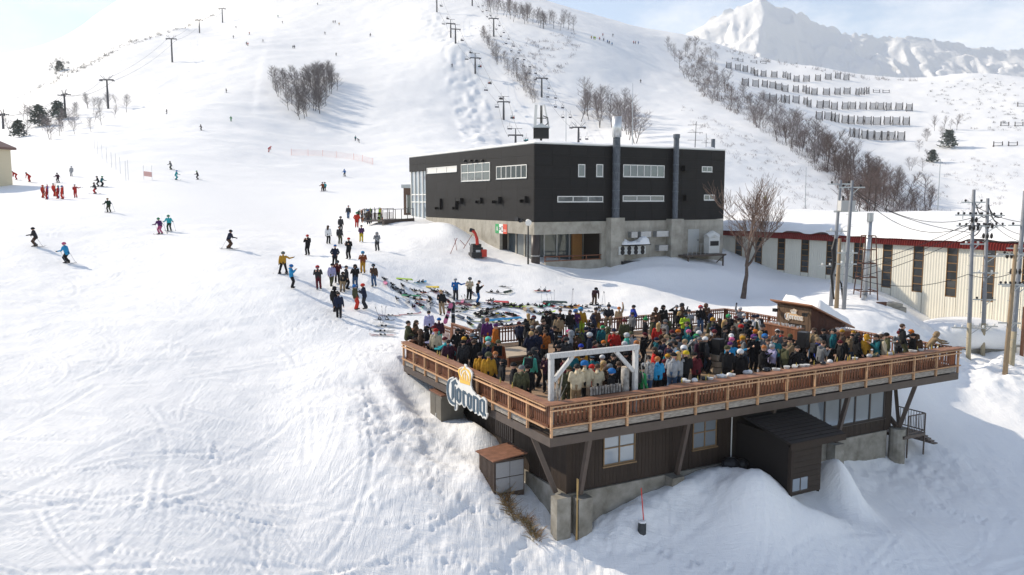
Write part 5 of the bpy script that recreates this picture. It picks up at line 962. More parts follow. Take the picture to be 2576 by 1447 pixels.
# ---------------- people ----------------
import time as _time
SKIN, JAC, PAN, BOO, GLO, EYE = range(6)
M_SKIN = mat('skin', (.52, .30, .21), .6); M_EYE = mat('eye_dark', (.03, .02, .02), .4); M_BOOT = mat('boot_black', (.025, .023, .023), .6); M_GLOVE = mat('glove_black', (.03, .028, .028), .7)
def body_mesh(name, J, long_=False, bulk=1.0):
    prim = []                                     # tapered capsules: p0, r0, p1, r1, zone
    V = lambda *a: Vector(a)
    def cap(p, r0, q, r1, z): prim.append((Vector(p), r0, Vector(q), r1, z))
    pel, chest, neck, head = J['pelvis'], J['chest'], J['neck'], J['head']; up = (chest - pel).normalized(); side = J['side']; hu = J['hu']; hf = J['hf']
    for s in (-1, 1):
        cap(pel + side * s * .075 - up * (.2 if long_ else .06), .13 * bulk, chest + side * s * .085, .125 * bulk, JAC)
        cap(chest + side * s * .06, .12 * bulk, chest + side * s * .13 + up * .05, .085, JAC)
    cap(pel + up * .1, .14 * bulk, chest - up * .05, .15 * bulk, JAC); cap(chest + up * .08, .11, neck, .065, JAC); cap(neck - up * .02, .062, neck + up * .06, .056, SKIN)
    cap(neck - hf * .07 + V(0, 0, -.01), .055, neck - hf * .1 - up * .07, .065, JAC)                      # hood lying on the back
    cap(head + hu * .03, .098, head - hu * .005 - hf * .015, .096, SKIN); cap(head - hu * .06 + hf * .035, .066, head - hu * .075 + hf * .05, .05, SKIN)
    cap(head + hf * .10 - hu * .02, .014, head + hf * .115 - hu * .035, .019, SKIN); cap(head + side * .098 - hu * .01, .02, head + side * .1 - hu * .03, .018, SKIN); cap(head - side * .098 - hu * .01, .02, head - side * .1 - hu * .03, .018, SKIN)
    for s in (-1, 1): cap(head + hf * .086 + side * s * .036 + hu * .0, .013, head + hf * .09 + side * s * .036, .011, EYE)
    cap(head + hf * .092 - hu * .075 - side * .02, .008, head + hf * .092 - hu * .075 + side * .02, .008, EYE)
    for s in ('L', 'R'):
        sh, el, wr_, ha = (J[k + s] for k in ('sho', 'elb', 'wri', 'han')); cap(sh, .082, el, .066, JAC); cap(el, .064, wr_, .052, JAC)
        hd = (ha - wr_).normalized(); cap(wr_, .036, wr_ + hd * .075, .04, GLO)
        sd = hd.cross(J['palm' + s]).normalized(); kn = wr_ + hd * .085; pn = J['palm' + s]
        for i, L in enumerate((.07, .08, .075, .058)):
            o = sd * (.03 - .02 * i); m_ = kn + o + hd * L * .5 - pn * .008; cap(kn + o - hd * .03, .0125, m_, .0115, GLO); cap(m_, .0115, m_ + (hd * .55 - pn * .75).normalized() * L * .5 * -1 * (-1 if True else 1), .010, GLO)
        cap(wr_ + hd * .03 + sd * .03, .015, wr_ + hd * .065 + sd * .062, .0125, GLO); cap(wr_ + hd * .065 + sd * .062, .0125, wr_ + hd * .1 + sd * .06, .011, GLO)
        hip, kn_, an, toe = (J[k + s] for k in ('hip', 'kne', 'ank', 'toe')); cap(hip, .112 * bulk, kn_, .084, PAN); cap(kn_, .082, an + (kn_ - an).normalized() * .06, .082, PAN); cap(an + V(0, 0, .08), .066, an, .062, BOO); cap(an - V(0, 0, .02), .06, toe, .05, BOO)
    cap(pel - up * .03, .135, pel + up * .02, .135, PAN if not long_ else JAC)
    b = MB()
    for p, r0, q, r1, z in prim:                  # raw union, fused into one skin by the remesh
        d = q - p; L = d.length; n = 8
        ax = d.normalized() if L > 1e-5 else V(0, 0, 1)
        u = V(0, 0, 1) if abs(ax.z) < .9 else V(1, 0, 0); a = ax.cross(u).normalized(); c = ax.cross(a); rings = []
        for c0, rr, ph in [(p, r0, t) for t in (-1.35, -.75)] + [(p, r0, 0), (q, r1, 0)] + [(q, r1, t) for t in (.75, 1.35)]:
            rings.append([c0 + ax * (rr * math.sin(ph)) + (a * math.cos(k * 6.2832 / n) + c * math.sin(k * 6.2832 / n)) * rr * math.cos(ph) for k in range(n)])
        vs_ = [x for R in rings for x in R]; fs_ = [(i * n + k, i * n + (k + 1) % n, (i + 1) * n + (k + 1) % n, (i + 1) * n + k) for i in range(5) for k in range(n)] + [tuple(range(n))[::-1], tuple(5 * n + k for k in range(n))]
        b.add(vs_, fs_)
    me = fixnormals(b.mesh(name, [])) if False else None
    me = bpy.data.meshes.new(name); me.from_pydata(b.v, [], b.f); me.update(); fixnormals(me)
    o = bpy.data.objects.new('tmp', me); COL.objects.link(o); m = o.modifiers.new('r', 'REMESH'); m.mode = 'VOXEL'; m.voxel_size = .0165; m.use_smooth_shade = True
    m2 = o.modifiers.new('s', 'SMOOTH'); m2.factor = .5; m2.iterations = 2; m3 = o.modifiers.new('d', 'DECIMATE'); m3.ratio = .42
    dg = bpy.context.evaluated_depsgraph_get(); r = bpy.data.meshes.new_from_object(o.evaluated_get(dg)); bpy.data.objects.remove(o); bpy.data.meshes.remove(me); r.name = name
    # each face takes the zone of the nearest capsule
    nf = len(r.polygons); ce = np.empty(nf * 3); r.polygons.foreach_get('center', ce); ce = ce.reshape(-1, 3); best = np.full(nf, 9.); zone = np.zeros(nf, np.int32)
    for p, r0, q, r1, z in prim:
        p_, q_ = np.array(p), np.array(q); d = q_ - p_; t = np.clip(((ce - p_) @ d) / max(d @ d, 1e-9), 0, 1); ds = np.linalg.norm(ce - p_ - t[:, None] * d, axis=1) - (r0 + (r1 - r0) * t) - (.004 if z in (EYE, GLO) else 0)
        k = ds < best; best[k] = ds[k]; zone[k] = z
    for m_ in (M_SKIN, mat('jacket_default', (.03, .03, .035), .8), mat('pants_default', (.03, .03, .035), .8), M_BOOT, M_GLOVE, M_EYE): r.materials.append(m_)
    r.polygons.foreach_set('material_index', zone); r.polygons.foreach_set('use_smooth', [True] * nf); r.update(); return r
def joints(lean=0, crouch=0, twist=0, head_down=0, head_turn=0, stance=.11, step=0, sit=False, aL=('down',), aR=('down',)):
    # facing -y; person's left is +x
    V = lambda *a: Vector(a); J = {}
    ph = .93 - crouch; J['pelvis'] = pel = V(0, .0, ph) if not sit else V(0, 0, .1)
    fw = V(0, -math.sin(lean), math.cos(lean)); J['chest'] = pel + fw * .36; J['neck'] = pel + fw * .56; J['side'] = V(1, 0, 0)
    hl_ = lean * .4 + head_down; hu = V(0, -math.sin(hl_), math.cos(hl_)); hf = (V(math.sin(head_turn), -math.cos(head_turn), 0)); hf = (hf * math.cos(hl_) - V(0, 0, math.sin(hl_))).normalized(); J['hu'] = hu; J['hf'] = hf; J['head'] = J['neck'] + hu * .145
    if head_turn: pass
    for s, k in (('L', 1), ('R', -1)):
        J['hip' + s] = pel + V(k * .09, 0, -.03)
        if sit: J['kne' + s] = V(k * .12, -.44, .1); J['ank' + s] = V(k * .12, -.46, -.32); J['toe' + s] = V(k * .14, -.62, -.36)
        else:
            st = step * k; J['ank' + s] = V(k * stance, -st * .32 + .02, .085 + max(0, -st) * .06); J['toe' + s] = J['ank' + s] + V(k * .03, -.16, -.03)
            mid = (J['hip' + s] + J['ank' + s]) / 2; L = .86; d = (J['hip' + s] - J['ank' + s]).length; bend = math.sqrt(max(0, (L / 2) ** 2 - (d / 2) ** 2)); J['kne' + s] = mid + V(k * .02, -1, 0) * max(.03, bend)
        sh = J['sho' + s] = pel + fw * .465 + V(k * .185, 0, 0); a = aL if s == 'L' else aR
        def arm(e, w, palm): J['elb' + s] = sh + V(k * e[0], e[1], e[2]); J['wri' + s] = sh + V(k * w[0], w[1], w[2]); J['palm' + s] = V(k * palm[0], palm[1], palm[2]).normalized()
        {'down': lambda: arm((.07, .02, -.29), (.09, -.06, -.54), (-1, 0, 0)), 'cup': lambda: arm((.06, .02, -.28), (-.03, -.25, -.17), (-1, .2, 0)), 'pocket': lambda: arm((.13, .09, -.27), (.02, -.09, -.43), (-1, 0, 0)),
         'phone': lambda: arm((.08, -.1, -.26), (-.06, -.30, -.06), (-.6, 1, .2)), 'drink': lambda: arm((.12, -.12, -.22), (-.06, -.24, .03), (-.8, .8, 0)), 'up': lambda: arm((.08, -.05, .27), (.06, -.1, .54), (0, -1, 0)), 'out': lambda: arm((.24, -.08, -.14), (.48, -.16, -.06), (0, 0, -1)),
         'brow': lambda: arm((.24, -.1, -.02), (-.02, -.16, .2), (-.3, .8, -.4)), 'cross': lambda: arm((.08, -.02, -.27), (-.17, -.2, -.2), (-.5, .8, 0)), 'rail': lambda: arm((.1, -.22, -.18), (.02, -.45, -.2), (0, 0, -1)), 'lap': lambda: arm((.08, -.08, -.26), (-.02, -.3, -.33), (0, 0, -1)), 'pole': lambda: arm((.14, -.02, -.26), (.2, -.26, -.3), (-1, 0, 0)), 'hang': lambda: arm((.05, -.02, -.28), (.04, -.06, -.53), (-1, 0, 0))}[a[0]]()
        J['han' + s] = J['wri' + s] + (J['wri' + s] - J['elb' + s]).normalized() * .1
    return J
POSE = {'stand': (dict(), 0), 'cup': (dict(aR=('cup',), head_down=.1), 0), 'pocket': (dict(aL=('pocket',), aR=('pocket',)), 1), 'phone': (dict(aL=('phone',), aR=('phone',), head_down=.35), 0), 'drink': (dict(aR=('drink',), aL=('pocket',)), 1), 'cups': (dict(aL=('cup',), aR=('cup',), lean=.08), 0),
        'raise': (dict(aR=('up',)), 0), 'wave': (dict(aL=('out',), aR=('cup',)), 0), 'brow': (dict(aR=('brow',)), 0), 'cross': (dict(aL=('cross',), aR=('cross',)), 0), 'lean': (dict(lean=.55, aL=('rail',), aR=('rail',)), 0), 'walk': (dict(step=.9, lean=.1), 0), 'sit': (dict(sit=True, aL=('lap',), aR=('lap',), lean=.12), 0),
        'ski': (dict(lean=.32, crouch=.12, stance=.14, aL=('pole',), aR=('pole',)), 0), 'board': (dict(stance=.26, crouch=.07, aL=('out',), aR=('down',)), 0), 'bend': (dict(lean=.95, aL=('hang',), aR=('hang',), head_down=.3), 0), 'longcoat': (dict(aL=('pocket',), aR=('cup',)), 1)}
BODY = {}
for k, (kw, lg) in POSE.items():
    J = joints(**kw); BODY[k] = (body_mesh('person_' + k, J, bool(lg), 1.06 if k in ('pocket', 'longcoat') else 1.0), J)
# clothing colours
PALC = {'black': (.012, .012, .014), 'charcoal': (.035, .036, .04), 'dark navy': (.014, .02, .045), 'grey': (.16, .165, .17), 'light grey': (.36, .37, .39), 'white': (.68, .68, .68), 'cream': (.56, .48, .34), 'tan': (.30, .215, .125), 'olive': (.075, .078, .04), 'dark green': (.018, .05, .033), 'green': (.03, .26, .09), 'lime': (.38, .55, .035), 'mint': (.10, .52, .40), 'turquoise': (.03, .38, .42), 'teal': (.012, .13, .155), 'blue': (.02, .14, .40), 'bright blue': (.03, .27, .52), 'royal blue': (.02, .045, .33), 'purple': (.10, .025, .13), 'plum': (.055, .018, .035), 'pink': (.55, .12, .25), 'maroon': (.11, .014, .022), 'red': (.48, .025, .02), 'orange': (.56, .16, .02), 'rust': (.24, .065, .025), 'mustard': (.50, .26, .025), 'yellow': (.62, .46, .03), 'brown': (.09, .05, .03), 'lilac': (.38, .36, .55), 'denim': (.06, .11, .2), 'bright red': (.62, .05, .03)}
def cm(c): return mat('cloth_' + c.replace(' ', '_'), PALC[c], .85, noise=.32, nscale=7, bump=.5, spec=.15)
def camo(c): return mat('camo_' + c.replace(' ', '_'), PALC[c], .85, noise=.5, nscale=11, col2=tuple(max(0, x * .25) for x in PALC[c]))
HAIRC = {'brown': (.05, .028, .016), 'blond': (.42, .27, .11), 'ginger': (.35, .12, .03), 'dark': (.014, .010, .009)}
# head-wear, built round the head centre, facing -y
HATS = {}
def dome(b, r, z0, n=14, m=6, yoff=.01, fz=1.0):
    vs_ = []; fs_ = []
    for i in range(m + 1):
        th = (math.pi / 2) * i / m
        for k in range(n): a = 2 * math.pi * k / n; vs_.append((r * math.cos(th) * math.cos(a), yoff + r * 1.06 * math.cos(th) * math.sin(a), z0 + r * fz * math.sin(th)))
    for i in range(m):
        for k in range(n): fs_.append((i * n + k, i * n + (k + 1) % n, (i + 1) * n + (k + 1) % n, (i + 1) * n + k))
    b.add(vs_, fs_)
_b = MB(); dome(_b, .122, .0); _b.tube([(0, .01, -.03), (0, .01, .035)], [.118, .126], 14, cap=False); HATS['beanie'] = _b.mesh('beanie', cm('black'), True)
_b = MB(); dome(_b, .122, .0, fz=1.15); _b.tube([(0, .01, -.03), (0, .01, .035)], [.118, .126], 14, cap=False); _b.blob((0, .01, .19), (.05, .05, .05), 8, 6); HATS['pom'] = _b.mesh('bobble_hat', cm('black'), True)
_b = MB(); dome(_b, .142, .0, fz=.95); _b.tube([(0, .03, -.07), (0, .02, .0)], [.128, .144], 14, cap=False); _b.cur = 1; _b.blob((0, -.112, .018), (.095, .045, .04), 12, 6); HATS['helmet'] = _b.mesh('helmet', [cm('black'), mat('goggle_lens', (.10, .16, .22), .08, spec=.9, metal=.4)], True)
_b = MB(); dome(_b, .118, .03); _b.tube([(0, .01, .0), (0, .01, .035)], [.114, .12], 14, cap=False); _b.add([(-.08, -.1, .035), (.08, -.1, .035), (.06, -.2, .02), (-.06, -.2, .02), (-.08, -.1, .05), (.08, -.1, .05), (.06, -.2, .03), (-.06, -.2, .03)], [(0, 3, 2, 1), (4, 5, 6, 7), (2, 3, 7, 6), (0, 4, 7, 3), (1, 2, 6, 5)]); HATS['cap'] = _b.mesh('cap', cm('black'), True)
_b = MB(); dome(_b, .135, -.01, yoff=.035); _b.tube([(0, .03, -.01), (0, .055, -.09), (0, .06, -.15)], [.135, .135, .15], 14, cap=False); HATS['hood'] = _b.mesh('hood', cm('black'), True)
_b = MB(); dome(_b, .116, .015, yoff=.022); _b.tube([(0, .05, -.06), (0, .028, .02)], [.085, .114], 12, cap=False); HATS['hair'] = _b.mesh('hair', mat('hair_brown', HAIRC['brown'], .7), True)
_b = MB(); dome(_b, .118, .01, yoff=.022); _b.tube([(0, .1, -.34), (0, .085, -.2), (0, .055, -.06), (0, .026, .02)], [.06, .095, .105, .117], 12, cap=False); HATS['long'] = _b.mesh('long_hair', mat('hair_brown', HAIRC['brown'], .7), True)
_b = MB(); _b.box((-.16, .11, -.22), (.16, .27, .22)); _b.box((-.12, .27, -.18), (.12, .31, .05)); _b.bar((-.1, -.02, .2), (-.1, .13, .2), .05, .02); _b.bar((.1, -.02, .2), (.1, .13, .2), .05, .02); PACK = _b.mesh('backpack', cm('black'))
HNAME = {'beanie': 'beanie', 'pom': 'bobble hat', 'helmet': 'helmet and goggles', 'cap': 'cap', 'hood': 'hood up', 'hair': 'hair', 'long': 'long hair'}
PTEXT = {'stand': 'standing', 'cup': 'holding a cup', 'pocket': 'hands in pockets', 'phone': 'looking at a phone', 'drink': 'drinking', 'cups': 'hands held in front', 'raise': 'one arm raised', 'wave': 'one arm held out', 'brow': 'shading the eyes', 'cross': 'arms crossed', 'lean': 'leaning on the rail', 'walk': 'walking', 'sit': 'sitting', 'ski': 'skiing', 'board': 'on a snowboard', 'bend': 'bending over', 'longcoat': 'in a long coat'}
PEOPLE = []
def person(p, face, jac, pan, hat, hcol, pose, where, group, s=1.0, pattern=False, pack=None, simple=False):
    me, J = BODY[pose]; s *= .985
    jm = camo(jac) if pattern else cm(jac)
    hm = mat('hair_' + hcol, HAIRC[hcol], .7) if hat in ('hair', 'long') else cm(hcol)
    words = [f"person in {'patterned ' if pattern else ''}{jac} jacket", f'{hcol} {HNAME[hat]}' if hat != 'hood' else 'hood up', where, f'{pan} trousers', PTEXT[pose]]; lab = words[0]; use = [0]
    for i in (2, 1, 4, 3):
        if sum(len(words[q].split()) for q in use + [i]) <= 16: use.append(i)
    lab = ', '.join(words[q] for q in (0, 3, 1, 4, 2) if q in use)
    o = ob('person', me, None, p, (RND.gauss(0, .045) if pose not in ('sit', 'ski', 'lean') else 0, RND.gauss(0, .04) if pose != 'sit' else 0, face), (s * 1.1, s * 1.1, s * 1.01), label=lab, cat='person', group=group, mats=[None, jm, cm(pan), None, (M_SKIN if RND.random() < .5 else None) if pose not in ('ski', 'board') else None, None])
    if simple: pass
    hd, hu, hf = J['head'], J['hu'], J['hf']; zx = hu; yx = (-hf - zx * (-hf).dot(zx)).normalized(); xx = yx.cross(zx); R = Matrix((xx, yx, zx)).transposed()
    hm2 = jm if hat == 'hood' else hm
    ob(HATS[hat].name.split('.')[0], HATS[hat], o, hd + hu * .02, R.to_euler(), mats=[hm2] + ([None] if hat == 'helmet' else []))
    if pack: ob('backpack', PACK, o, J['chest'], (0, 0, 0), mats=[cm(pack)])
    PEOPLE.append(o); return o
FEETZ = .035
CC = dict(bk='black', ch='charcoal', nv='dark navy', gy='grey', lg='light grey', wh='white', cr='cream', tn='tan', ol='olive', dg='dark green', gn='green', lm='lime', mt='mint', tq='turquoise', tl='teal', bl='blue', bb='bright blue', rb='royal blue', pu='purple', pm='plum', pk='pink', mr='maroon', rd='red', xr='bright red', ru='rust', mu='mustard', ye='yellow', bn='brown', li='lilac', de='denim')
CC['or'] = 'orange'
HC = dict(b='beanie', p='pom', h='helmet', c='cap', o='hood', a='hair', l='long'); AC = dict(B='brown', Y='blond', G='ginger', D='dark')
PC = dict(st='stand', cu='cup', po='pocket', ph='phone', dr='drink', cs='cups', ra='raise', wa='wave', bw='brow', cx='cross', le='lean', wk='walk', si='sit', sk='ski', bo='board', be='bend', lc='longcoat')
FC = dict(c=0, b=math.pi, l=-math.pi / 2, r=math.pi / 2, q=-math.pi / 4, w=math.pi / 4, e=2.4, z=-2.4)
# heads seen on the terrace: x y jacket trousers hat+colour pose facing, in four enlarged views
DECK = dict(A=(1314.8, .18228, 758, .18228, '''90 175 bk bk lY st b;165 200 tn bk hmr cu c;265 125 bk bk obk cu c;375 150 bk ch bbk st r;440 170 bk bk obk cu r;510 110 bk bk aD st c;590 110 bk ch lD st c;700 105 pu* de hbl cs c;795 85 mu lm hbb st c;950 80 bn mu cch po c;1190 45 ch tn pch si c;1350 0 tn bk bor ra b;1450 45 rb ru bch po l
1830 90 bn ch obn cu c;1945 62 bk bk obk cu c;2110 60 bk bk cgy bw c;2225 30 ch ch och dr r;2165 150 bk bk lY st r;2230 170 lm bk hbk cu c;2315 125 lg ch cch cs c;2460 65 bk de hrd cu c;2550 35 bn bk obn cu c
70 300 bk bk obk st l;120 340 ch bk bgy st b;170 355 ch bk och st b;220 300 bn bk obn cu c;290 260 bk bk aB st r;330 335 bk bk obk st l;20 400 nv bk aY po b;105 400 nv bk aB lc b;290 400 or* ch aB cu b;420 350 nv bk aD be r;490 195 tn bk bch st b;495 465 bk bk hbk cs c;615 400 mr bk bpk st c;660 405 lg bk obn st l;745 430 bn bk hbk cu c;775 385 ol bk col st b;870 355 nv bk bnv st b;920 435 nv bk hwh cu l
620 500 ch bk hch st b;790 600 mu bk brb cu c;1020 545 mr bk aD dr r;1085 305 nv bk bmr st b;1110 340 tl bk bgn st b;1195 355 ol bk ool cs r;1280 385 rd bk cnv cu c;1400 255 ol bk bmr st b;1405 445 mt ch hwh st l;1390 560 bk bk hwh st b;1115 550 bk bk bor dr c;1090 600 bk bk bbk st b;1530 435 lg bk col st c;1540 550 mr bk aG cu l;1660 440 bk bk bmr ph r;1690 230 ch bk pgn cu r;1790 225 ol bk aB st r;1870 295 rd bk lY st b;1960 255 gy bk bgy st l;2030 280 ol bk ool st l;1945 390 bn bk aB cu c;1985 475 cr bk ctn st r;2060 400 dg bk bmr st b
2140 315 ch bk aD cu r;2170 390 pm bk bor st r;2280 395 tl bk bpk cu b;2270 290 tl bk aB st l;2400 360 gy bk ogy st r;2420 410 gy bk hwh cu r;2380 460 lg* ol hgn dr c;2490 505 bk bk bwh st b;1840 505 tl bk bnv st r;1950 525 nv bk aB st b;2040 570 wh bk aB dr c;2150 495 gy bk bnv st c;2230 530 cr bk btn cu l;1860 640 rd bk lB st l;1590 735 bk bk bgy st b;2090 690 pk bk bbb st b;2020 675 tl bk bnv st b;2200 620 tn bk hwh ph c;2210 760 bk bk bye si b;2150 780 lg de lY si b;2050 800 lg de bbk si b
1870 820 bb bk aG si b;1740 850 lg* de aD si b;1970 800 mr bk bmr st c;2430 760 mr bk bbk si b;1220 730 bk bk aD cu c;1080 750 lg* bk bwh cs b;950 740 tl bk hbk cu c;850 740 bk bk bbk cu c;1110 830 tn bk lY st r;1200 870 ch bk bgy st r;1300 840 bk bk aB st b;730 930 cr tn aD si b;890 950 cr bk hbl si b;1020 920 cr bk aB si b;970 880 rd bk brd st l;1150 910 bn bk lB dr r;1270 960 bk bk hbl cu l;600 900 ol* ol bol st b;560 780 mr bk bch cu r;500 610 bk bk bbk st c;205 640 ch bk olg lc r;100 685 mt bk aD st b;340 740 pm bk bgy cu c;700 700 tl bk bbk st b;1500 850 bk bk obk cu l;1660 900 gn bk bbk st r;1330 690 bk bk bnv st b'''),
 B=(1717.2, .15625, 737.9, .15625, '''490 400 ol bk hmu cu b;470 500 ch bk bch st l;430 545 lg bk hnv st l;520 590 bn bk bmr cu c;600 410 bk bk lB st b;670 430 bk bk lY st r;725 345 bk bk hgn st c;780 415 bk bk obk st b;830 370 bn bk bmr st r;925 235 lg* bk cwh ra c;910 400 cr bk bbk st b;1095 360 lg bk cnv st r;1210 355 wh bk cnv cu l;1025 430 nv bk cwh st r;1090 450 bk bk obk ph c;830 530 ol bk lB cu l;940 515 bk bk hrd st r;1030 620 bk bk cbk ph c;1175 585 bk bk hor st l;1290 510 bk bk cch cs c;1250 620 tl bk lY st b
950 675 or* bk htn cu c;770 665 ch bk cwh cu c;720 710 ch bk bpk st l;1150 675 bk bk hpu cu c;1315 665 gy* bk hbl cu c;440 670 bk de atn cu c;515 690 ch bk bwh st r;825 785 bb bk bpu wa c;950 910 bk bk hwh st b;725 935 bk bk bol si b;1300 850 bk ch aG ph r;1415 825 li bk plg ph l;1600 615 xr bk aB st l;1525 600 gy* bk aD cu c;1510 715 tl bk aB st c;1700 720 bk bk aB cu c;1790 670 ch bk col ph c;1640 815 ol bk aD wa r;1920 705 bk bk aD cu l;2140 570 tn bk lB st l;2325 580 ch bk cbk st b;2370 580 gy bk bbk st b;2430 575 tl bk aD st l;2205 720 rb bk ctn st r;2200 770 gy bk aB ph r;2530 755 bk* bk bmr cu l;1400 740 gy bk aB cu c;1840 860 bk bk aD dr c;2050 620 bn bk aB st l;660 560 ch bk aD st r;760 600 ch bk bch st b'''),
 C=(1006.2, .15625, 771.4, .15625, '''135 235 ol bk aD si r;265 225 bn bk lB si r;325 360 bn* bk obn cs l;425 325 bk bk obk st r;475 55 li bk aD st b;610 95 pm mt bbl wk b;560 325 bk bk cmr st l;590 360 cr bk crd st b;530 425 li bk oli le l;720 500 tq bk bmr le l;780 540 pm bk aD st b;935 360 bk mr ord po c;1025 370 bk bk obk po c;1035 490 bk bk bmu st c;1025 545 ch* bk bbk st b;1175 435 pm bk hgy st c;1205 470 bk bk hbk st c;1210 545 bk bk aB st b;1340 195 gy de ogy po b;1405 195 pu or aG st b
1430 490 ol mu hmt cu c;1420 570 nv bk blg st b;1580 545 ru bk bol st b;1600 300 or bk cpu wk r;1275 745 mu bk bbk st b;1340 755 mu bk hol st b;1525 740 ch bk aG cu c;1600 860 bk bk obk st l;1710 925 bk bk bbk st l;1815 950 ol* bk bgy st b;1950 965 bk bk bbk st c'''),
 E=(2066.2, .14062, 791.6, .14062, '''370 400 bk bk lB st b;770 360 mu bk omu cs b;720 400 bk bk obk st r;990 370 tl bk aD ph l;1070 330 bn bk cwh st l;1170 335 ol bk bbk cu l;1395 290 gy ch pmr cs c;1535 180 bk ol aB st r;1720 260 ch bk hor le l;1690 350 bn bk obn st b;1760 370 bk bk bbk cu l;2210 285 tn bk obk le r;1300 380 cr bk aB st r'''))
def parse(s): return [q.split() for ln in s.strip().split('\n') for q in ln.split(';') if q.strip()]
def hatc(h): return HC[h[0]], (AC[h[1:]] if h[1:] in AC else CC[h[1:]])
RAILSIT = []
pend = []
for vk, (ox, sx, oy, sy, txt) in DECK.items():
    for x, y, jc, pn, ht_, po_, fc in parse(txt):
        u, v = ox + float(x) * sx, oy + float(y) * sy; pat = jc.endswith('*'); hat, hcol = hatc(ht_); pose = PC[po_]
        if hat in ('hair', 'long') and hcol not in HAIRC: hat = 'beanie'
        J = BODY[pose][1]; face = FC[fc] + RND.uniform(-.4, .4); s = RND.uniform(1.0, 1.12); base = 0
        if pose == 'sit': base = .46
        if pose == 'sit' and (vk == 'C' or (vk, x) == ('A', '1190')): base = 1.0
        if (vk, x) == ('E', '1535'): base = .45
        ztop = DC.z + base + (J['head'].z + .135) * s * .985; q = onplane(u, v, (0, 0, ztop), Vector((0, 0, 1))); R = Matrix.Rotation(face, 3, 'Z'); q = q - R @ Vector((J['head'].x, J['head'].y, 0)) * s
        front = pose == 'sit' and base < .9
        if front: pose = 'cups'; J = BODY[pose][1]; base = .27; q = onplane(u, v, dw(0, 1.12, 0), LY); face = math.pi + RND.uniform(-.5, .5)
        l = dl(q); pend.append([l.x, l.y, base, face, CC[jc.rstrip('*')], CC[pn], hat, hcol, pose, s, pat, base > .9 or l.y > 18.2 or front])
r = random.Random(31)                            # people only half seen deep in the crowd
FJ = ['black', 'black', 'charcoal', 'dark navy', 'olive', 'grey', 'plum', 'teal', 'brown']
for k in range(12): pend.append([r.uniform(6.5, 22), r.uniform(2.6, 15.5), 0, r.uniform(0, 6.28), r.choice(FJ), 'black', r.choice(['beanie', 'hood', 'helmet']), r.choice(['black', 'charcoal', 'maroon', 'white', 'tan']), r.choice(['stand', 'cup', 'pocket']), 1, False, False])
for k in range(16): pend.append([r.uniform(7, 24), r.uniform(1.9, 5.5), 0, r.uniform(0, 6.28), r.choice(FJ + ['tan', 'light grey', 'blue']), r.choice(['black', 'denim', 'charcoal']), r.choice(['beanie', 'cap', 'helmet', 'beanie']), r.choice(['black', 'charcoal', 'mustard', 'white', 'grey']), r.choice(['stand', 'cup', 'drink', 'phone', 'cross']), r.uniform(.95, 1.05), False, False])
AV = [(4.7, 12.0, 1.3), (23.7, 9.6, 1.3), (22.9, 9.6, .9), (12.95, 4.8, .4), (17.1, 3.0, .4), (22.2, 6.6, .6), (1.0, 1.0, .3), (4.45, .5, .35), (3.2, 1.2, .2)]
for it in range(60):
    for i, a in enumerate(pend):
        if a[11]: continue
        for b in pend[i + 1:]:
            if b[11]: continue
            dx, dy = a[0] - b[0], a[1] - b[1]; d = math.hypot(dx, dy) or .01; m = .42
            if d < m: k = (m - d) / 2 / d; a[0] += dx * k; a[1] += dy * k; b[0] -= dx * k; b[1] -= dy * k
        for cx, cy, cr_ in AV:
            d = math.hypot(a[0] - cx, a[1] - cy) or .01
            if d < cr_ + .2: a[0] += (a[0] - cx) / d * .1; a[1] += (a[1] - cy) / d * .1
        if a[1] > 15.3 and a[1] < 17.9 and a[0] < 2.6: a[1] = 15.3
        if a[1] < 17.9: a[0] = min(max(a[0], .42), DLX - .4); a[1] = min(max(a[1], .80), DLY - .4)
def zone_of(x, y):
    if y > 17.9: return 'on snow behind the back rail'
    if x < 2.2 and y > 6: return 'along the slope-side rail'
    if x < 7 and y < 4.5: return 'near the timber arch'
    if x > 20 and y > 6 and y < 13: return 'near the bar hut'
    if y < 2.3: return 'at the shelf rail'
    if y > 14.8: return 'against the back rail'
    if x < 8: return 'beside the low platform'
    if x > 17 and y < 7: return 'near the terrace end rail'
    return 'deep in the terrace crowd'
for x, y, base, face, jc, pn, hat, hcol, pose, s, pat, fixed in pend:
    p = dw(x, y, base + (FEETZ if pose != 'sit' else .0) - .02)
    if y > 18.0: p.z = gz(p.x, p.y) - .02
    if base > .9: p.z = DC.z + 1.01 + .0
    person(p, face + TD * 0, jc, pn, hat, hcol, pose, zone_of(x, y), 'people crowding the terrace', s, pat, pack=RND.choice(['black', 'charcoal']) if pose in ('stand', 'cup') and RND.random() < .07 else None)
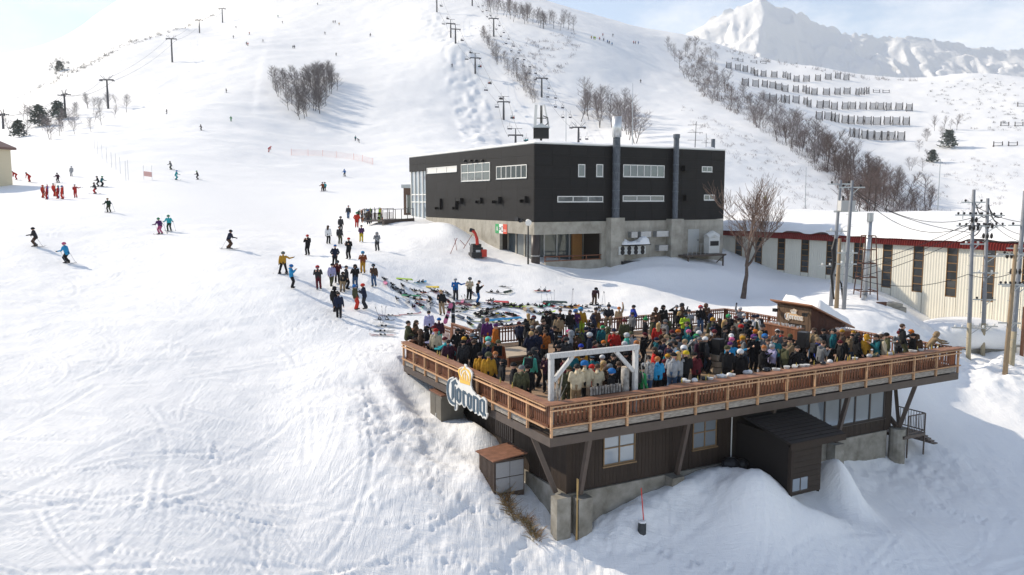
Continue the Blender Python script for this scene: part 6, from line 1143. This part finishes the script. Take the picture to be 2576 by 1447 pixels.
# people standing and skiing on the snow: feet positions
SNOWP = dict(F=(603.75, .28646, 469.6, .28646, '''380 768 mu bk hol bo c;460 895 bb bk hbl ph r;595 605 bk bk brd ph c;695 905 ch mr hrd ph c;775 505 wh bk lB st b;830 700 nv bk cbl po c;885 400 ch bk hch st b;880 508 ch ol bch st b;955 640 bk bk brd cs c;1025 362 xr rd hgn po c;950 285 ch de aD wk c;1130 335 bn* nv hbl st b;1065 490 pu* ye bch cs c;1208 567 lg* ch olg ph c;1080 765 ru mu hbb ph c;1180 880 bn* de hbk cu c;800 885 li ol bch wk b;855 850 mr bk hbk ph c;940 905 ch bk bch st r;900 930 bk tn obk be b;1015 900 bk de obk ph c;830 1108 bk bk ocr wk b;870 1165 nv bk aD wk b;1022 1085 ol xr hbl st r;1108 1078 nv ch hxr cs l;1895 1003 bl ch hwh wa c;2010 997 cr bk hch cs c;2080 1028 bk bl cch ph r;1780 1130 bk tn lY cu c;3110 1040 pm* bn hbk be c'''),
 G=(0, .31248, 362.2, .31248, '''345 438 xr rd hrd st r;380 450 rd rd hrd ra l;440 425 xr rd bgy st r;468 443 rd rd hgn cu l;505 447 xr xr hbl st l;612 436 rd rd cwh wa c;135 290 rd rd hmr be l;240 308 rd rd hmr be l;470 312 pm bk hbk sk c;795 345 bk bk hbk sk l;818 345 tl bk hgn sk r;770 403 ch rd hbk sk l;880 552 dg ol btn sk c;290 828 ch bn hbk sk l;545 962 bb bk hpk sk l;1295 727 pu pk hgn sk c;1365 703 tq dg hgn sk c;1838 845 nv bn hbk sk r;1380 208 gy ol hgy sk l;1415 290 tq tq hbl sk r;1595 288 bk bk hgn sk l;575 262 lg lg hwh st c'''),
 H=(0, .36487, 0, .36487, '''2225 1320 ru bn hbk sk c;2241 1318 tq bk hbk sk c;2378 1217 bl bk hbl sk c;2450 972 tl bk hbk st c;2477 985 bk bk hbk be l;1852 1050 rd rd hrd be r;1390 900 bk bk hbk sk l;1593 838 gn gn hgn sk c;1147 787 bk ch hbk sk r;1563 640 bk ch hbk sk l;2020 335 bk bk hbk st c;2032 335 nv bk hbk st c;2318 388 ol bk hbk st c;2242 238 bk bk hbk sk c;2297 160 bk bk hbk st c;2311 160 nv bk hbk st c;2338 175 mu bk hye st c;2553 250 bk bk hbk sk r;1815 292 bk bk hbk sk l;1709 318 rd bk hrd st c;1699 312 ch bk hbk st c;1609 265 ch bk hbk sk c;1628 195 ch bk hbk sk c;1720 240 or bk hor sk c;1947 162 ch bk hbk sk c;1917 122 gn bk hbk sk c;2190 35 dg bk hbk sk c'''),
 I=(872, .3125, 0, .3125, '''190 295 bk bk hbk sk c;850 542 bk bk hbk sk c;2367 668 bk bk hbk sk c;1970 315 mu bk hye st c;1990 318 lm bk hye st c;2001 321 lm lm hye st c;2037 325 rd bk hrd st c;2070 333 ch bk hbk st c;2100 348 bl bk hbl st c;2112 355 nv bk hbk st c;2137 366 bb bk hbk st c;2062 292 rd bk hbk sk c;2143 295 dg bk hbk sk c;2311 355 rd bk hrd st c;2325 355 ru bk hbk st c;2348 358 bl bk hbk st c;3373 1632 lm bk hye sk l'''))
SKIERS = []
ZT = dict(F='on snow beside the scattered boards', G='on the open piste', H='on the wide upper piste', I='on the high slope by the lifts')
for vk, (ox, sx, oy, sy, txt) in SNOWP.items():
    for x, y, jc, pn, ht_, po_, fc in parse(txt):
        u, v = ox + float(x) * sx, oy + float(y) * sy; q = hit(u, v, 40)
        if q is None: continue
        pat = jc.endswith('*'); hat, hcol = hatc(ht_); pose = PC[po_]; face = FC[fc] + RND.uniform(-.3, .3)
        wh = ZT[vk]
        if vk == 'F' and float(y) < 700: wh = 'on snow below the footbridge'
        if vk == 'G' and jc in ('xr', 'rd'): wh = 'in the red ski-school group'
        o = person(q + Vector((0, 0, .03)), face, CC[jc.rstrip('*')], CC[pn], hat, hcol, pose, wh, 'people out on the snow', RND.uniform(.97, 1.04), pat)
        SKIERS.append((o, q, face, pose, vk))
# riders on the chairs
r = random.Random(8)
for o, p, n, full in CHAIRS:
    if not full: continue
    for k in range(r.choice((1, 2, 2)) if n == 3 else 1):
        R = Matrix.Rotation(o.rotation_euler[2], 3, 'Z'); q = o.location + R @ Vector(((k - .5) * .7, -.02, -2.62)); person(q, .35, r.choice(['black', 'dark navy', 'teal', 'red', 'olive', 'turquoise']), 'black', 'helmet', r.choice(['black', 'white', 'blue']), 'sit', 'riding a three-seat lift chair', 'chair lift riders')
# ---------------- snowboards, skis and poles ----------------
def board_mesh(L=1.54, w=.145, waist=.125, name='snowboard'):
    n = 22; v = []; f = []
    for i in range(n + 1):
        t = i / n * 2 - 1; y = t * L / 2; ww = (waist + (w - waist) * min(1, (abs(t) / .75) ** 2)) if abs(t) < .78 else w * math.sqrt(max(.02, 1 - ((abs(t) - .78) / .22) ** 2)); z = .012 + .09 * max(0, (abs(t) - .76) / .24) ** 2
        v += [(-ww, y, z), (ww, y, z), (-ww, y, z + .014), (ww, y, z + .014)]
    for i in range(n): a = 4 * i; f += [(a, a + 4, a + 5, a + 1), (a + 2, a + 3, a + 7, a + 6), (a, a + 2, a + 6, a + 4), (a + 1, a + 5, a + 7, a + 3)]
    f += [(0, 1, 3, 2), (4 * n, 4 * n + 2, 4 * n + 3, 4 * n + 1)]; b = MB(); b.add(v, f)
    for k, fc in enumerate(b.f):                  # top sheet, base and edge take different materials
        zc = k % 4 if k < 4 * n else 2; i = k // 4; b.m[k] = 1 if zc == 0 else (0 if zc == 1 and not (5 < i < 16 and i % 5 == 0) else (2 if zc == 1 else 3))
    return b
_g = [cm('black'), cm('grey'), cm('white'), mat('steel_edge', (.3, .3, .32), .4, metal=.5)]
SB = board_mesh().mesh('snowboard', _g); SKI = board_mesh(1.72, .05, .037).mesh('ski', _g)
_b = MB(); _b.box((-.12, -.07, .027), (.12, .07, .05)); _b.tube([(-.05, -.1, .05), (-.09, -.07, .15), (-.1, .02, .25), (-.09, .09, .15), (-.05, .12, .05)], .03, 5); _b.box((.02, -.1, .05), (.08, .1, .11)); BIND = _b.mesh('binding', cm('black'))
_b = MB(); _b.box((-.04, -.16, .027), (.04, -.06, .075)); _b.box((-.04, .1, .027), (.04, .22, .085)); _b.box((-.03, -.06, .026), (.03, .1, .034)); SBIND = _b.mesh('ski_binding', cm('charcoal'))
GCOL = {**PALC}; NG = 0
def gmat(c): return mat('gloss_' + c.replace(' ', '_'), PALC[c], .3, noise=.1, nscale=4, spec=.5)
def snowboard(p, rz, c1, c2, c3, flip, tilt, label, pitch=0):
    R = Matrix.Rotation(rz, 4, 'Z') @ Matrix.Rotation(tilt, 4, 'Y') @ Matrix.Rotation(pitch, 4, 'X')
    o = ob('snowboard', SB, None, p, (0, 0, 0), 1, label=label, cat='snowboard', group='snowboards left on the snow', mats=[gmat(c1), gmat(c2), gmat(c3), None])
    if flip: R = R @ Matrix.Rotation(math.pi, 4, 'Y')
    o.rotation_euler = R.to_euler()
    for s in (-1, 1): ob('binding', BIND, o, (0, s * .27, 0), (0, 0, s * .25 + math.pi / 2 * 0))
    return o
def ski(p, rz, c1, c2, label, pitch=0, tilt=0, grp='skis left on the snow'):
    o = ob('ski', SKI, None, p, (0, 0, 0), 1, label=label, cat='ski', group=grp, mats=[gmat(c1), gmat('black'), gmat(c2), None]); o.rotation_euler = (Matrix.Rotation(rz, 4, 'Z') @ Matrix.Rotation(tilt, 4, 'Y') @ Matrix.Rotation(pitch, 4, 'X')).to_euler()
    ob('binding', SBIND, o, (0, -.05, 0)); return o
def skipole(p, d, label, grp='ski poles stuck in the snow', L=1.2):
    d = Vector(d).normalized(); o = MB().tube([(0, 0, 0), d * L], .011, 5).build('ski_pole', mat('pole_alu', (.2, .2, .22), .4, metal=.4), loc=p, label=label, cat='ski pole', group=grp); MB().tube([d * (L - .13), d * L], .02, 6).build('grip', cm('black'), o); MB().tube([d * .08, d * .085], .045, 7).build('basket', cm('black'), o); return o
def fz(x, y): return 905.6 + .16924 * x, 670.8 + .16924 * y        # enlarged view of the board field
# boards that can be told apart: x y angle(deg in picture) colours base-up
BD = '''370 200 20 dg gy lg 0;650 215 2 lm* tl gn 1;895 245 -15 bb tq wh 0;370 265 35 pk pk cr 1;490 285 30 ol bk br 0;640 300 32 tn gy cr 0;520 340 8 nv tl gy 0;560 375 9 nv wh bk 1;800 370 10 tn bn bk 0;930 395 10 rd bn mu 0;1060 335 6 ye ol lg 1;1110 385 14 mr pk rd 0;640 420 6 bk ch gy 0;770 465 -3 gn dg mt 1;860 500 3 or rd mu 0;560 500 40 lg wh gy 0;700 535 48 lg gy wh 1;1050 495 35 tn lg gy 0;1040 550 18 wh ch lg 0;930 600 60 tq mt gn 0;1010 620 50 lg wh tn 1;800 615 55 pk li mr 0;870 570 12 rd bk wh 0
1200 390 12 lg bk wh 0;1310 420 25 wh lg bk 0;1340 460 35 lg gy wh 1;1320 535 35 rd bk mr 0;1530 590 5 mr wh rd 1;1520 540 70 pk lg tn 1;1560 650 -15 gn dg lm 0;1660 395 40 pk mr pk 0;1735 590 -25 cr ye mu 0;1340 620 -20 bk ch wh 0;2000 395 0 lg ch wh 0;2210 400 -18 dg tl gn 1;1940 520 -20 lg pk gy 0;1960 575 8 bk ol br 0;2090 555 6 rd xr mr 1;2240 600 -4 ol ye bk 0;2330 610 -3 lm wh bk 0;2450 590 -4 lg lm wh 0;1850 670 -8 bk pm gy 0;2000 640 -12 bk ch gn 0;1920 735 5 bk ch wh 0;2100 740 15 ye rd bk 0;2270 730 10 rd bk gy 0;1640 800 25 bb wh bk 0;1480 775 20 nv tl bk 1;1760 740 20 bk lm gy 0;1640 870 28 bk lm ol 0;2030 825 -5 bb tl nv 1;2150 890 8 pm bk mr 0;2290 800 -6 bb lg wh 1;2300 880 -4 bk mr ch 0;2480 860 -3 bk mr rd 0'''
SB2 = '''600 245 -3 rd bk xr 0;700 365 -2 dg bk gn 1;760 365 2 dg gn bk 1;680 385 12 rd or bk 0;620 390 -10 mt gn bk 0;570 395 12 bk ch gy 0;900 395 -8 mu or ye 0;1010 405 -8 wh lg ch 0;860 405 2 mu or tn 0;1150 410 -20 tn bn bk 0;1185 440 -15 tn bk gy 0;560 460 5 li lm ye 0;650 455 -5 lm li gn 0;430 430 60 tn lg gy 1;500 432 60 tn gy lg 1;300 480 8 bk rd mr 0;210 485 15 ye rd li 0;100 478 5 bk ch gy 0;40 460 -6 bk ch gn 0;270 385 -4 bk nv ch 0'''.replace(' li ', ' lg ')
CC['br'] = 'brown'; CC['li'] = 'lilac'
def place_boards(txt, f, tag):
    for it in parse(txt):
        x, y, a, c1, c2, c3, fl = it; q = hit(*f(float(x), float(y)), 40)
        if q is None: continue
        c1 = c1.rstrip('*'); fl = fl == '1'; nrm_tilt = 0
        # picture angle -> heading on the ground (foreshortened about 7:1)
        rz = math.atan2(-math.sin(math.radians(float(a))) * 6, math.cos(math.radians(float(a)))) + math.pi / 2
        nrm_tilt = -math.copysign(RND.uniform(.3, .5) if fl else RND.uniform(.05, .25), math.sin(rz))
        lb = f"{CC[c1]} and {CC[c3]} snowboard lying {'base-up' if fl else 'bindings-up'} on the snow {tag}"
        snowboard(q + Vector((0, 0, .20 if fl else .05)), rz, CC[c1] if not fl else CC[c2], CC[c2] if not fl else CC[c1], CC[c3], fl, nrm_tilt, lb, RND.uniform(-.06, .10))
place_boards(BD, fz, 'among the heap')
place_boards(SB2, lambda x, y: (1207.5 + x * .25834, 670.8 + y * .25834), 'behind the back rail')
r = random.Random(4)
for k in range(26):                              # skis laid down in pairs between the boards
    u, v = r.choice([(r.uniform(975, 1290), r.uniform(722, 800)), (r.uniform(1120, 1500), r.uniform(758, 812)), (r.uniform(1150, 1560), r.uniform(770, 800))]); q = hit(u, v, 40)
    if q is None or dl(q).y < 18: continue
    a = math.pi / 2 + r.gauss(0, .35); c1, c2 = r.choice(['black', 'charcoal', 'red', 'lime', 'white', 'mustard', 'bright blue', 'light grey']), r.choice(['white', 'lime', 'red', 'black']); pr = Vector((math.cos(a + math.pi / 2), math.sin(a + math.pi / 2), 0)); sd = Vector((pr.y, -pr.x, 0))
    for s in (-.06, .06): ski(q + sd * s * 1.3 + Vector((0, 0, .05)), a + r.uniform(-.06, .06), c1, c2, f'{c1} and {c2} ski lying among the scattered snowboards', r.uniform(-.03, .05))
for x, y, c1, c2, a in ((350, 890, 'bright blue', 'white', 0), (350, 905, 'bright blue', 'white', .05), (330, 965, 'black', 'lime', -.06), (330, 980, 'black', 'lime', .04), (330, 1025, 'red', 'black', -.1), (340, 1040, 'red', 'black', .08)):
    q = hit(*fz(x, y), 35); ski(q + Vector((0, 0, .05)), math.pi / 2 + a, c1, c2, f'{c1} and {c2} ski laid on bare snow left of the terrace corner')
q = hit(*fz(352, 870), 35); snowboard(q + Vector((0, 0, .32)), math.pi / 2 - .12, 'black', 'charcoal', 'grey', False, .3, 'black snowboard propped across ski poles left of the terrace corner')
for i, (x, dx) in enumerate(((312, -.35), (338, -.05), (350, .15))): skipole(hit(*fz(x, 845), 35), (dx, .1, 1), 'ski pole stuck upright beside the propped black snowboard', 'poles by the propped board')
for x, y in ((890, 370), (902, 368), (603, 350), (660, 350), (706, 385), (724, 385), (1183, 395), (1220, 400)): skipole(hit(1207.5 + x * .25834, 670.8 + y * .25834, 40), (RND.uniform(-.15, .15), 0, 1), 'ski pole planted in the snow behind the back rail', 'poles behind the back rail', 1.3)
for x, y in ((1560, 660), (1580, 655), (1600, 640)): skipole(hit(*fz(x, y), 40), (RND.uniform(-.4, .4), 0, 1), 'ski pole planted among the scattered boards', 'poles among the boards')
# boards leaning at the gap in the fence
for x, y, c1, c2, tl_ in ((1310, 850, 'pink', 'red', .35), (1385, 845, 'black', 'mustard', 0)):
    q = hit(*fz(x, y), 38); o = snowboard(q + Vector((0, 0, .72)), 0, c1, c2, 'white', False, 0, f'{c1} snowboard leaning upright at the fence gap'); o.rotation_euler = (math.radians(80), tl_, .15)
# gear worn or carried by those on the slope
for o, q, face, pose, vk in SKIERS:
    R = Matrix.Rotation(face, 3, 'Z'); nm = o['label'].split(' jacket')[0].replace('person in ', '')
    if pose == 'ski':
        for s in (-1, 1): ski(q + R @ Vector((s * .15, -.1, 0)) + Vector((0, 0, .0)), face, 'black', 'grey', f'ski worn by the {nm} skier {o["label"].split(", ")[-1]}', 0, 0, 'skis on skiers')
        if vk == 'G':
            for s in (-1, 1): skipole(q + R @ Vector((s * .5, .35, 0)), R @ Vector((-s * .06, -.5, .86)), f'ski pole of the {nm} skier on the open piste', 'poles held by skiers', 1.15)
    if pose == 'board': snowboard(q + Vector((0, 0, .0)), face + math.pi / 2, 'black', 'charcoal', 'grey', False, 0, f'black snowboard under the feet of the {nm} rider')
qb = [s for s in SKIERS if s[3] == 'bend' and s[4] == 'F'][-1][1]; snowboard(qb + Vector((0, 0, -.0)), math.pi / 2, 'charcoal', 'black', 'grey', False, 0, 'dark snowboard under the bending person behind the back rail')
rg = [s for s in SKIERS if s[4] == 'G' and s[0]['label'].startswith('person in red jacket')]
for s, (c, tl_) in zip([s for s in SKIERS if s[4] == 'G'][:6], (('orange', 0), ('royal blue', 0), ('orange', .1), ('blue', .1), ('red', 0), ('orange', 1.45))):
    o = ski(s[1] + Vector((.25, -.15, .9 if tl_ < 1 else 1.35)), 0, c, 'black', f'{c} ski carried by the ski-school group', 0, 0, 'skis carried by the ski school'); o.rotation_euler = (math.pi / 2, 0, 0) if tl_ < 1 else (0, .1, math.pi / 2)
# ski rack by the footbridge
def rack():
    a, b = P(945, 560, 98), P(962, 553, 98); a = hit(942, 557, 60); b = hit(961, 556, 60); t = thing('ski_rack', 'long ski rack beside the footbridge', 'rack', a); d = b - a
    for i in range(5): MB().bar(d * (i / 4) - Vector((0, 0, .2)), d * (i / 4) + Vector((0, 0, 1.0)), .06).build('post', STEEL, t)
    MB().bar(Vector((0, 0, .95)), d + Vector((0, 0, .95)), .06).build('bar', STEEL, t)
rack(); r = random.Random(12)
for i in range(30):
    u = r.uniform(899, 962); q = hit(u, r.uniform(556, 562), 60); c = r.choice(['black', 'red', 'green', 'black', 'lime', 'maroon', 'charcoal', 'white', 'orange'])
    if i % 3 == 0: o = snowboard(q + Vector((0, 0, .75)), 0, c, 'black', 'white', False, 0, f'{c} snowboard stood upright in the rack area by the footbridge'); o.rotation_euler = (math.radians(82), r.uniform(-.15, .15), r.uniform(-.4, .4))
    else: o = ski(q + Vector((0, 0, .82)), 0, c, 'white', f'{c} ski stood upright in the rack area by the footbridge', grp='skis standing by the footbridge'); o.rotation_euler = (math.radians(82), r.uniform(-.12, .12), r.uniform(-.5, .5))
# ---------------- terrace furniture and small things ----------------
PLY = mat('plywood_top', (.46, .37, .27), .7, noise=.15, nscale=2); 
boxpart('rail_step', (.7, .62, 0.002), (DLX - .4, 1.65, .27), W_FLOOR, T)
t = thing('low_platform', 'low plywood-topped platform beside the back railing', 'platform', dw(4.0, 11.0, 0), TD); MB().box((0, 0, .5), (2.0, 2.4, .58)).build('top', PLY, t)
for x, y in ((.1, .1), (1.9, .1), (.1, 2.3), (1.9, 2.3)): MB().box((x - .07, y - .07, 0), (x + .07, y + .07, .5)).build('leg', W_RED, t)
MB().box((.1, -.02, .3), (1.9, .04, .5)).build('apron', W_RED, t)
def speaker(x, y, z0, label, lean=0):
    t = thing('loudspeaker', label, 'loudspeaker', dw(x, y, z0), TD + .3); MB().prism([(-.24, 0), (.24, 0), (.26, .8), (-.24, .8)], lambda a, b, d: (a, d, b), -.22, .24).build('cabinet', BLK, t); MB().tube([(0, -.235, .22), (0, -.222, .22)], .17, 14).build('woofer', mat('speaker_cone', (.03, .03, .03), .7), t); MB().box((-.12, -.232, .5), (.12, -.221, .7)).build('horn', mat('speaker_cone', (.03, .03, .03), .7), t); return t
speaker(12.95, 4.8, .95, 'black loudspeaker on a crate in the middle of the crowd'); t = thing('speaker_crate', 'wooden crate carrying the loudspeaker in the crowd', 'crate', dw(12.95, 4.8, 0), TD)
for z in (.02, .34, .66): MB().box((-.3, -.3, z), (.3, .3, z + .26)).build('slat_band', PLY, t)
MB().box((-.32, -.32, .92), (.32, .32, .95)).build('lid', PLY, t)
speaker(17.1, 3.0, 1.25, 'black loudspeaker on a tripod near the bar hut'); t = thing('speaker_stand', 'black tripod stand under the loudspeaker near the hut', 'stand', dw(17.1, 3.0, 0)); MB().tube([(0, 0, .4), (0, 0, 1.25)], .03, 7).build('pole', BLK, t)
for k in range(3): MB().tube([(0, 0, .5), (.45 * math.cos(k * 2.1), .45 * math.sin(k * 2.1), 0.01)], .018, 5).build('leg', BLK, t)
# bar counters and glasses
GLS = mat('clear_glass', (.75, .78, .8), .1, spec=.8, alpha=.55)
def counter(x0, y0, x1, y1, label, n, seed):
    t = thing('bar_counter', label, 'counter', dw(x0, y0, 0), TD); w, d = x1 - x0, y1 - y0; MB().box((-.05, -.05, 1.0), (w + .05, d + .05, 1.06)).build('top', W_CAP, t)
    k = max(3, int(max(w, d) / .2))
    for i in range(k): 
        if d > w: MB().box((0, i * d / k + .004, 0), (.04, (i + 1) * d / k - .004, 1.0)).build('front_board', W_RED, t)
        else: MB().box((i * w / k + .004, 0, 0), ((i + 1) * w / k - .004, .04, 1.0)).build('front_board', W_RED, t)
    r = random.Random(seed); gm = MB().tube([(0, 0, 0), (0, 0, .14)], [.03, .042], 8).mesh('glass', GLS)
    for i in range(n): q = dw(x0 + r.uniform(.05, w - .05), y0 + r.uniform(.05, d - .05), 1.06); ob('glass', gm, None, q, label=f'clear drinking glass on the counter {label.split("glasses ")[1]}', cat='glass', group=f'glasses on counter {seed}')
counter(22.5, 8.3, 22.95, 11.2, 'wooden counter with rows of glasses before the hut front', 34, 1); counter(23.6, 6.4, 25.0, 6.9, 'wooden counter with glasses beside the hut side', 26, 2)
bm1 = MB().tube([(0, 0, 0), (0, 0, .13), (0, 0, .18), (0, 0, .24)], [.03, .03, .014, .013], 8).mesh('bottle', mat('bottle_glass', (.45, .33, .06), .1, spec=.8)); r = random.Random(9)
_b = MB(); dome(_b, .14, .06, fz=.8); _b.tube([(0, .01, .0), (0, .01, .06)], [.12, .141], 14, cap=False); HLM = _b.mesh('helmet', cm('black'), True)
_b = MB(); _b.tube([(0, 0, 0), (0, 0, .1)], [.11, .15], 12); BWL = _b.mesh('bowl', mat('pale_bowl', (.6, .6, .58), .4))
for i in range(64):
    x = r.uniform(6.6, 24.6); q = dw(x, r.uniform(.27, .5), .992); k = r.random(); sec = ['near the arch end', 'about the middle', 'near the far end'][min(2, int((x - 6.6) / 6.01))]
    if k < .42: ob('beer_bottle', bm1, None, q, label=f'small amber beer bottle on the front shelf {sec}', cat='bottle', group=f'bottles on the front shelf {sec}')
    elif k < .68: ob('food_bowl', BWL, None, q, label=f'pale food bowl on the front shelf {sec}', cat='bowl', group=f'bowls on the front shelf {sec}')
    elif k < .9: c = r.choice(['black', 'olive', 'light grey', 'charcoal', 'white']); ob('ski_helmet', HLM, None, q, (0, 0, r.uniform(0, 6)), mats=[gmat(c)], label=f'{c} ski helmet resting on the front shelf {sec}', cat='helmet', group=f'helmets on the front shelf {sec}')
    else: ob('clear_cup', MB().tube([(0, 0, 0), (0, 0, .12)], [.03, .04], 8).mesh('cup', GLS), None, q, label=f'clear plastic cup on the front shelf {sec}', cat='cup', group=f'cups on the front shelf {sec}')
for y in (11.2, 10.9, 9.9, 4.1, 3.0): ob('beer_bottle', bm1, None, dw(-.05 if y < 5 else .02, y, 1.012), label='small beer bottle standing on the slope-side rail cap', cat='bottle', group='bottles on the slope-side rail')
# white birch branches in the corner
BIR = mat('birch_bark', (.60, .57, .52), .8, noise=.3, nscale=4, col2=(.2, .18, .16))
def branches(x, y, n, h, label, seed):
    t = thing('birch_branches', label, 'branches', dw(x, y, 0)); r = random.Random(seed)
    for i in range(n): a = r.uniform(0, 6.3); l = r.uniform(.05, .3); hh = h * r.uniform(.7, 1); MB().tube([(math.cos(a) * .15, math.sin(a) * .15, 0), (math.cos(a) * l * .6 + r.gauss(0, .05), math.sin(a) * l * .6, hh * .55), (math.cos(a) * l * 1.6, math.sin(a) * l * 1.6, hh)], [.035, .028, .014], 6).build('branch', BIR, t)
branches(.9, 1.0, 11, 2.0, 'bundle of white birch branches by the left arch post', 1); branches(3.9, .95, 8, 1.8, 'bundle of white birch branches by the right arch post', 2); branches(5.3, .85, 5, 2.3, 'crossed white birch branches beyond the arch', 3)
t = thing('birch_log', 'thick white birch log standing beside the arch post', 'log', dw(4.1, .75, 0)); MB().tube([(0, 0, 0), (.02, 0, 1.9)], [.2, .17], 12).build('bark', BIR, t, smooth=True); MB().tube([(.02, 0, 1.9), (.02, 0, 1.915)], [.165, .165], 12).build('cut_end', PLY, t)
# slatted dark barrel rack on the rail
t = thing('slatted_planter', 'dark slatted wooden planter on the rail inside the arch', 'planter', dw(2.0, .32, 1.012), TD)
for i in range(11): MB().box((i * .14, -.16, .03), (i * .14 + .09, -.12, .36 + .03 * (i % 2))).build('slat', mat('charred_slat', (.06, .055, .055), .8, noise=.4, nscale=6, col2=(.3, .29, .28)), t)
MB().box((-.02, -.12, 0), (1.56, .14, .3)).build('tray', W_DARK, t)
# stakes, bucket and ball in front of the cellar
def stake(u0, v0, u1, v1, m, r_, label, grp=None, lift=0):
    b = hit(u1, v1, 22) ; a = P(u0, v0, b.y - .0); o = MB().tube([(0, 0, -.25), a - b], [r_, r_ * .8], 6).build('marker_pole', m, loc=b, label=label, cat='pole', group=grp); return b
BAM = mat('bamboo', (.50, .33, .13), .6, noise=.2); RDP = mat('red_marker', (.55, .05, .04), .5)
stake(1452, 1204, 1451, 1360, BAM, .03, 'pair of tall bamboo poles at the cellar corner', 'bamboo poles at the corner'); stake(1455, 1206, 1448, 1358, BAM, .022, 'pair of tall bamboo poles at the cellar corner', 'bamboo poles at the corner'); stake(1466, 1245, 1465, 1330, BAM, .03, 'short weathered bamboo pole against the concrete pier')
b = stake(1613, 1228, 1622, 1330, RDP, .028, 'slim red marker pole standing in a dark block'); t = thing('marker_block', 'dark weathered block holding the red marker pole', 'block', b + Vector((-.15, -.1, -.3)), .3); MB().tube([(0, 0, 0), (.03, 0, .62)], [.2, .17], 8).build('block', mat('dark_slag', (.055, .06, .065), .8, noise=.4, nscale=6), t); MB().tube([(.03, 0, .62), (.03, 0, .68)], [.19, .13], 8).build('snow_cap', SNOW, t)
q = hit(1420, 1352, 22); t = thing('red_ball', 'glossy dark red ball lying at the foot of the concrete corner', 'ball', q + Vector((0, 0, .12))); MB().blob((0, 0, 0), (.16, .16, .15), 14, 10).build('shell', mat('red_ball', (.35, .02, .02), .25), t, smooth=True); MB().tube([(0, -.02, .13), (0, -.03, .18)], [.03, .02], 6).build('cap', BLK, t)
q = dw(9.8, .35); q.z = gz(q.x, q.y); t = thing('rubbish_heap', 'dark snow-free heap of sacks against the shaded wall', 'heap', q); MB().blob((0, 0, .2), (.45, .35, .3), 10, 6).build('sack', BLK, t); MB().blob((.5, .1, .15), (.35, .3, .25), 10, 6).build('sack', BLK, t)
HAZE = 1.5e-4
# ---------------- thin bright winter haze ----------------
hz = bpy.data.materials.new('haze'); hz.use_nodes = True; t = hz.node_tree; t.nodes.clear()
o_ = t.nodes.new('ShaderNodeOutputMaterial'); v_ = t.nodes.new('ShaderNodeVolumePrincipled'); v_.inputs['Color'].default_value = (.95, .97, 1, 1); v_.inputs['Density'].default_value = HAZE; v_.inputs['Anisotropy'].default_value = .1
t.links.new(v_.outputs[0], o_.inputs['Volume'])
zlo = float(_Z.min()) - 1.5
MB().box((-2600, -60, zlo), (4200, 2900, float(CZ + 720))).build('haze', hz, kind='stuff')
